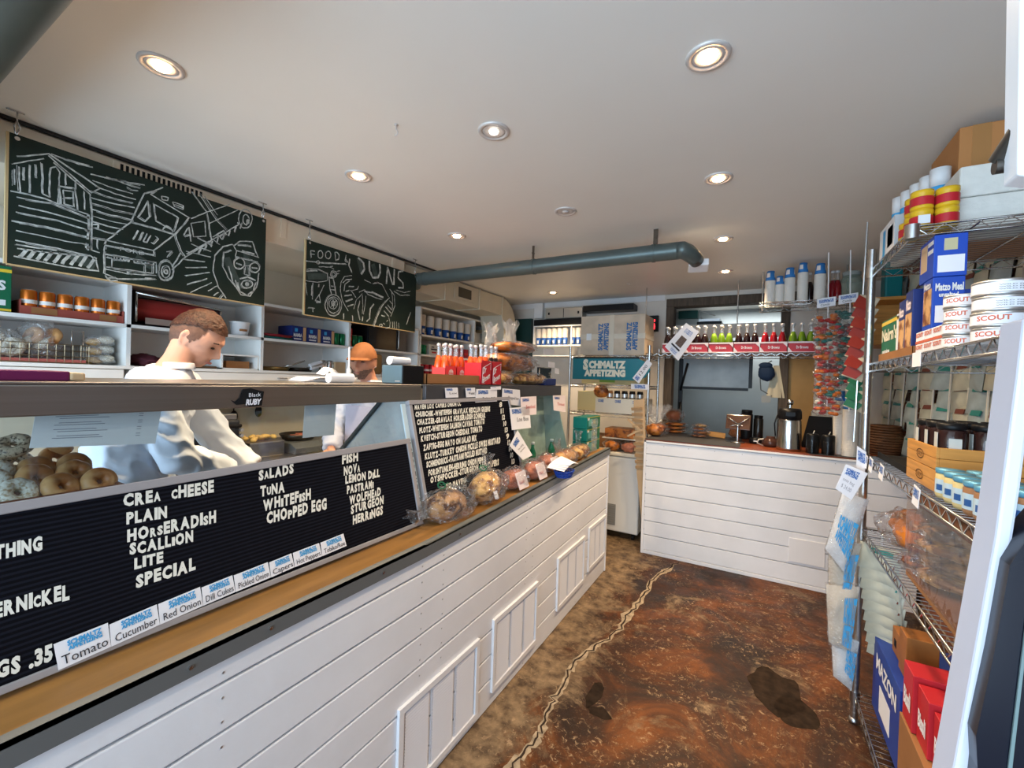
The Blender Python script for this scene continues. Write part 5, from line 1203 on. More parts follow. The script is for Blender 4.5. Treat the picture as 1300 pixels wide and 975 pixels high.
def sbottle(label, liq, loc, h=.20, r=.029, group=None, name='soda_bottle', simple=False):
    t = thing(name, label, 'bottle', (0, 0, 0), 0, group); s = h/.2
    MB().lathe([(.001, .002), (r*.92, .003), (r, .012), (r, .085*s), (r*.85, .108*s), (r*.48, .138*s)], n=16).build('liquid', liq, t, world=False)
    MB().lathe([(r*.48, .138*s), (r*.42, .165*s), (r*.43, .184*s)], n=16, cap=False).build('neck', M_gls, t, world=False)
    MB().lathe([(r*.50, .183*s), (r*.52, .188*s), (r*.47, .197*s), (.001, .199*s)], n=14).build('cap', M_capw, t, world=False)
    t.location = loc; return t
def script(mb, q, u0, v0, u1, v1, lines=('Dr', 'Browns'), n=None):
    for i, s in enumerate(lines):
        h = (v1-v0)/len(lines); mb.textq(s, q, u0, v1-(i+1)*h+h*.18, u1, v1-i*h, bold=.02, lift=.0014, n=n)
def carrier(label, x0, x1, y0, y1, z, h, m, tilt=None):
    t = thing('bottle_carrier', label, 'carton', ((x0+x1)/2, (y0+y1)/2, z))
    w = .002; mb = MB()
    mb.box(x1-w, x1, y0, y1, z, z+h).box(x0, x0+w, y0, y1, z, z+h).box(x0, x1, y0, y0+w, z, z+h*.9).box(x0, x1, y1-w, y1, z, z+h*.9).box(x0, x1, y0, y1, z, z+w)
    mb.build('carton', m, t)
    return t
M_cred = mat('carrier_red', (.50, .02, .03), .4); M_cpink = mat('carrier_pinkred', (.72, .07, .08), .4)
for k in range(2):
    y0 = 1.90+k*.155 if k == 0 else 2.06
y_ = [(1.925, 2.025), (2.03, 2.13)]
for k, (ya, yb) in enumerate(y_):
    t = carrier(f'light red soda carrier with a white logo, {"closer to the speaker" if k == 0 else "second from the speaker"}', -1.64, -1.54, ya, yb, ZT+.001, .10, M_cpink)
    q = [(-1.54, ya, ZT+.006), (-1.54, yb, ZT+.006), (-1.54, yb, ZT+.106), (-1.54, ya, ZT+.106)]
    m = MB(); m.prism([V(q[0])+V((.0006, .03+.022*math.cos(i*PI/5)+.02, .055+.022*math.sin(i*PI/5))) for i in range(10)], (.0006, 0, 0)).build('logo_disc', M_white, t)
    m = MB(); m.textq('Cream', [V(a)+X0*.0008 for a in q], .3, .5, .72, .62, bold=.02, n=X0).build('logo', M_red, t)
    m = MB(); m.textq('SODA', q, .15, .1, .85, .22, bold=.03, n=X0).build('lettering', M_white, t)
ya = [(1.985, 2.085), (2.095, 2.195)]
for k, (a, c) in enumerate(ya):
    t = carrier(f'tall deep red soda carrier with slanted white script, {"beside the light red carriers" if k == 0 else "last before the wrapped bread"}', -1.455, -1.335, a, c, ZT+.001, .135, M_cred)
    q = [(-1.335, a, ZT), (-1.335, c, ZT), (-1.335, c, ZT+.135), (-1.335, a, ZT+.135)]
    Q = [V((-1.335, a+.012, ZT+.055)), V((-1.335, c-.018, ZT+.085)), V((-1.335, c-.012, ZT+.13)), V((-1.335, a+.018, ZT+.10))]
    Q2 = [V(v)-Z0*.05 for v in Q]
    m = MB(); m.textq('Dr', Q, 0, .1, .45, .9, bold=.03, n=X0).textq('Brown', Q2, 0, .1, 1, .9, bold=.03, n=X0)
    f = [V((-1.3345, a+.008, ZT+.01)), V((-1.3345, c-.01, ZT+.04)), V((-1.3345, c-.008, ZT+.125)), V((-1.3345, a+.012, ZT+.095))]
    m.tube([f[0]+Y0*.03, f[0], f[3]+Y0*.0, f[2]-Y0*.0, f[2]-Z0*.04], .0014, n=5).build('lettering', M_white, t)
k = 0
for (ya_, yb_), liq, nm_, xx, zz, hh in (((1.925, 2.025), M_liqo, 'orange', (-1.615, -1.565), ZT+.0035, .23), ((2.03, 2.13), M_liqo, 'orange', (-1.615, -1.565), ZT+.0035, .23), ((1.985, 2.085), M_liqo, 'amber', (-1.43, -1.362), ZT+.0035, .225), ((2.095, 2.195), M_liqc, 'cola', (-1.43, -1.362), ZT+.0035, .225)):
    for i, x in enumerate(xx):
        for j in range(2):
            y = ya_+.026+j*.048 if True else 0
            sbottle(f'{nm_} soda bottle, {"front" if i else "rear"} {"first" if j == 0 else "second"} in the {ORD[k]} red carrier from the speaker', liq, (x, y, zz), hh, .0235)
    k += 1
# wrapped breads on the far case
def wrapped(label, c, r, m, seed, flat=True, film_=M_film, lobes=4, cat='wrapped bread', name='wrapped_bread', filmk=1.13, tail=None):
    t = thing(name, label, cat, c); rr = random.Random(seed); mb = MB()
    for i in range(lobes):
        a = (i/(lobes-1)-.5)*2 if lobes > 1 else 0
        mb.blob(V(c)+V((rr.uniform(-.15, .15)*r[0], a*r[1]*.62, r[2]*(.88+.08*rr.random()))), (r[0]*.72, r[1]*(.62 if lobes > 1 else .9), r[2]*.85), .16, fr=7, n=22, m=14, seed=seed+i, flat=-r[2]*.84)
    mb.build('loaf', m, t)
    f = MB().blob(V(c)+Z0*r[2]*.98, (r[0]*filmk, r[1]*filmk, r[2]*1.02), .22, fr=11, n=40, m=24, seed=seed+3, flat=-r[2]*.965)
    if tail is not None:
        d = V(tail); p0 = V(c)+V((d.x*r[0]*.9, d.y*r[1]*.9, r[2]*(1+.3*d.z)))
        n_ = 14; vs = []
        for j in range(7):
            tt = j/6; rad = (.035*(1-tt)**1.5+.006+.05*max(0, tt-.35)); pc = p0+d*(.02+.11*tt)
            u_ = d.cross(Z0 if abs(d.z) < .8 else X0).normalized(); w_ = d.cross(u_)
            for i in range(n_):
                an = 2*PI*i/n_; rad2 = rad*(1+.45*math.sin(an*5+j)*(tt > .4))
                vs.append(pc+(u_*math.cos(an)+w_*math.sin(an)*.55)*rad2)
        f.add(vs, [(j*n_+i, j*n_+(i+1) % n_, (j+1)*n_+(i+1) % n_, (j+1)*n_+i) for j in range(6) for i in range(n_)], True)
    f.build('plastic_wrap', film_, t)
    return t
def tie(t, p, m=None, r=.010):
    MB().torus(p, r, .003, rotm(20, 40, 0), n=14, m=6).tube([V(p), V(p)+V((.02, .02, .01))], .002).tube([V(p), V(p)+V((.01, -.025, .012))], .002).build('twist_tie', m or M_green, t)
for (px_, pz), r, sd, lb, m in (((670, 478), (.12, .15, .043), 21, 'wrapped pale roll loaf at the bottom of the bread heap on the case', M_cookie), ((633, 482), (.085, .08, .040), 22, 'small wrapped pastry leaning by the soda bottles', M_cookie)):
    c = at(px_, pz, x=-1.45); c.z = ZT+.001; wrapped(lb, c, r, m, sd, tail=(.2, .9, .3))
c = V((-1.53, 2.62, ZT+.090))
wrapped('big shiny wrapped braided challah on top of the bread heap', c, (.165, .20, .068), M_bread, 25, lobes=5, tail=(.1, .95, .25))
c2_ = V(c)-V((-.02, -.03, .0)); c2_.z = ZT+.222
wrapped('second wrapped challah lying over the big one, with white price stickers', c2_, (.14, .16, .04), M_bread, 28, lobes=4)
for k, (a, b, w_, h_) in enumerate(((697, 447, 13, 7), (700, 463, 8, 6), (707, 471, 5, 6))):
    p = at(a, b, x=-1.368); t = thing('price_sticker', f'white sticker on the wrapped challah, {["topmost", "lower and broad", "lower and narrow"][k]}', 'sticker', p)
    q = [at(a-w_/2, b+h_/2, x=-1.368), at(a+w_/2, b+h_/2+1, x=-1.368), at(a+w_/2, b-h_/2, x=-1.368), at(a-w_/2, b-h_/2-1, x=-1.368)]
    MB().slab(q, X0, .001).build('sticker', M_paper, t); MB().textq('APPETIZING', q, .1, .55, .9, .8, n=X0).textq('challah', q, .25, .2, .7, .45, n=X0).build('print', M_blue, t)
# digital scale with a glass front behind the loaves
t = thing('weighing_scale', 'dark digital scale with a chrome-edged display at the end of the case', 'scale', (-1.42, 2.93, ZT))
MB().box(-1.53, -1.34, 2.82, 3.01, ZT, ZT+.05).build('base', M_navy, t, bevel=.005)
MB().box(-1.40, -1.385, 2.80, 3.00, ZT+.05, ZT+.13).build('display', mat('scale_glass', (.02, .03, .035), .06), t)
MB().tube([(-1.382, 2.80, ZT+.052), (-1.382, 3.0, ZT+.052), (-1.382, 3.0, ZT+.13), (-1.382, 2.80, ZT+.13)], .004, closed=True).build('display_frame', M_chrome, t)
# tall cellophane bags
for k, (a, b, top, w_) in enumerate(((622, 475, 412, .055), (646, 478, 408, .06))):
    p = at(a, b, x=-1.72); p.z = ZT; hgt = at(a, top, x=-1.72).z-ZT
    t = thing('cellophane_bag', f'tall crinkled cellophane bag with ribbon, {"beside the soda bottles" if k == 0 else "above the wrapped loaves"}', 'bag', p)
    mb = MB(); n_ = 26; vs = []
    for j in range(14):
        v = j/13; rad = w_*(.75+.5*math.sin(v*2.4))*(1-.35*v) if v < .8 else w_*(.55+.9*(v-.8)*4)
        for i in range(n_):
            an = 2*PI*i/n_; q_ = rad*(1+.20*math.sin(an*7+v*9)+.25*noise.noise(V((math.cos(an)*2, math.sin(an)*2, v*6+k))))
            vs.append((p.x+math.cos(an)*q_*.7, p.y+math.sin(an)*q_, p.z+v*hgt+.02*math.sin(an*5)*(v > .9)))
    mb.add(vs, [(j*n_+i, j*n_+(i+1) % n_, (j+1)*n_+(i+1) % n_, (j+1)*n_+i) for j in range(13) for i in range(n_)], True).build('cellophane', M_filmh, t)
    mb = MB()
    for i in range(5): mb.blob((p.x+rnd.uniform(-.02, .02), p.y+rnd.uniform(-.025, .025), p.z+.035+i*.028), (.03, .035, .022), .25, n=12, m=8, seed=i)
    mb.build('pastries', M_cookie, t)
    tie(t, (p.x+.03, p.y, p.z+hgt*.33), mat('teal_ribbon', (.0, .12, .10), .4), .012)
# ------------------------------------------------------------------ on the wooden ledge
def onledge(px_, py_, x=None): 
    p = at(px_, py_, z=.92)
    for _ in range(5): p = at(px_, py_, z=zt(p.y)+.0005)
    return p
c = onledge(572, 660); c.x = -1.12
t = wrapped('round seeded loaf in a clear bag, first on the ledge from the letter board', c, (.085, .128, .070), M_rye, 31, lobes=1, filmk=1.15, tail=(.1, -.99, .05)); tie(t, c+V((-.02, -.03, .148)), r=.016)
c = onledge(622, 638); c.x = -1.12
t = wrapped('golden loaf in a clear bag with green tie, second on the ledge', c, (.084, .122, .080), M_cookie, 35, lobes=1, filmk=1.14, tail=(-.2, .3, .9)); tie(t, c+V((.0, -.03, .166)), r=.016)
MB().slab([c+V((.074, -.03, .03)), c+V((.074, .0, .028)), c+V((.060, .0, .062)), c+V((.060, -.03, .064))], (1, 0, .3), .002).build('sticker', M_paper, t)
for k, (a, b) in enumerate(((660, 622), (688, 610), (708, 601))):
    c = onledge(a, b); c.x = -1.115
    t = wrapped(f'reddish pastry bag with a pink-white label, {["beside the golden loaf", "in the middle of the three", "touching the blue basket"][k]}', c, (.068, .108-.008*k, .058), mat('salmon_pastry', (.55, .20, .12), .45, var=.4, scale=30), 41+k, lobes=1, filmk=1.10)
    q0 = c+V((.074, -.06, .015))
    MB().slab([q0, q0+V((0, .10, .002)), q0+V((-.030, .10, .085)), q0+V((-.030, -.005, .083))], (1, 0, .35), .0015).build('label', M_pink, t)
    MB().textq('CHALLAH $7', [q0, q0+V((0, .075, .002)), q0+V((-.026, .075, .075)), q0+V((-.026, -.005, .073))], .15, .35, .85, .55, lift=.003).build('print', M_red, t)
# blue basket with napkins
p = onledge(716, 605); t = thing('blue_basket', 'small blue plastic basket on the ledge holding white napkins', 'basket', p)
mb = MB(); r0, r1 = .042, .058
for k in range(5): 
    z = p.z+.002+k*.009; r = r0+(r1-r0)*k/4; mb.tube([(p.x+r*math.cos(2*PI*i/20), p.y+1.3*r*math.sin(2*PI*i/20), z) for i in range(20)], .0028, n=5, closed=True)
for i in range(20):
    a = 2*PI*i/20; mb.tube([(p.x+r0*math.cos(a), p.y+1.3*r0*math.sin(a), p.z+.002), (p.x+r1*math.cos(a), p.y+1.3*r1*math.sin(a), p.z+.04)], .003, n=4)
mb.lathe([(.001, 0), (r0, 0)], p+Z0*.001, n=20, cap=False).build('lattice', mat('basket_blue', (.01, .06, .38), .35), t)
t = thing('napkin', 'fanned white napkins lying over the blue basket', 'napkins', p+Z0*.042)
for k in range(4):
    a = p+V((-.01+.006*k, -.085+.012*k, .048+.006*k)); vs = []
    for i in range(9): u = i/8; vs += [a+V((.045-.01*u, .17*u, .016*math.sin(u*2.6+.3*k))), a+V((-.06-.01*u, .17*u-.01, .022*math.sin(u*2.2)+.012))]
    MB().add(vs+[v+Z0*.0012 for v in vs], [(2*i, 2*i+1, 2*i+3, 2*i+2) for i in range(8)]+[(18+2*i, 20+2*i, 21+2*i, 19+2*i) for i in range(8)], True).build('sheet', M_paper, t)
for k, (a, b, lb) in enumerate(((732, 592, 'clear bag of brown bagels on the ledge before the tea boxes'), (752, 584, 'second clear bag of bagels at the far end of the ledge'))):
    c = onledge(a, b); c.x = -1.10
    wrapped(lb, c, (.07, .11, .052), M_cookie if k else M_bplain, 51+k, lobes=3, tail=(-.1, -.5, .8) if k == 0 else (-.1, .2, .95))
for k in range(3):
    z = zt(3.2)+.002+k*.090
    t = carton('tea_box', f'teal and green tea box in crinkled wrap, {["lowest", "middle", "topmost"][k]} of the pile at the ledge end', 'box', (-1.20, 3.03, z), (-1.09, 3.33, z+.087), mat('teal_box', (.0, .15, .12), .4), [('+x', .0, .9, 1, .98, mat('gold_line', (.35, .32, .04), .4)), ('+x', .12, .2, .38, .8, mat('pale_teal', (.15, .42, .38), .4)), ('+x', .05, .72, .17, .93, M_white), ('+x', .62, .15, .97, .85, M_green), ('+x', .45, .35, .6, .65, mat('gold_line', (.35, .32, .04), .4))])
c = V((-1.10, 3.14, zt(3.1)+.02))
t = thing('cellophane_wrap', 'crumpled clear wrap hanging over the tea boxes', 'plastic wrap', (-1.075, 3.14, zt(3.1)))
mb = MB(); vs = []
for j in range(22):
    for i in range(12):
        v = j/21; u = i/11
        vs.append(V((-1.08+.012*noise.noise(V((u*6, v*9, 1)))+.012, 3.07+.13*u+.02*noise.noise(V((v*5, u, 3))), c.z-.01+.25*v)))
mb.add(vs, [(j*12+i, j*12+i+1, (j+1)*12+i+1, (j+1)*12+i) for j in range(21) for i in range(11)], True).build('wrap', M_filmh, t)
# ------------------------------------------------------------------ back counter
bc = thing('coffee_counter', 'white boarded counter with a red-brown top across the back of the shop', 'counter', (-.1, 4.2, 0))
MB().box(-.845, .97, 3.925, 4.60, .0, .985).build('cabinet_body', M_white, bc)
b = MB(); zb_ = [.03, .165, .29, .41, .53, .65, .77, .88, .985]
for a, c in zip(zb_[:-1], zb_[1:]): b.box(-.858, .97, 3.905, 3.925, a+.003, c-.003)
b.box(-.858, .97, 3.90, 3.925, 0, .03).build('front_boards', M_wwood, bc, bevel=.003)
MB().box(-.868, -.848, 3.895, 3.93, 0, 1.0).box(-.868, .97, 3.895, 3.91, .985, 1.0).build('corner_trim', M_trimw, bc, bevel=.002)
MB().box(-.865, .97, 3.91, 4.62, .985, 1.0135).build('worktop', mat('redbrown_top', (.24, .055, .018), .35, var=.2, scale=5), bc, bevel=.003)
MB().box(-.865, -.12, 3.90, 4.62, 1.0135, 1.0142).build('dark_mat', mat('mat_grey', (.06, .06, .065), .5), bc)
MB().box(.34, .97, 3.90, 4.0, 1.0135, 1.0142).build('dark_mat', MATS['mat_grey'], bc)
MB().box(.235, .46, 3.897, 3.904, .185, .365).build('vent_panel', M_trimw, bc, bevel=.002)
b = MB()
for k in range(8): b.cyl((-.7+k*.2, 3.9055, .96), (-.7+k*.2, 3.902, .96), .004, n=6)
for z in zb_[1:-1]: b.cyl((-.845, 3.9055, z+.05), (-.845, 3.902, z+.05), .004, n=6)
b.build('board_screws', MATS['screw_heads'], bc)
T1 = 1.0145
# ---------------- wire shelf helper
def wshelf(name, label, x0, x1, y0, y1, z, parent=None, pitch=.028, along='x', m=None, h=.028):
    """wire shelf: double rim with zigzag, cross wires"""
    t = parent or thing(name, label, 'shelf', ((x0+x1)/2, (y0+y1)/2, z)); m = m or M_chrome
    mb = MB(); c = [(x0, y0), (x1, y0), (x1, y1), (x0, y1)]
    for zz in (z, z-h): mb.tube([(a, b, zz) for a, b in c], .0035, n=6, closed=True)
    for i in range(4):
        p, q = V((*c[i], 0)), V((*c[(i+1) % 4], 0)); L_ = (q-p).length; n = max(2, int(L_/.035))
        mb.tube([p.lerp(q, j/n)+Z0*(z-(h if j % 2 else 0)) for j in range(n+1)], .002, n=4)
    if along == 'y':
        n = int((y1-y0)/pitch)
        for j in range(1, n): y = y0+(y1-y0)*j/n; mb.tube([(x0, y, z+.001), (x1, y, z+.001)], .0019, n=4)
        for f in (.33, .66): mb.tube([(x0+(x1-x0)*f, y0, z-.004), (x0+(x1-x0)*f, y1, z-.004)], .003, n=5)
    else:
        n = int((x1-x0)/pitch)
        for j in range(1, n): x = x0+(x1-x0)*j/n; mb.tube([(x, y0, z+.001), (x, y1, z+.001)], .0019, n=4)
        for f in (.33, .66): mb.tube([(x0, y0+(y1-y0)*f, z-.004), (x1, y0+(y1-y0)*f, z-.004)], .003, n=5)
    mb.build('wire_shelf' if parent is not None else 'wires', m, t); return t
# wire rack with the box and the teal sign
rk = thing('wire_rack', 'chrome wire rack holding the shipping box above the chest freezer', 'rack', (-1.29, 4.35, 0))
for x, y in ((-.905, 4.16), (-1.70, 4.16), (-.905, 4.60), (-1.70, 4.60)):
    MB().cyl((x, y, .835), (x, y, 1.86), .0125, n=12).build('post', M_chrome, rk)
for z in (1.765, 1.475, 1.19): wshelf('', '', -1.70, -.905, 4.16, 4.60, z, parent=rk, pitch=.05)
cb = thing('shipping_box', 'big pale cardboard shipping box wrapped in clear tape with blue lettering', 'box', (-1.28, 4.35, 1.77))
MB().box(-1.60, -.955, 4.17, 4.55, 1.770, 2.165).build('box', mat('pale_board', (.60, .48, .36), .55, var=.2, scale=6), cb, bevel=.006)
MB().box(-1.603, -.952, 4.168, 4.552, 1.93, 1.98).box(-1.30, -1.255, 4.167, 4.553, 1.768, 2.168).build('tape', mat('tape_shine', (.66, .58, .46), .2), cb)
q = [(-1.60, 4.166, 1.77), (-.955, 4.166, 1.77), (-.955, 4.166, 2.165), (-1.60, 4.166, 2.165)]
def P4(q, u, v): q = [V(a) for a in q]; return (q[0]*(1-u)+q[1]*u)*(1-v)+(q[3]*(1-u)+q[2]*u)*v
m = MB()
for u in (.36, .80):
    m.textq('SCHMALTZ', [P4(q, u, .12), P4(q, u, .80), P4(q, u-.07, .80), P4(q, u-.07, .12)], bold=.05, n=-Y0)
    m.textq('APPETIZING', [P4(q, u+.09, .12), P4(q, u+.09, .80), P4(q, u+.02, .80), P4(q, u+.02, .12)], bold=.05, n=-Y0)
m.build('logo', mat('box_blue', (.03, .14, .36), .5), cb)
MB().slab([P4(q, .10, .38), P4(q, .18, .38), P4(q, .18, .55), P4(q, .10, .55)], -Y0, .001).build('sticker', M_white, cb)
sg = thing('shop_sign', 'teal arrow-ended sign board with white shop lettering on the rack front', 'sign', (-1.27, 4.13, 1.53))
P = [(-1.655, 1.525), (-1.0, 1.525), (-.93, 1.555), (-.885, 1.63), (-.93, 1.70), (-1.0, 1.735), (-1.655, 1.735)]
MB().prism([(x, 4.14, z) for x, z in P], (0, -.02, 0)).build('board', mat('teal_sign', (.0, .17, .22), .35), sg, bevel=.002)
MB().prism([(x, 4.141, z) for x, z in [(-1.655, 1.737), (-.99, 1.737), (-.99, 1.747), (-1.655, 1.747)]], (0, -.03, 0)).build('dark_edge', M_dark, sg)
m = MB()
m.textq('S', [(-1.545, 4.12, 1.628), (-1.49, 4.12, 1.628), (-1.49, 4.12, 1.722), (-1.545, 4.12, 1.722)], bold=.07, lift=.002, n=-Y0)
m.textq('CHMALTZ', [(-1.485, 4.12, 1.642), (-1.115, 4.12, 1.642), (-1.115, 4.12, 1.708), (-1.485, 4.12, 1.708)], bold=.075, lift=.002, n=-Y0)
m.textq('APPETIZING', [(-1.53, 4.12, 1.562), (-1.115, 4.12, 1.562), (-1.115, 4.12, 1.622), (-1.53, 4.12, 1.622)], bold=.075, lift=.002, n=-Y0)
m.build('lettering', mat('cream_letters', (.78, .76, .62), .5), sg)
card('white tag tilted across the pointed end of the teal sign', [at(a, b, y=4.10) for a, b in ((811, 487), (828, 462), (822, 456), (803, 480))], (0, -1, 0), [('12.00', .3, .35, .8, .75)], (.05, .3, .22, .8), name='price_tag', ink=M_dark)
card('small white price strip on the rack shelf below the tag', [at(a, b, y=4.14) for a, b in ((801, 494), (824, 495), (824, 488), (801, 487))], (0, -1, 0), None, (.2, .2, .8, .8), name='price_tag')
# items in the rack
carton('bread_crate', 'long white price-stripped crate on the rack above the freezer', 'box', (-1.42, 4.165, 1.20), (-.945, 4.56, 1.345), M_cream, [('-y', .06, .72, .18, .9, 'COOKIE', M_blue), ('-y', .42, .72, .54, .9, 'COOKIE', M_blue), ('-y', .78, .72, .9, .9, 'COOKIE', M_blue)])
for k in range(5):
    t = thing('dark_jar', f'small dark-lidded tin, {ORD[k]} along the white crate on the rack', 'tin', (-1.30+.075*k, 4.25, 1.3455))
    MB().lathe([(.028, 0), (.030, .055), (.027, .06), (.027, .075), (.001, .075)], (0, 0, 0), n=16).build('tin', M_black if k else M_kraft, t, world=False)
    MB().lathe([(.0305, .01), (.0312, .045)], n=16, cap=False).build('label_band', M_alu, t, world=False)
mb = MB().blob((-1.38, 4.22, 1.41), (.075, .05, .065), .2, n=18, m=12, seed=3, flat=-.062)
t = thing('bread_loaf', 'small brown loaf beside the tins on the rack', 'bread', (-1.38, 4.22, 1.346)); mb.build('loaf', M_bread, t)
carton('yellow_box', 'row-long yellow and green printed box glowing at the back of the rack', 'box', (-1.66, 4.40, 1.48), (-1.0, 4.55, 1.62), mat('pale_yellow_box', (.78, .66, .34), .5), [('-y', .3, .15, .55, .5, mat('lime_print', (.25, .45, .08), .5)), ('-y', .6, .4, .9, .8, M_cream)])  # added block: the yellow-green glow behind the rack is painted as base colour
carton('yellow_box', 'pale yellow carton behind the teal boxes on the rack', 'box', (-1.68, 4.35, 1.20), (-1.45, 4.55, 1.40), MATS['pale_yellow_box'])  # second added block carrying the same painted glow colour
fz = thing('chest_freezer', 'white chest freezer with a low grille under the wire rack', 'freezer', (-1.3, 4.4, 0))
MB().box(-1.72, -.945, 4.10, 4.72, .07, .79).build('body', mat('freezer_white', (.66, .68, .68), .35), fz, bevel=.012)
MB().box(-1.73, -.935, 4.09, 4.73, .795, .832).build('lid', M_cream, fz, bevel=.01)
m = MB().box(-1.31, -1.16, 4.094, 4.099, .13, .33)
for j in range(9): m.box(-1.305, -1.165, 4.088, 4.0945, .14+j*.021, .150+j*.021)
m.build('grille', mat('grille_grey', (.25, .26, .26), .5), fz)
for x in (-1.66, -1.0):
    for y in (4.16, 4.66): MB().cyl((x-.012, y, .028), (x+.012, y, .028), .028, n=16).box(x-.015, x+.015, y-.015, y+.015, .045, .07).build('caster', M_black, fz)
for k, (x, z, m_, lb) in enumerate(((-1.22, .833, M_bread, 'red-brown wrapped cakes on the freezer lid'), (-1.05, .833, MATS['salmon_pastry'], 'pink-labelled bread bag on the freezer lid by the paper bags'))):
    c = V((x, 4.2, z)); wrapped(lb, c, (.10, .09, .055), m_, 71+k, lobes=2)
carton('cake_box', 'dark red-brown cake slab on the lowest rack shelf', 'cake', (-1.32, 4.18, .96), (-1.03, 4.4, 1.05), M_bread, bevel=.01)
carton('cake_box', 'pale carton under the dark red-brown cake slab', 'box', (-1.34, 4.17, .9475), (-1.0, 4.5, .9595), M_cream)
carton('bread_tin', 'red-brown cake tin standing on the freezer behind the bags', 'tin', (-1.5, 4.32, .833), (-1.0, 4.6, .947), M_kraft)
# folded kraft bags hanging at the counter corner
t = thing('folded_paper_bags', 'brown paper bags clipped in a hanging ladder at the counter corner', 'paper bags', (-.93, 4.0, .75))
p0 = at(812, 505, y=3.98); p1 = at(822, 690, y=3.98)
MB().prism([at(a, b, y=3.985) for a, b in ((805, 508), (818, 506), (821, 600), (822, 688), (818, 690), (809, 600))], (0, -.02, 0)).build('strap', M_kraftl, t)
m = MB()
for k in range(11):
    z = 1.27-k*.053; m.obox((-.955+.004*k, 3.955, z), (.10-.003*k, .012, .026), rotm(15, -8+5*(k % 3), 0))
m.build('folded_edges', mat('kraft_edge', (.42, .27, .14), .7), t)
MB().obox((-.97, 3.95, 1.12), (.16, .006, .02), rotm(0, 38, 0)).obox((-.97, 3.948, 1.05), (.14, .006, .016), rotm(0, -30, 0)).build('loose_ends', M_kraftl, t)
# ---------------- bottle shelf
wshelf('bottle_shelf', 'long chrome wire shelf of soda bottles above the coffee counter', -1.06, .43, 4.22, 4.58, 1.792)
for (x, y) in ((-1.05, 4.57), (.42, 4.57), (-.2, 4.57)):
    t = thing('shelf_hanger', f'thin steel rod carrying the bottle shelf {"at the rack" if x < -1 else "in the middle" if x < 0 else "by the candy strips"}', 'rod', (x, y, 1.79)); MB().cyl((x, y+.025, 1.765), (x, y+.025, 2.5), .006, n=8).build('rod', M_chrome, t)
kinds = [('dark', M_liqc), ('dark', M_liqc), ('green', M_liqg), ('dark', M_liqc), ('red', M_liqr), ('green', M_liqg)]
protos = {}
for k, (cn, lq) in enumerate(kinds):
    x0 = -.805+k*.200
    t = thing('soda_crate', f'low red and white crate of {cn} soda bottles, {ORD[k]} from the shipping box', 'crate', (x0+.098, 4.30, 1.797))
    MB().box(x0, x0+.196, 4.232, 4.236, 1.797, 1.885).box(x0, x0+.004, 4.232, 4.40, 1.797, 1.88).box(x0+.192, x0+.196, 4.232, 4.40, 1.797, 1.88).box(x0, x0+.196, 4.396, 4.40, 1.797, 1.88).box(x0, x0+.196, 4.232, 4.40, 1.797, 1.80).build('crate', M_cred, t)
    q = [(x0, 4.2315, 1.797), (x0+.196, 4.2315, 1.797), (x0+.196, 4.2315, 1.885), (x0, 4.2315, 1.885)]
    m = MB().slab([P4(q, 0, .86), P4(q, 1, .86), P4(q, 1, 1), P4(q, 0, 1)], -Y0, .001).slab([P4(q, 0, 0), P4(q, 1, 0), P4(q, 1, .06), P4(q, 0, .06)], -Y0, .001)
    m.prism([P4(q, 0, .06), P4(q, .16, .06), P4(q, .05, .4), P4(q, 0, .5)], (0, -.001, 0)).prism([P4(q, .84, .86), P4(q, 1, .86), P4(q, 1, .5)], (0, -.001, 0)).build('white_border', M_pink, t)
    MB().textq('Dr Browns', q, .3, .35, .72, .62, bold=.02, lift=.002, n=-Y0).build('lettering', M_white, t)
    for i in range(3):
        for j in range(2):
            x, y = x0+.036+.062*i, 4.27+.085*j
            lb = f'{cn} soda bottle in the {ORD[k]} crate from the shipping box, {["first", "second", "third"][i]} of the {"front" if j == 0 else "rear"} row'
            if cn not in protos: protos[cn] = sbottle(lb, lq, (x, y, 1.8005), .245, .0295); 
            else: dup(protos[cn], (x, y, 1.8005), label=lb)
# tilted poster in front of the bottles
q = [at(a, b, y=4.195) for a, b in ((861, 458), (887.5, 421), (871, 410), (844, 440))]
t = thing('picture_card', 'white tilted card with a small photo print hung on the bottle shelf', 'card', q[0]); MB().slab(q, -Y0, -.002).build('paper', M_paper, t)
MB().slab([P4(q, .30, .30), P4(q, .62, .30), P4(q, .62, .70), P4(q, .30, .70)], -Y0, .0012).build('photo_print', mat('photo_dark', (.12, .07, .05), .5, var=.8, scale=120), t)
MB().slab([P4(q, .20, .25), P4(q, .25, .25), P4(q, .25, .85), P4(q, .20, .85)], -Y0, .0012).build('black_bar', M_ink, t)
m = MB()
for k in range(3): m.textq('SCHMALTZ', [P4(q, .88-k*.05, .25), P4(q, .88-k*.05, .75), P4(q, .84-k*.05, .75), P4(q, .84-k*.05, .25)], bold=.02, lift=.0015, n=-Y0)
for k in range(2): m.textq('APPETIZING', [P4(q, .14-k*.05, .3), P4(q, .14-k*.05, .7), P4(q, .10-k*.05, .7), P4(q, .10-k*.05, .3)], bold=.02, lift=.0015, n=-Y0)
m.build('print', M_blue, t)
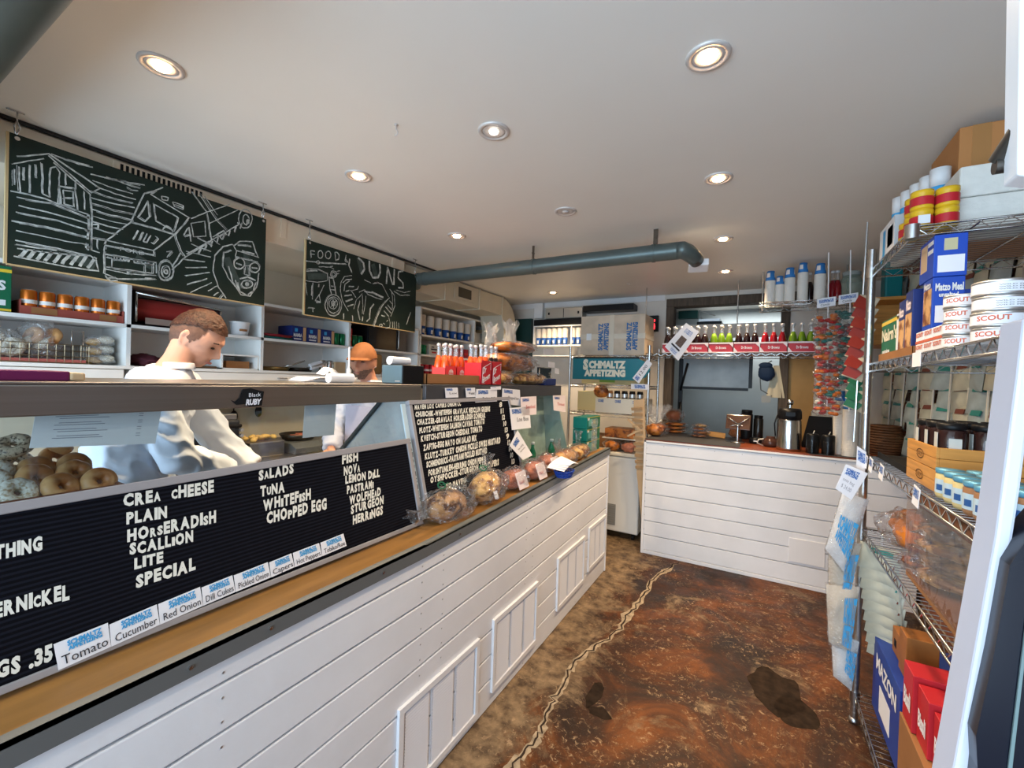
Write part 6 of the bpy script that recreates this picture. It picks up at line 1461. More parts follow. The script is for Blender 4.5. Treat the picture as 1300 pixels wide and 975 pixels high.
# upper wire shelf with cup columns
wshelf('cup_shelf', 'short chrome wire shelf of paper cups near the ceiling', -.02, .60, 3.98, 4.30, 2.175)
for x in (.0, .58):
    t = thing('shelf_hanger', f'steel rod holding the cup shelf {"at its open end" if x < .1 else "by the candy strips"}', 'rod', (x, 4.29, 2.17)); MB().cyl((x, 4.312, 2.14), (x, 4.312, 2.5), .006, n=8).build('rod', M_chrome, t)
for k, (a, hgt, r) in enumerate(((977, .25, .036), (989, .205, .031), (1001.5, .265, .037), (1018, .295, .035), (1040, .285, .038))):
    p = at(a, 388, y=4.06); cupcol(f'column of upside-down blue-topped paper cups, {ORD[k]} on the shelf near the ceiling', (p.x, 4.06, 2.1785), hgt, r, flip=True)
for k, (a, b) in enumerate(((1027, 'dark'), (1056, 'red'), (1062, 'red'))):
    p = at(a, 388, y=4.20); sbottle(f'{b} soda bottle on the cup shelf, {["between the cup columns", "beside the last cup column", "at the very end of the shelf"][k]}', M_liqr if b == 'red' else M_liqc, (p.x, 4.2, 2.1785), .26, .032)
jr = thing('glass_jar', 'large glass jar with a teal lid on the cup shelf end', 'jar', (.62, 4.12, 2.1785))
p = at(1080, 385, y=4.2); jr.location = (p.x, 4.2, 2.1785)
MB().lathe([(.001, 0), (.065, .004), (.07, .03), (.07, .17), (.055, .20), (.055, .21)], n=24).build('glass', mat('jar_glass', (.25, .32, .26), .08, alpha=.5), jr, world=False)
MB().lathe([(.058, .205), (.060, .235), (.001, .24)], n=24).build('lid', mat('lid_grey', (.30, .32, .30), .4), jr, world=False)
carton('teal_tin', 'tall teal tin beside the glass jar by the ceiling', 'tin', (.78, 4.12, 2.179), (.88, 4.26, 2.45), mat('teal_tin', (.0, .16, .17), .4), bevel=.01)
MB().box(.60, .97, 3.98, 4.30, 2.150, 2.172).build('jar_board', M_crate); o = bpy.data.objects['jar_board']; tag(o, 'orange wooden board by the wall carrying the teal tin', 'shelf')
carton('wooden_box', 'orange plywood box standing against the wall beyond the chrome post', 'box', (.70, 4.20, 1.85), (.97, 4.62, 2.148), M_crate)
# candy strips
M_cand = [mat('candy_red', (.38, .01, .01), .3), mat('candy_orange', (.60, .15, .02), .35), mat('candy_teal', (.02, .14, .13), .3), mat('candy_pale', (.60, .57, .50), .35), mat('candy_pink', (.42, .05, .05), .35), mat('candy_dark', (.10, .05, .06), .3)]
for s_, (a, top, bot) in enumerate(((1050, 405, 520), (1078, 400, 482))):
    for k in range(11):
        p = at(a+(k % 2)*1.5, top+(bot-top)*k/10, y=3.86+.012*(k % 2))
        t = thing('candy_bag', f'clear candy bag, {ORD[k]} from the top of the {"strip nearer the bottles" if s_ == 0 else "strip nearer the chrome post"}', 'candy bag', p)
        mb = MB(); mb2 = MB()
        for j in range(13):
            c = p+V((rnd.uniform(-.066, .066), rnd.uniform(-.012, .012), rnd.uniform(-.032, .028)))
            (mb if j % 2 else mb2).blob(c, (.022, .013, .013), .3, n=8, m=6, seed=j+k)
        mb.build('sweets', M_cand[(k+s_*2) % 6], t); mb2.build('sweets', M_cand[(k*3+1+s_) % 6], t)
        MB().blob(p, (.085, .024, .046), .28, fr=10, n=20, m=12, seed=k+s_*20, power=.7).build('plastic_bag', M_film, t)
    p = at(a, top-22, y=3.86); q = [p+V((-.06, 0, -.045)), p+V((.05, 0, -.03)), p+V((.05, 0, .035)), p+V((-.06, 0, .02))]
    card(f'white tag at the head of the candy strip {"nearer the bottles" if s_ == 0 else "nearer the chrome post"}', q, (0, -1, 0), [('Candy', .2, .15, .7, .4)], (.1, .5, .9, .85), name='price_tag', ink=M_dark)
    r = thing('strip_rod', f'thin rod carrying the candy strip {"nearer the bottles" if s_ == 0 else "nearer the chrome post"}', 'rod', p); q2 = at(a, 522, y=3.87)
    MB().cyl((p.x, 3.875, 2.50), (q2.x, 3.875, q2.z), .004, n=6).build('rod', M_trimw, r)
    card(f'white shelf tag under the cups above the {"first" if s_ == 0 else "second"} candy strip', [at(x_, y_, y=3.955) for x_, y_ in ((a-7, 385), (a+7, 384), (a+7, 377), (a-7, 378))] if s_ == 0 else [at(x_, y_, y=3.955) for x_, y_ in ((a-10, 384), (a+9, 382), (a+9, 374), (a-10, 376))], (0, -1, 0), None, (.2, .3, .8, .8), name='price_tag')
# ---------------- on the coffee counter
c = at(832, 553, z=T1); c.z = T1
t = wrapped('gift bag of brown cookies with a flared cellophane top and cream ribbon', c, (.105, .09, .065), M_bread, 81, lobes=2)
mb = MB(); vs = []; n_ = 30
for j in range(8):
    v = j/7; rad = .018+.10*v**.8
    for i in range(n_):
        an = 2*PI*i/n_; q_ = rad*(1+.22*math.sin(an*8+v*2)*v); vs.append((c.x+math.cos(an)*q_, c.y+math.sin(an)*q_*.6, c.z+.115+.17*v+.02*math.sin(an*6)*v))
mb.add(vs, [(j*n_+i, j*n_+(i+1) % n_, (j+1)*n_+(i+1) % n_, (j+1)*n_+i) for j in range(7) for i in range(n_)], True).build('cellophane_flare', M_filmh, t)
m = MB()
for d in ((-.09, -.02, -.03), (.08, -.02, -.055), (.06, -.02, .04), (-.05, -.02, .05)): m.tube([c+V((0, -.02, .115)), c+V((d[0]*.5, d[1]-.02, .115+d[2]*.3)), c+V((d[0], d[1]-.03, .115+d[2]))], .006, n=6)
m.build('ribbon', M_cream, t)
c = at(857, 549, z=T1); c.z = T1; 
for k in range(3):
    cc = c+V((0, 0, .036*k)); wrapped(f'flat shiny wrapped pastry, {["lowest", "middle", "third from the bottom"][k]} of the pile beside the gift bag', cc, (.120, .09, .0185), M_bread, 90+k, lobes=2, filmk=1.05)
cc = c+V((-.03, 0, .112)); wrapped('round glossy challah on top of the pastry pile by the gift bag', cc, (.105, .09, .065), mat('dark_glaze', (.26, .07, .015), .3, var=.3, scale=12), 95, lobes=1, filmk=1.08)
c = at(888, 555, z=T1); c.z = T1
for k in range(4):
    wrapped(f'small wrapped bun, {["lowest", "second", "third", "topmost"][k]} of the narrower pile on the coffee counter', c+V((0, 0, .032*k)), (.088-.007*k, .07, .016), M_bread if k < 3 else M_cookie, 100+k, lobes=1, filmk=1.08)
t = thing('cutting_board', 'thin yellow wooden board leaning low behind the bun pile', 'board', (-.42, 4.45, T1)); p = at(908, 553, z=T1)
MB().obox((p.x, 4.45, T1+.030), (.20, .015, .05), rotm(-15, 4, 0)).build('board', M_crate, t, bevel=.004)
def lathe_thing(name, label, cat, a, b, prof, m, seg=26, y=None):
    p = at(a, b, z=T1) if y is None else at(a, b, y=y); p.z = T1
    t = thing(name, label, cat, p); return t, p
t, p = lathe_thing('tablet_stand', 'chrome stand holding a brown-reflecting payment tablet turned away', 'tablet', 936, 562, None, None)
MB().lathe([(.055, 0), (.055, .008), (.012, .014)], p, n=24).cyl(p+Z0*.01, p+Z0*.14, .011, n=14).blob(p+Z0*.145, (.016, .016, .016), n=12, m=8).build('stand', M_chrome, t)
MB().obox(p+V((-.0, .03, .175)), (.19, .012, .135), rotm(-22, 0, -4)).build('tablet', mat('tablet_brown', (.09, .045, .03), .15), t, bevel=.006)
m = MB()
for sx, sz in ((-1, -1), (1, -1), (-1, 1), (1, 1)): m.tube([p+V((0, .012, .160)), p+V((sx*.085, .018, .172+sz*.045))], .005)
m.build('bracket_arms', M_chrome, t)
t = thing('glass_teapot', 'amber glass teapot behind the payment tablet', 'teapot', (0, 0, 0)); p = at(935, 556, z=T1); t.location = p+Y0*.03
MB().lathe([(.04, 0), (.075, .03), (.06, .075), (.03, .095), (.032, .11)], n=20).build('glass', mat('amber_glass', (.30, .09, .02), .08, alpha=.7), t, world=False)
MB().lathe([(.036, .105), (.03, .12), (.008, .128), (.010, .14)], n=16).build('lid', M_chrome, t, world=False)
for k, (a, b, r, h_, m1, lb) in enumerate(((947, 552, .050, .27, M_black, 'squat black thermos flask behind the payment tablet'), (962, 553, .040, .225, mat('gunmetal', (.06, .055, .05), .25, .8), 'slim gunmetal thermos beside the squat black one'))):
    p = at(a, b, z=T1); t = thing('thermos', lb, 'thermos', (p.x*1.0, p.y, T1)); p = V((0, 0, 0))
    p = at(a, b+6, z=T1); t.location = (p.x, p.y+.05, T1)
    MB().lathe([(r*.95, 0), (r, .01), (r, h_*.84), (r*.85, h_*.90)], n=24).build('body', m1, t, world=False)
    MB().lathe([(r*.86, h_*.90), (r*.92, h_*.92), (r*.88, h_), (.001, h_*1.01)], n=24).build('lid', M_black, t, world=False)
p = at(959, 563, z=T1); t = thing('card_reader', 'round black card reader on the counter edge', 'card reader', p); t.location = p
MB().lathe([(.045, 0), (.05, .015), (.045, .045), (.03, .052), (.001, .053)], n=24).build('body', M_black, t, world=False); MB().box(-.015, .015, -.052, -.046, .02, .03).build('badge', M_white, t, world=False)
p = at(978, 567, z=T1); t = thing('glass_server', 'dark glass coffee server with a loop handle beside the airpot', 'coffee pot', p)
MB().lathe([(.045, 0), (.060, .02), (.05, .06), (.03, .075), (.035, .085)], n=22).build('glass', mat('dark_glass', (.07, .03, .02), .06), t, world=False)
MB().tube([(-.05, -.02, .06), (-.085, -.03, .055), (-.095, -.03, .025), (-.055, -.02, .008)], .005).build('handle', M_cream, t, world=False)
p = at(1001, 571, z=T1); t = thing('airpot', 'tall steel airpot with a black pump lid on the coffee counter', 'airpot', p)
MB().lathe([(.082, 0), (.088, .01), (.088, .02), (.078, .23), (.074, .245)], n=36).build('body', mat('airpot_steel', (.52, .50, .48), .22, 1, stretch=(8, 8, .1), var=.25, scale=6), t, world=False)
MB().lathe([(.076, .243), (.082, .25), (.080, .30), (.070, .325), (.001, .33)], n=36).box(-.03, .03, -.105, -.07, .27, .30).build('lid', M_black, t, world=False)
MB().cyl((0, 0, .32), (0, 0, .36), .012, n=14).lathe([(.018, .355), (.024, .375), (.018, .392), (.001, .395)], n=18).build('pump_knob', M_chrome, t, world=False)
MB().tube([(-.083, 0, .27), (-.10, 0, .20), (-.092, 0, .1)], .005).build('handle', M_black, t, world=False)
p = at(1037, 566, z=T1); t = thing('menu_holder', 'black slanted display panel behind the cup holders', 'panel', p+V((0, .12, 0)))
pp = at(1037, 566, y=4.30); pp.z = T1; t.location = pp; MB().prism([pp+V((-.11, 0, 0)), pp+V((.11, 0, 0)), pp+V((.10, .05, .26)), pp+V((-.055, .05, .26))], (0, .012, 0)).build('panel', M_dark, t)
for k, (a, b) in enumerate(((1031, 575), (1051, 577))):
    p = at(a, b, z=T1); t = thing('lid_dispenser', f'black cylinder of cup lids in a clear holder, {"next to the airpot" if k == 0 else "next to the tall cup columns"}', 'dispenser', p)
    MB().lathe([(.042, 0), (.042, .135), (.036, .145), (.001, .146)], n=22).build('lids', M_black, t, world=False)
    MB().lathe([(.050, 0), (.050, .10)], n=22, cap=False).build('clear_sleeve', film('thin_clear', gloss=.08, bump=0), t, world=False)
    MB().tube([(0, 0, .14), (.01, 0, .17)], .003).build('stirrer', M_cream, t, world=False)
for k, (a, b, h_, r) in enumerate(((1066, 578, .47, .036), (1078, 579, .44, .046), (1091, 580, .40, .036))):
    p = at(a, b, z=T1); cupcol(f'tall column of upside-down paper cups on the coffee counter, {["beside the lid dispensers", "widest one in the middle", "half behind the chrome post"][k]}', (p.x, p.y+(.07 if k != 1 else 0), T1), h_, r, flip=True)
carton('napkin_box', 'white napkin block behind the black display panel', 'box', (.40, 4.50, T1), (.52, 4.59, 1.30), M_cream)
bs = thing('wicker_basket', 'round brown wicker basket against the wall behind the chrome post', 'basket', (.80, 4.3, T1))
m = MB()
for k in range(12): m.torus((.84, 4.25, T1+.01+k*.019), .085+.03*math.sin(k/11*PI), .010, n=26, m=6)
m.build('weave', mat('wicker', (.14, .055, .02), .6, var=.3, scale=40), bs)
# ---------------- back wall, beyond the case
cs = thing('cup_shelf', 'white framed wall shelf of paper cups above the bread heap', 'shelf', (-2.15, 4.9, 1.93))
MB().box(-2.49, -1.72, 4.84, 5.04, 1.925, 1.94).box(-2.49, -1.72, 4.84, 5.04, 2.165, 2.18).box(-2.49, -2.475, 4.84, 5.04, 1.94, 2.165).box(-1.985, -1.972, 4.84, 5.04, 1.80, 2.165).box(-2.49, -1.72, 5.03, 5.045, 1.94, 2.165).box(-2.49, -1.72, 4.84, 5.04, 1.80, 1.812).build('frame', M_white, cs)
for k in range(8):
    x = -2.435+k*.072+(.03 if k > 5 else 0); c = dup(cc0, (x, 4.89, 1.9405), rz=-PI/2, label=f'short column of paper cups, {ORD[k]} along the framed wall shelf'); c.scale = (.75, .75, .98); c['group'] = 'cup columns on the framed wall shelf'
t = thing('wall_heater', 'silver two-panel unit mounted high on the back wall', 'heater', (-2.1, 4.9, 2.25))
MB().box(-2.36, -1.87, 4.90, 5.045, 2.27, 2.40).build('body', mat('unit_silver', (.45, .43, .38), .4, .4), t, bevel=.01)
MB().box(-2.115, -2.110, 4.895, 4.90, 2.28, 2.39).box(-2.32, -2.30, 4.895, 4.90, 2.32, 2.35).box(-1.93, -1.91, 4.895, 4.90, 2.32, 2.35).build('latches', M_dark, t)
t = thing('amplifier', 'black equipment case under the silver wall unit', 'equipment', (-2.2, 4.9, 2.2)); MB().box(-2.50, -1.80, 4.86, 5.045, 2.185, 2.262).build('body', M_black, t, bevel=.005)
t = thing('amplifier', 'black equipment case beside the silver wall unit above the shipping box', 'equipment', (-1.6, 4.9, 2.35)); MB().box(-1.85, -1.25, 4.86, 5.045, 2.33, 2.40).build('body', M_black, t, bevel=.005)
t = thing('wall_post', 'white conduit stub on the back wall by the silver unit', 'pipe', (-2.52, 5.0, 2.4)); MB().box(-2.56, -2.44, 4.98, 5.045, 2.30, 2.495).build('box', M_white, t, bevel=.003)
t = thing('dark_partition', 'dark green panel in the back corner behind the cellophane bags', 'panel', (-2.8, 5.0, 1.5)); MB().box(-3.0, -2.60, 4.98, 5.045, 1.0, 2.30).build('panel', mat('dark_teal', (.012, .045, .04), .4), t)
t = thing('number_display', 'black queue display with a glowing red digit beside the shipping box', 'display', (-1.08, 5.0, 2.18)); MB().box(-1.20, -1.005, 5.00, 5.045, 2.09, 2.27).build('case', M_black, t, bevel=.003)
MB().textq('5', [(-1.075, 4.999, 2.115), (-1.035, 4.999, 2.115), (-1.035, 4.999, 2.225), (-1.075, 4.999, 2.225)], bold=.04, lift=.001, n=-Y0).textq('2', [(-1.15, 4.999, 2.115), (-1.10, 4.999, 2.115), (-1.10, 4.999, 2.225), (-1.15, 4.999, 2.225)], bold=.04, lift=.001, n=-Y0).build('digits', mat('led_red', (1, .02, .03), .4, emit=3), t)
# ---------------- in and around the back opening
gt = thing('security_gate', 'black steel frame with a glazed upper panel in the back opening', 'frame', (-.4, 5.3, 0))
a, b_ = at(868, 455, y=5.32), at(950, 493, y=5.32)
x0, x1, zb2 = a.x, b_.x, b_.z
MB().box(x0-.045, x0, 5.30, 5.34, 0, 2.0).box(x1, x1+.035, 5.30, 5.34, zb2, 2.0).box(x0, x1, 5.30, 5.34, zb2-.03, zb2).box(x0, x1, 5.30, 5.34, 1.96, 2.0).tube([(x0-.02, 5.29, zb2-.05), (x0+.05, 5.29, 1.75)], .012).tube([(x0-.01, 5.29, 1.3), (x0-.035, 5.29, 1.0)], .018).build('frame', M_black, gt)
MB().box(x0, x1, 5.315, 5.32, zb2, 1.96).build('pane', mat('smoky_pane', (.26, .30, .32), .25, var=.35, scale=3), gt)
t = thing('projector_box', 'black boxy device on a bracket in the back room', 'equipment', (-.5, 5.6, 2.0)); p = at(900, 415, y=5.6)
MB().box(p.x-.13, p.x+.14, 5.55, 5.8, p.z-.05, p.z+.06).build('body', M_black, t, bevel=.006); MB().box(p.x-.11, p.x+.12, 5.56, 6.305, p.z+.062, p.z+.09).tube([(p.x-.08, 5.6, p.z+.09), (p.x-.12, 5.6, p.z+.2), (p.x+.06, 5.6, p.z+.13)], .006).build('bracket', M_alu, t)
t = thing('wall_box', 'small dark green box on the back room wall', 'box', (-.7, 6.2, 2.2)); p = at(874, 400, y=6.25); MB().box(p.x-.12, p.x+.12, 6.2, 6.298, p.z-.05, p.z+.05).build('box', mat('dkgreen', (.02, .10, .09), .5), t)
t = thing('baseball_cap', 'dark blue cap hanging on the timber post', 'cap', (.13, 5.0, 1.6)); p = at(973, 473, y=5.0)
MB().blob(p+V((0, -.03, 0)), (.072, .045, .085), .12, n=20, m=14, seed=3).blob(p+V((-.01, -.055, .07)), (.06, .02, .03), .05, n=14, m=8).build('cap', mat('navy_cloth', (.012, .03, .07), .8), t)
t = thing('apron', 'cream apron hanging on the timber post beside the cap', 'apron', (.2, 4.95, 1.5)); p = at(985, 482, y=5.03); vs = []
for j in range(12):
    for i in range(8):
        v = j/11; u = i/7-.5; vs.append((p.x+u*(.05+.11*v), 5.022-.012*math.sin(u*14)*v, p.z+.14-.32*v))
MB().add(vs+[(x, y+.006, z) for x, y, z in vs], [(j*8+i, j*8+i+1, (j+1)*8+i+1, (j+1)*8+i) for j in range(11) for i in range(7)]+[(96+j*8+i, 96+(j+1)*8+i, 96+(j+1)*8+i+1, 96+j*8+i+1) for j in range(11) for i in range(7)], True).build('cloth', mat('cream_cloth', (.62, .54, .38), .8), t)
t = thing('hanging_strap', 'thin grey cable looping down from the cap to a small box', 'cable', (.05, 5.0, 1.4))
MB().tube([at(a, b, y=5.026) for a, b in ((980, 458), (967, 465), (965, 480), (966, 495), (980, 503))], .005).build('cable', mat('cable_grey', (.10, .11, .11), .6), t); p = at(971, 506, y=5.0); MB().box(p.x-.03, p.x+.05, 4.995, 5.031, p.z-.04, p.z+.03).build('box', mat('switch_grey', (.30, .31, .30), .5), t)
t = thing('wall_pipe', 'white pipe with a yellow valve beside the plywood panel', 'pipe', (.48, 5.0, 1)); MB().cyl((.50, 5.0, .0), (.50, 5.0, 1.75), .022, n=14).build('pipe', M_trimw, t); MB().cyl((.50, 5.0, 1.75), (.50, 5.0, 2.05), .026, n=14).build('valve', mat('valve_yellow', (.45, .35, .03), .5), t)
# ------------------------------------------------------------------ chrome shelving on the right
U0, U1, UX0, UX1 = 1.00, 2.47, .42, .90
us = thing('chrome_shelving', 'tall chrome wire shelving unit along the brick wall beside the aisle', 'shelf unit', (.66, 1.7, 0))
M_post = mat('ribbed_post', (.50, .50, .50), .3, 1)
for x, y in ((UX0, U1), (UX1, U1), (UX0, U0), (UX1, U0)):
    b = MB(); b.cyl((x, y, .02), (x, y, 2.13 if y > 2 else 1.63), .0158, n=16)
    for k in range(int((2.1 if y > 2 else 1.6)/.0254)): b.torus((x, y, .05+k*.0254), .0156, .0013, n=12, m=4)
    b.lathe([(.022, 0), (.022, .012), (.013, .03)], (x, y, 0), n=12)
    b.build('post', M_post, us)
for z in (1.617, 1.207, .880, .135): wshelf('', '', UX0, UX1, U0, U1, z, parent=us, along='y', pitch=.030, h=.032)
wshelf('', '', UX0, UX1, 1.87, U1, 2.040, parent=us, along='y', pitch=.030, h=.032)
b = MB()
for z in (2.04, 1.617, 1.207, .88, .135):
    for y in ((U1, U0) if z < 2 else (U1, 1.88)): b.cyl((UX0, y, z-.038), (UX0, y, z+.008), .020, n=14)
b.build('shelf_collar', M_post, us)
Z5, Z4, Z3, Z2, Z1 = 2.0435, 1.6205, 1.2105, .8835, .1385
# ---- top shelf
M_ycap = mat('mustard_yellow', (.75, .45, .02), .35); M_jred = mat('jar_red', (.50, .02, .03), .35); M_styro = mat('styrofoam', (.70, .69, .64), .8, var=.06, scale=30, bump=.2, bscale=90)
def jar2(lb, loc):
    t = thing('mustard_jar', lb, 'jar', (0, 0, 0), 0, 'red and yellow jars on the top shelf')
    MB().lathe([(.026, 0), (.030, .006), (.030, .014)], n=22).build('base', M_ycap, t, world=False)
    MB().lathe([(.0305, .012), (.0305, .040)], n=22, cap=False).build('red_label', M_jred, t, world=False)
    MB().lathe([(.030, .039), (.027, .046), (.030, .049), (.030, .062), (.001, .063)], n=22).build('lid', M_ycap, t, world=False)
    t.location = loc; return t
jp = None
for col in range(5):
    for lv in range(2):
        x = .455+(.0 if col % 2 == 0 else .062); y = 1.93+(col//2)*.064
        if col == 4 and lv: continue
        lb = f'red-labelled yellow-lidded jar, {"upper" if lv else "lower"} one of the {ORD[col]} column from the foam boxes'
        if col in (0, 2, 4): x = .452
        else: x = .514
        if jp is None: jp = jar2(lb, (x, y, Z5+lv*.0635))
        else: dup(jp, (x, y, Z5+lv*.0635), label=lb)
MB().slab([(.437, 1.8985, Z5+.012), (.467, 1.8985, Z5+.012), (.467, 1.8985, Z5+.040), (.437, 1.8985, Z5+.040)], (0, -1, 0), .001).build('price_label', M_white); o = bpy.data.objects['price_label']; tag(o, 'small white sticker on the front of a red jar', 'sticker')
for k in range(2):
    t = thing('foam_box', f'white polystyrene box, {"lower" if k == 0 else "upper"} of the two on the top shelf', 'box', (.67, 2.06, Z5+k*.1))
    a = Z5+k*.103; MB().box(.552-.0*k, .79-.012*k, 1.965, 2.14, a, a+.101).build('box', M_styro, t, bevel=.006)
carton('kraft_box', 'large plain orange-brown cardboard box touching the ceiling on the top shelf', 'box', (.60, 2.155, Z5), (.875, 2.455, 2.462), mat('orange_kraft', (.46, .20, .065), .7, var=.06, scale=8), [('-y', .12, .0, .30, 1, mat('tape_kraft', (.38, .18, .06), .35))], bevel=.003)
for k in range(6):
    t = cupcol(f'white paper cup column with blue rims, {ORD[k]} from the big cardboard box on the top shelf', (.535-.004*k, 2.235+k*.062 if k < 4 else 2.235+k*.062, Z5), .0, .03) if False else None
cp = None
for k in range(5):
    x, y = .560-.014*k-(0 if k else .0), 2.185+k*.064
    lb = f'white cup column with a blue band, {ORD[k]} from the big cardboard box on the top shelf'
    if cp is None:
        cp = thing('paper_cup_column', lb, 'paper cups', (0, 0, 0))
        MB().lathe([(.026, 0), (.028, .20)], n=18).build('nested_rims', M_cupw, cp, world=False)
        MB().lathe([(.0285, .20), (.0295, .222)], n=18, cap=False).build('blue_band', M_lblue, cp, world=False)
        MB().lathe([(.028, .222), (.030, .29), (.001, .291)], n=18).build('top_cup', M_white, cp, world=False)
        cp.location = (x, y, Z5)
    else: dup(cp, (x, y, Z5), label=lb)
carton('white_box', 'white box with blue lettering at the aisle corner of the top shelf', 'box', (.425, 2.13, Z5), (.485, 2.36, Z5+.125), mat('box_grey', (.55, .57, .58), .5), [('-x', 0, 0, 1, 1, M_white), ('-x', .12, .15, .42, .88, 'J', M_lblue), ('-x', .55, .2, .9, .8, mat('pale_blue', (.45, .60, .70), .5))])
# ---- second shelf
kt = thing('kraft_tray', 'flat brown cardboard tray under the green and blue boxes', 'tray', (.53, 2.15, Z4))
MB().box(.45, .62, 1.96, 2.44, Z4, Z4+.003).box(.45, .452, 1.96, 2.44, Z4, Z4+.038).box(.45, .62, 1.96, 1.962, Z4, Z4+.038).box(.618, .62, 1.96, 2.44, Z4, Z4+.038).build('tray', M_kraft, kt)
Zk = Z4+.0035
M_nut = bagel_mat('snack_picture', (.20, .06, .015), (.70, .40, .16), 22, .5)
carton('oatcake_box', 'dark green box with slanted cream lettering in the kraft tray', 'box', (.456, 2.17, Zk), (.52, 2.43, Zk+.175), M_green, [('-x', 0, .88, 1, .96, M_yellow), ('-x', 0, .03, 1, .09, M_yellow), ('-x', .05, .50, .95, .78, "Nairn's", mat('cream_print', (.75, .72, .55), .5)), ('-x', .1, .2, .55, .30, 'oatcakes', M_white), ('-x', .90, .0, 1, 1, M_white)])
for k in range(2):
    y0 = 1.995+k*.085
    carton('pretzel_box', f'dark blue box with a picture of golden snacks, {"first" if k == 0 else "second"} beside the green box', 'box', (.454, y0, Zk), (.52, y0+.082, Zk+.235-.02*k), M_navy, [('-x', .06, .12, .94, .66, M_nut), ('-x', .15, .72, .85, .88, 'Matzo', M_pink), ('-x', 0, .02, 1, .07, M_white)])
carton('matzo_box', 'blue matzo meal box with white panel standing at the end of the row', 'box', (.470, 1.86, Z4+.083), (.545, 1.952, Z4+.247), mat('royal_blue', (.015, .07, .45), .4), [('-y', .1, .12, .9, .45, M_paper), ('-y', .08, .74, .95, .88, 'Matzo Meal', M_white), ('-y', .2, .62, .8, .7, 'unsalted', M_white), ('-x', .1, .1, .9, .8, M_nut), ('-x', .15, .82, .85, .95, 'Matzo', M_white)])
carton('matzo_box', 'blue matzo box laid on top of the upright one, reaching the upper shelf', 'box', (.470, 1.862, Z4+.249), (.548, 2.00, Z4+.382), MATS['royal_blue'], [('-y', .12, .10, .92, .50, M_paper), ('-y', .3, .62, .7, .9, mat('crest', (.55, .50, .30), .5)), ('-x', .1, .25, .55, .9, mat('cracker', (.60, .42, .26), .5)), ('-x', .6, .6, .95, .7, M_white), ('-x', .6, .8, .95, .9, M_white)])
for k in range(3):
    carton('matzo_box', f'blue matzo meal box behind the round tins, {ORD[k]} from the upright blue box', 'box', (.575+k*.08, 1.98, Z4), (.650+k*.08, 2.08, Z4+.225+.008*k), MATS['royal_blue'], [('-y', .08, .74, .95, .88, 'Matzo Meal', M_white), ('-y', .1, .12, .9, .45, M_paper)])
M_scoutr = mat('coral_print', (.62, .14, .07), .5)
for r in range(2):
    for k in range(3):
        y0 = 1.70+k*.083; 
        carton('tin_carton', f'small white and coral carton, {ORD[k]} from the round tins in the {"lower" if r == 0 else "upper"} row', 'box', (.455, y0, Z4+r*.040), (.53, y0+.080, Z4+r*.040+.039), M_paper, [('-x', .08, .55, .92, .88, 'SCOUT', M_scoutr), ('-x', 0, .0, 1, .22, M_scoutr), ('-y', .1, .5, .6, .85, 'SCOUT', M_scoutr), ('-y', .2, 0, 1, .25, M_scoutr)])
def tin(lb, loc, r=.047, h=.037, rz=0, gp=None, plain=False):
    t = thing('round_tin', lb, 'tin', (0, 0, 0), 0, gp)
    MB().lathe([(r*.93, 0), (r, .002), (r, .005), (r*.985, .006), (r*.985, h-.006), (r, h-.005), (r, h-.001), (r*.94, h)], n=36).build('tin', M_alu, t, world=False)
    MB().lathe([(r*.99, .0065), (r*.99, h-.0065)], n=36, cap=False).build('paper_band', M_paper, t, world=False)
    m = MB(); vs0, fs0, w = text_geo('SCOUT', .03)
    def cyl_txt(s, a0, a1, z0, z1, mm):
        vs, fs, w = text_geo(s, .03); mm.add([((r*.995)*math.cos(a0+(a1-a0)*x), (r*.995)*math.sin(a0+(a1-a0)*x), z0+(z1-z0)*y) for x, y in vs], fs, False)
    if not plain: cyl_txt('SCOUT', -2.75, -1.55, h*.42, h*.74, m)
    else:
        for q in range(3): cyl_txt('WILD FISH', -2.0, -.9, h*.3+q*.005, h*.3+q*.005+.0025, m)
    vs = []
    m.build('lettering', M_scoutr if not plain else mat('grey_ink', (.3, .3, .32), .6), t, world=False)
    t.location = loc; t.rotation_euler = (0, 0, rz); return t
for c_, (x, y, r) in enumerate(((.478, 1.625, .042), (.490, 1.455, .050))):
    for k in range(4):
        pl_ = c_ == 1 and k > 1
        tin(f'round fish tin, {["lowest", "second", "third", "topmost"][k]} in the {"smaller column by the coral cartons" if c_ == 0 else "bigger column at the shelf front"}', (x-.002*(k % 2), y, Z4+k*.0365), r, .036, (-.2 if c_ == 0 else -.1)+.12*(k % 2), plain=pl_)
card('blank white shelf tag clipped to the second shelf under the coral cartons', [(UX0-.006, 1.80, 1.578), (UX0-.006, 1.72, 1.578), (UX0-.006, 1.72, 1.622), (UX0-.006, 1.80, 1.622)], (-1, 0, 0), name='price_tag')
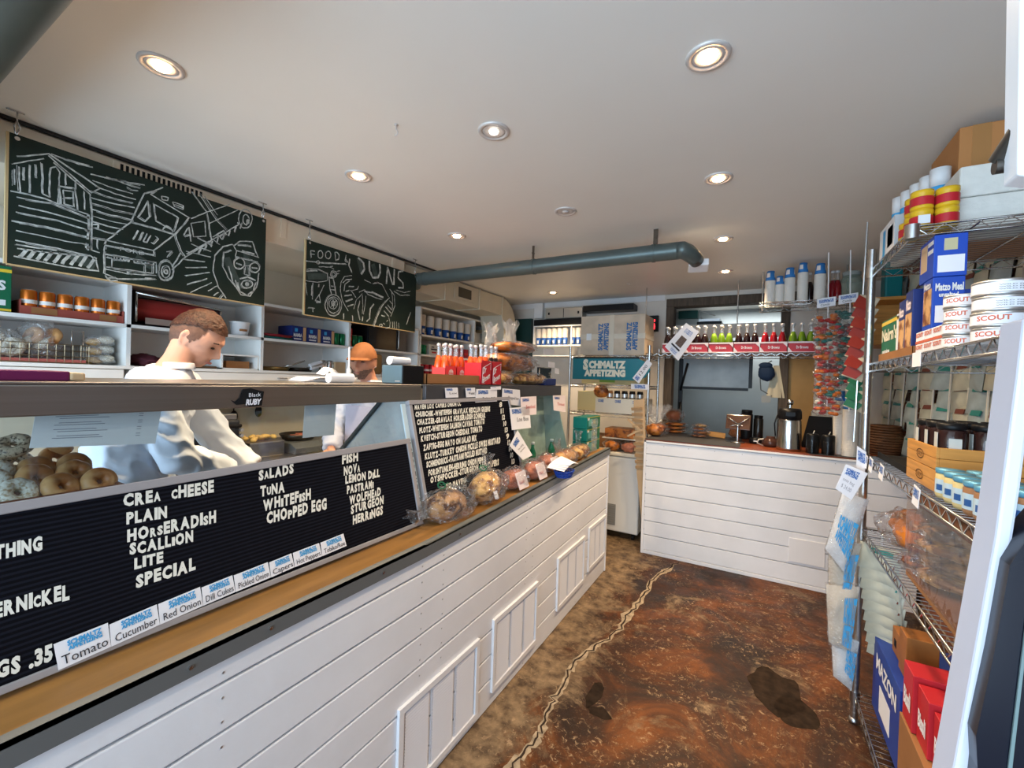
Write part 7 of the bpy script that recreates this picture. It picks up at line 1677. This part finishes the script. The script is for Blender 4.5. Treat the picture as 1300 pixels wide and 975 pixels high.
# ---- third shelf
M_glassj = mat('dark_jar_glass', (.03, .012, .01), .08, coat=.3)
for lv in range(2):
    z = Z3+lv*.066
    t = thing('wooden_crate', f'shallow orange wooden crate with a burnt-in mark, {"lower" if lv == 0 else "upper"} of two', 'crate', (.6, 1.83, z))
    b = MB(); x0, x1, y0, y1 = .452, .78, 1.70, 1.98
    for k in range(2):
        za, zc = z+k*.0325, z+k*.0325+.0315
        b.box(x0, x0+.008, y0, y1, za, zc).box(x1-.008, x1, y0, y1, za, zc).box(x0+.008, x1-.008, y0, y0+.008, za, zc).box(x0+.008, x1-.008, y1-.008, y1, za, zc)
    b.box(x0+.008, x1-.008, y0+.008, y1-.008, z, z+.006).build('slats', M_crate, t, bevel=.001)
    m = MB(); ring = [V((x0-.001, 1.84+.035*math.cos(a*.5), z+.030+.014*math.sin(a*.5))) for a in range(13)]; m.ribbon(ring, .003, -X0); m.textq('FARM', [(x0-.001, 1.865, z+.022), (x0-.001, 1.815, z+.022), (x0-.001, 1.815, z+.038), (x0-.001, 1.865, z+.038)], n=-X0).build('burnt_mark', mat('burnt', (.08, .03, .01), .8), t)
n_ = 0
sjp = None
for i in range(4):
    for j in range(3):
        x, y = .495+i*.075, 1.745+j*.088
        lb = f'black-lidded preserve jar, {ORD[i]} from the aisle, {ORD[j]} row from the entrance'
        if sjp is None:
            sjp = thing('preserve_jar', lb, 'jar', (0, 0, 0)); MB().lathe([(.030, 0), (.033, .006), (.033, .105), (.029, .112)], n=8).build('jar', M_glassj, sjp, world=False)
            MB().lathe([(.031, .110), (.033, .113), (.033, .128), (.001, .129)], n=20).build('lid', M_black, sjp, world=False)
            MB().slab([(-.014, -.0325, .035), (.014, -.0325, .035), (.014, -.0325, .085), (-.014, -.0325, .085)], (0, -1, 0), .001).slab([(-.0325, .013, .04), (-.0325, -.013, .04), (-.0325, -.013, .10), (-.0325, .013, .10)], (-1, 0, 0), .001).build('label', mat('jar_label', (.55, .56, .52), .5), sjp, world=False)
            sjp.location = (x, y, Z3+.073)
        else: dup(sjp, (x, y, Z3+.073), label=lb)
M_hum = mat('hummus', (.70, .55, .25), .5); M_bluelab = mat('tub_blue', (.03, .10, .28), .45)
mjp = {}
for i in range(5):
    for j in range(2):
        x, y = .462+j*.062, 1.625-i*.062; kind = 'yellow' if i < 3 else 'brown'
        lb = f'{kind} spread jar with blue label, {ORD[i]} from the crate, {"outer" if j == 0 else "inner"} row'
        if kind not in mjp:
            t = thing('spread_jar', lb, 'jar', (0, 0, 0)); MB().lathe([(.026, 0), (.029, .008), (.029, .062), (.026, .068)], n=20).build('jar', M_hum if kind == 'yellow' else mat('brown_spread', (.35, .17, .08), .4), t, world=False)
            MB().lathe([(.0295, .014), (.0295, .052)], n=20, cap=False).build('label', mat('label_paleblue', (.50, .62, .68), .4), t, world=False)
            m = MB(); 
            for a in (-2.9, -1.9): m.add([(.030*math.cos(a+.55*u), .030*math.sin(a+.55*u), z) for u in (0, .33, .66, 1) for z in (.022, .038)], [(0, 2, 3, 1), (2, 4, 5, 3), (4, 6, 7, 5)], False)
            m.build('blue_badge', M_bluelab, t, world=False)
            MB().lathe([(.028, .067), (.0295, .070), (.0295, .080), (.001, .081)], n=20).build('lid', mat('lid_blue', (.12, .35, .50), .35, .3), t, world=False)
            t.location = (x, y, Z3+.001); mjp[kind] = t
        else: dup(mjp[kind], (x, y, Z3+.001), label=lb)
for k, (y, h_) in enumerate(((2.40, .05), (2.30, .05), (2.12, .05), (1.70, .06))):
    q = [(UX0-.008, y+.04, 1.165), (UX0-.008, y-.02, 1.160), (UX0-.004, y-.02, 1.215), (UX0-.004, y+.04, 1.222)]
    card(f'white shop-printed price tag on the third shelf edge, {ORD[k]} from the chrome post', q, (-1, 0, 0), None, (.1, .45, .9, .9), name='price_tag')
bx = thing('dark_tray', 'dark flat tray on the third shelf beyond the crates', 'tray', (.6, 2.2, Z3)); MB().box(.46, .80, 2.02, 2.44, Z3, Z3+.012).box(.46, .465, 2.02, 2.44, Z3+.012, Z3+.024).build('tray', M_dark, bx)
# ---- fourth shelf
wrapped('big wrapped glazed challah on the fourth shelf by the chrome post', V((.57, 2.24, Z2+.002)), (.12, .16, .075), mat('orange_glaze', (.50, .16, .02), .25, var=.4, scale=10), 121, lobes=3, filmk=1.14)
wrapped('flat wrapped pastry lying under the glazed challah edge', V((.50, 2.02, Z2+.002)), (.05, .055, .02), M_bread, 123, lobes=1)
bt = thing('bagel_chip_case', 'large clear-wrapped brown case of stacked sliced bread bags on the fourth shelf', 'bread case', (.66, 1.70, Z2))
MB().box(.450, .88, 1.42, 1.93, Z2+.002, Z2+.02).box(.87, .88, 1.42, 1.93, Z2+.02, Z2+.26).build('tray', M_kraft, bt)
MB().box(.445, .885, 1.415, 1.935, Z2+.262, Z2+.275).build('brown_top', mat('brown_top', (.15, .07, .045), .45), bt)
MB().box(.446, .884, 1.416, 1.934, Z2+.021, Z2+.261).build('clear_wrap', film('case_wrap', tint=(.86, .78, .72), gloss=.16, haze=.03, bump=.2, bscale=7, rough=.06), bt)
for k in range(4):
    b = MB().blob((.575, 1.80, Z2+.048+k*.046), (.125, .095, .026), .18, n=26, m=12, seed=k+2)
    t = thing('bread_bag', f'clear bag of sliced brown bread, {["lowest", "second", "third", "topmost"][k]} in the wrapped case', 'bread bag', (.60, 1.80, Z2+.03+k*.046)); b.build('bread', M_rye if k % 2 else M_cookie, t)
    MB().blob((.575, 1.80, Z2+.048+k*.046), (.135, .103, .025), .3, fr=12, n=26, m=12, seed=k+20).build('plastic_bag', M_film, t)
    MB().slab([(.455, 1.80, Z2+.040+k*.046), (.455, 1.765, Z2+.040+k*.046), (.455, 1.765, Z2+.052+k*.046), (.455, 1.80, Z2+.052+k*.046)], (-1, 0, 0), .001).build('label', M_white, t)
b2x = carton('side_panel_box', 'grey-brown box with a dark hand hole at the entrance end of the fourth shelf', 'box', (.455, 1.18, Z2), (.80, 1.40, Z2+.245), mat('greybrown', (.26, .22, .18), .6, var=.3, scale=8), [('-x', .35, .25, .60, .78, M_dark), ('-y', .3, .3, .6, .8, M_dark)], bevel=.012)
# ---- bottom shelf
M_bb = mat('deep_blue_box', (.015, .05, .30), .4)
t = carton('blue_box', 'big blue printed box on the bottom shelf beside the hanging totes', 'box', (.47, 2.02, Z1), (.74, 2.42, Z1+.30), M_bb, [('-y', .1, .60, .9, .75, 'Kosher', M_paper), ('-x', .3, .15, .7, .5, M_paper), ('-x', .15, .65, .9, .85, 'MAZON', M_paper), ('-y', .2, .15, .9, .45, mat('picture_tan', (.55, .36, .25), .5, var=.4, scale=20))])
for k, (lo, hi, rz) in enumerate((((.50, 2.10, Z1+.302), (.59, 2.19, Z1+.46), 0), ((.51, 2.23, Z1+.302), (.60, 2.33, Z1+.40), 0))):
    carton('wooden_block_box', f'{"tall" if k == 0 else "short"} orange-brown wooden box on top of the big blue box', 'box', lo, hi, mat('box_rust', (.35, .13, .03), .5, var=.2, scale=10), [('-x', .3, .3, .6, .6, M_dark)] if k else [])
for k in range(3):
    carton('red_snack_box', f'glossy red snack box, {ORD[k]} from the big blue box', 'box', (.465+.01*k, 1.87-k*.11, Z1+.252), (.66, 1.97-k*.11, Z1+.44-.015*k), M_cred, [('-x', .15, .3, .85, .6, 'Bissli', M_paper), ('-y', .1, .4, .9, .6, M_paper)])
carton('kraft_box', 'low brown carton under the red snack boxes', 'box', (.46, 1.62, Z1), (.70, 1.98, Z1+.25), M_kraft)
bagbag('large crumpled clear bag of pastries at the entrance end of the bottom shelf', (.60, 1.40, Z1+.002), (.14, .19, .24), [M_cookie, M_bread, M_rye], n=4, seed=77, kind='loaf', name='bagged_pastries')
t = thing('cracker_sleeve', 'red and cream cracker sleeve leaning over the bottom shelf edge', 'packet', (.45, 1.75, Z1)); MB().obox((.445, 1.50, Z1+.10), (.022, .30, .045), rotm(14, 0, 3)).build('sleeve', M_cookie, t, bevel=.01); MB().obox((.4325, 1.50, Z1+.10), (.002, .28, .025), rotm(14, 0, 3)).build('red_stripe', M_cred, t)
# ------------------------------------------------------------------ hanging merchandise
def packet(w, h, d, body, lab, labpos=(.3, .8), seed=0):
    """flat pillow packet, built around the origin facing -x (aisle)"""
    b = MB(); vs = []; n1, n2 = 7, 6
    for side in (-1, 1):
        for j in range(n2+1):
            for i in range(n1+1):
                u, v = i/n1*2-1, j/n2*2-1; th = (1-u**4)*(1-v**4)*d*(1+.3*noise.noise(V((u*2, v*2, seed+side))))
                vs.append((side*th, u*w/2*(1-.06*(1-abs(v))), v*h/2))
    m = (n1+1)*(n2+1); fs = []
    for s in range(2):
        for j in range(n2):
            for i in range(n1):
                a = s*m+j*(n1+1)+i; f = (a, a+1, a+n1+2, a+n1+1); fs.append(f if s else f[::-1])
    b.add(vs, fs, True); return b
M_pcream = mat('packet_cream', (.52, .52, .42), .35, var=.18, scale=12); M_pblue = mat('packet_paleblue', (.36, .44, .46), .3, var=.2, scale=12)
M_lgreen = mat('packet_teal', (.02, .22, .20), .4); M_lbrown = mat('packet_brown', (.18, .05, .03), .4)
def packproto(bm_, lm, seed):
    t = thing('snack_packet', 'x', 'packet', (0, 0, 0))
    packet(.20, .155, .020, bm_, lm, seed=seed).build('packet', bm_, t, world=False)
    MB().slab([(-.0175, .03, .035), (-.0175, -.08, .035), (-.013, -.08, .062), (-.013, .03, .062)], (-1, 0, 0), .004).build('label', lm, t, world=False)
    return t
PP = [packproto(M_pcream, M_lgreen, 1), packproto(M_pblue, M_lgreen, 2), packproto(M_pcream, M_lbrown, 3), packproto(M_pblue, M_lbrown, 4)]
first = [True]*4
cols = [(4.72, 0), (4.36, 0), (4.02, 1), (3.72, 2), (3.45, 1), (3.20, 2), (2.98, 1), (2.77, 2), (2.56, 0)]
for ci, (y, kd) in enumerate(cols):
    r = thing('strip_rod', f'pale thin rod carrying the {ORD[ci]} strip of packets from the back wall', 'rod', (.955, y-.07, 2.2)); MB().cyl((.925, y-.11, 1.0), (.955, y-.11, 2.42), .006, n=6).build('rod', M_cream, r)
    k2 = 0
    for k in range(12):
        z = 2.30-k*.118
        p = (.935+.01*(k % 2), y+.035*rnd.uniform(-1, 1), z); kk = kd if k > 3 else (ci+k) % 4
        lb = f'{"cream" if kk in (0, 2) else "bluish"} packet, {"teal" if kk < 2 else "brown"} label, {ORD[k]} down the {ORD[ci]} strip from the back wall'
        rot = (rnd.uniform(-.06, .06), rnd.uniform(.02, .16), rnd.uniform(-.1, .25))
        if first[kk]:
            t = PP[kk]; t.location = p; t.rotation_euler = rot; t['label'] = lb; first[kk] = False
        else: dup(PP[kk], p, rot=rot, label=lb)
# second strip of red and cream packets just beyond the post
def pproto2(nm, m1, m2):
    t = thing('snack_packet', nm, 'packet', (0, 0, 0)); packet(.11, .085, .014, m1, m2, seed=9).build('packet', m1, t, world=False)
    MB().slab([(-.016, .05, -.036), (-.016, -.025, -.036), (-.016, -.04, .01), (-.016, .05, .036)], (-1, 0, 0), .003).build('label', m2, t, world=False); return t
M_pkc = mat('packet_ivory', (.55, .47, .34), .5)
rp = pproto2('x', M_pkc, mat('packet_red', (.26, .02, .012), .4))
for k in range(8):
    p = at(1100-k*2.0, 385+k*12.5, y=3.25); loc = (p.x, 3.25+.01*(k % 2), p.z); lb = f'red packet with a cream corner, {ORD[k]} down the strip beyond the chrome post'
    t = rp if k == 0 else dup(rp, loc); t.location = loc; t.rotation_euler = (.4, .1, 1.0+.2*(k % 2)); t['label'] = lb
gp_ = pproto2('x', M_pkc, M_green)
for k in range(4):
    p = at(1092-k*1.5, 482+k*10, y=3.30); loc = (p.x, 3.30+.01*(k % 2), p.z); lb = f'green packet with a cream corner, {ORD[k]} down the strip beyond the chrome post'
    t = gp_ if k == 0 else dup(gp_, loc); t.location = loc; t.rotation_euler = (.4, .1, 1.0+.2*(k % 2)); t['label'] = lb
p = at(1090, 372, y=3.27); q2 = at(1076, 560, y=3.27)
r = thing('strip_rod', 'rod from the ceiling carrying the red and green packets', 'rod', p); MB().cyl((p.x+.03, 3.275, 2.5), (q2.x+.03, 3.275, q2.z), .005, n=6).build('rod', M_chrome, r)
# bagged totes hanging on the post
M_tote = mat('tote_cloth', (.74, .72, .70), .75, var=.08, scale=10); M_tote2 = mat('tote_cream', (.62, .54, .44), .8, var=.1, scale=10)
def tote(lb, px4, y, m, tx, seed, bag=True):
    q = [at(a, b, y=y) for a, b in px4]; t = thing('bagged_tote', lb, 'bag', q[0]); b = MB(); vs = []; n1, n2 = 8, 10
    for s in (-1, 1):
        for j in range(n2+1):
            for i in range(n1+1):
                u, v = i/n1, j/n2; p = P4(q, u, v); th = .020*(1-(2*u-1)**4)*(1-(2*v-1)**4)*(1+.5*noise.noise(V((u*4, v*4, seed))))
                vs.append(p+V((0, s*th, 0)))
    mm = (n1+1)*(n2+1); fs = []
    for s in range(2):
        for j in range(n2):
            for i in range(n1): a = s*mm+j*(n1+1)+i; f = (a, a+1, a+n1+2, a+n1+1); fs.append(f if not s else f[::-1])
    b.add(vs, fs, True).build('tote', m, t)
    c = (q[0]+q[1]+q[2]+q[3])/4; vs2 = [c+(v-c)*1.07+V((0, (-.006 if v.y < c.y else .006), 0)) for v in vs]
    MB().add(vs2, fs, True).build('plastic_bag', M_film, t)
    if tx:
        m2 = MB(); qq = [P4(q, *a)-Y0*.030 for a in tx]; logo(m2, qq, 0, 0, 1, 1, n=-Y0, lift=0); m2.build('logo', M_lblue, t)
    return t
tote('white tote in clear wrap with blue lettering, topmost on the chrome post', [(1048, 697), (1072, 727), (1103, 635), (1070, 624)], 2.40, M_tote, [(.15, .30), (.92, .18), (.88, .66), (.12, .66)], 1)
tote('cream tote in clear wrap, second down the chrome post', [(1052, 765), (1074, 772), (1094, 690), (1052, 690)], 2.425, M_tote2, [(.55, .12), (.95, .1), (.95, .85), (.55, .85)], 2)
tote('cream tote in clear wrap, third down the chrome post', [(1052, 815), (1079, 828), (1091, 745), (1049, 742)], 2.40, M_tote2, [(.55, .12), (.95, .1), (.95, .85), (.55, .85)], 3)
tote('white tote in clear wrap, lowest on the chrome post', [(1058, 858), (1081, 877), (1091, 815), (1055, 800)], 2.425, M_tote, [(.50, .35), (.92, .25), (.92, .8), (.55, .8)], 4)
for k in range(9):
    p = at(1103+k*1.5, 708+k*14, y=2.40); loc = (p.x+.03, 2.40, p.z); 
    t = dup(PP[2 if k % 3 else 0], loc, rot=(0, .12, .95), label=f'cream packet, {ORD[k]} down the strip hanging between the totes and the fourth shelf', scale=.72)
r = thing('strip_rod', 'rod carrying the cream packets beside the totes', 'rod', (.5, 2.42, .5)); p = at(1108, 690, y=2.42); q2 = at(1112, 820, y=2.42); MB().cyl((p.x+.03, 2.42, .875), (q2.x+.03, 2.42, q2.z), .004, n=6).build('rod', M_trimw, r)
card('white tilted price card with a blue heading hung above the totes', [at(a, b, y=2.34) for a, b in ((1060.5, 620), (1081, 635), (1102, 601), (1074, 589))], (0, -1, 0), [('tote bag', .15, .42, .75, .54), ('$ 24.00', .2, .18, .75, .32)], (.12, .66, .72, .9), ink=mat('pencil_grey', (.35, .33, .36), .8))
card('small white shop-printed tag on the chrome post at the third shelf', [at(a, b, y=2.40) for a, b in ((1087, 594), (1098, 600), (1100, 574), (1088, 566))], (0, -1, 0), None, (.12, .4, .9, .85), name='price_tag')
# ------------------------------------------------------------------ entrance door frame
def pxprism(px, y, t): return [at(a, b, y=y) for a, b in px], (0, t, 0)
pts, n = pxprism([(1195, 1060), (1228, 1060), (1240, 975), (1262, 830), (1282, 715), (1296, 624), (1312, 500), (1318, 403), (1300, 403), (1291, 480), (1264.6, 680), (1211, 975)], .62, .05)
db = MB().prism(pts, n).build('door_1', mat('door_frame_white', (.60, .60, .68), .4), None, bevel=.003); struct(db)
pts, n = pxprism([(1232, 1060), (1241, 975), (1239, 935), (1262, 830), (1282, 718), (1300, 690), (1345, 640), (1345, 1060)], .60, .04)
struct(MB().prism(pts, n).build('door_2', mat('door_dark', (.006, .007, .014), .25)))
pts, n = pxprism([(1270, 1060), (1282, 960), (1304, 780), (1308, 780), (1287, 960), (1276, 1060)], .597, .002)
struct(MB().prism(pts, n).build('trim_8', mat('door_line', (.16, .22, .22), .3)))
pts, n = pxprism([(1292, 222), (1330, 226), (1330, -40), (1296, -40)], .62, .03)
struct(MB().prism(pts, n).build('trim_9', M_trimw, None, bevel=.002))
dc = thing('door_closer', 'dark metal door closer arm near the ceiling at the entrance', 'door closer', at(1275, 200, y=.66))
MB().cyl(at(1273, 205, y=.66), at(1300, 165, y=.64), .012, n=18).cyl(at(1262, 212, y=.655), at(1286, 208, y=.655), .008, n=14).tube([at(1286, 192, y=.66), at(1310, 195, y=.64)], .004).build('arm', mat('closer_metal', (.10, .09, .08), .3, .8), dc)
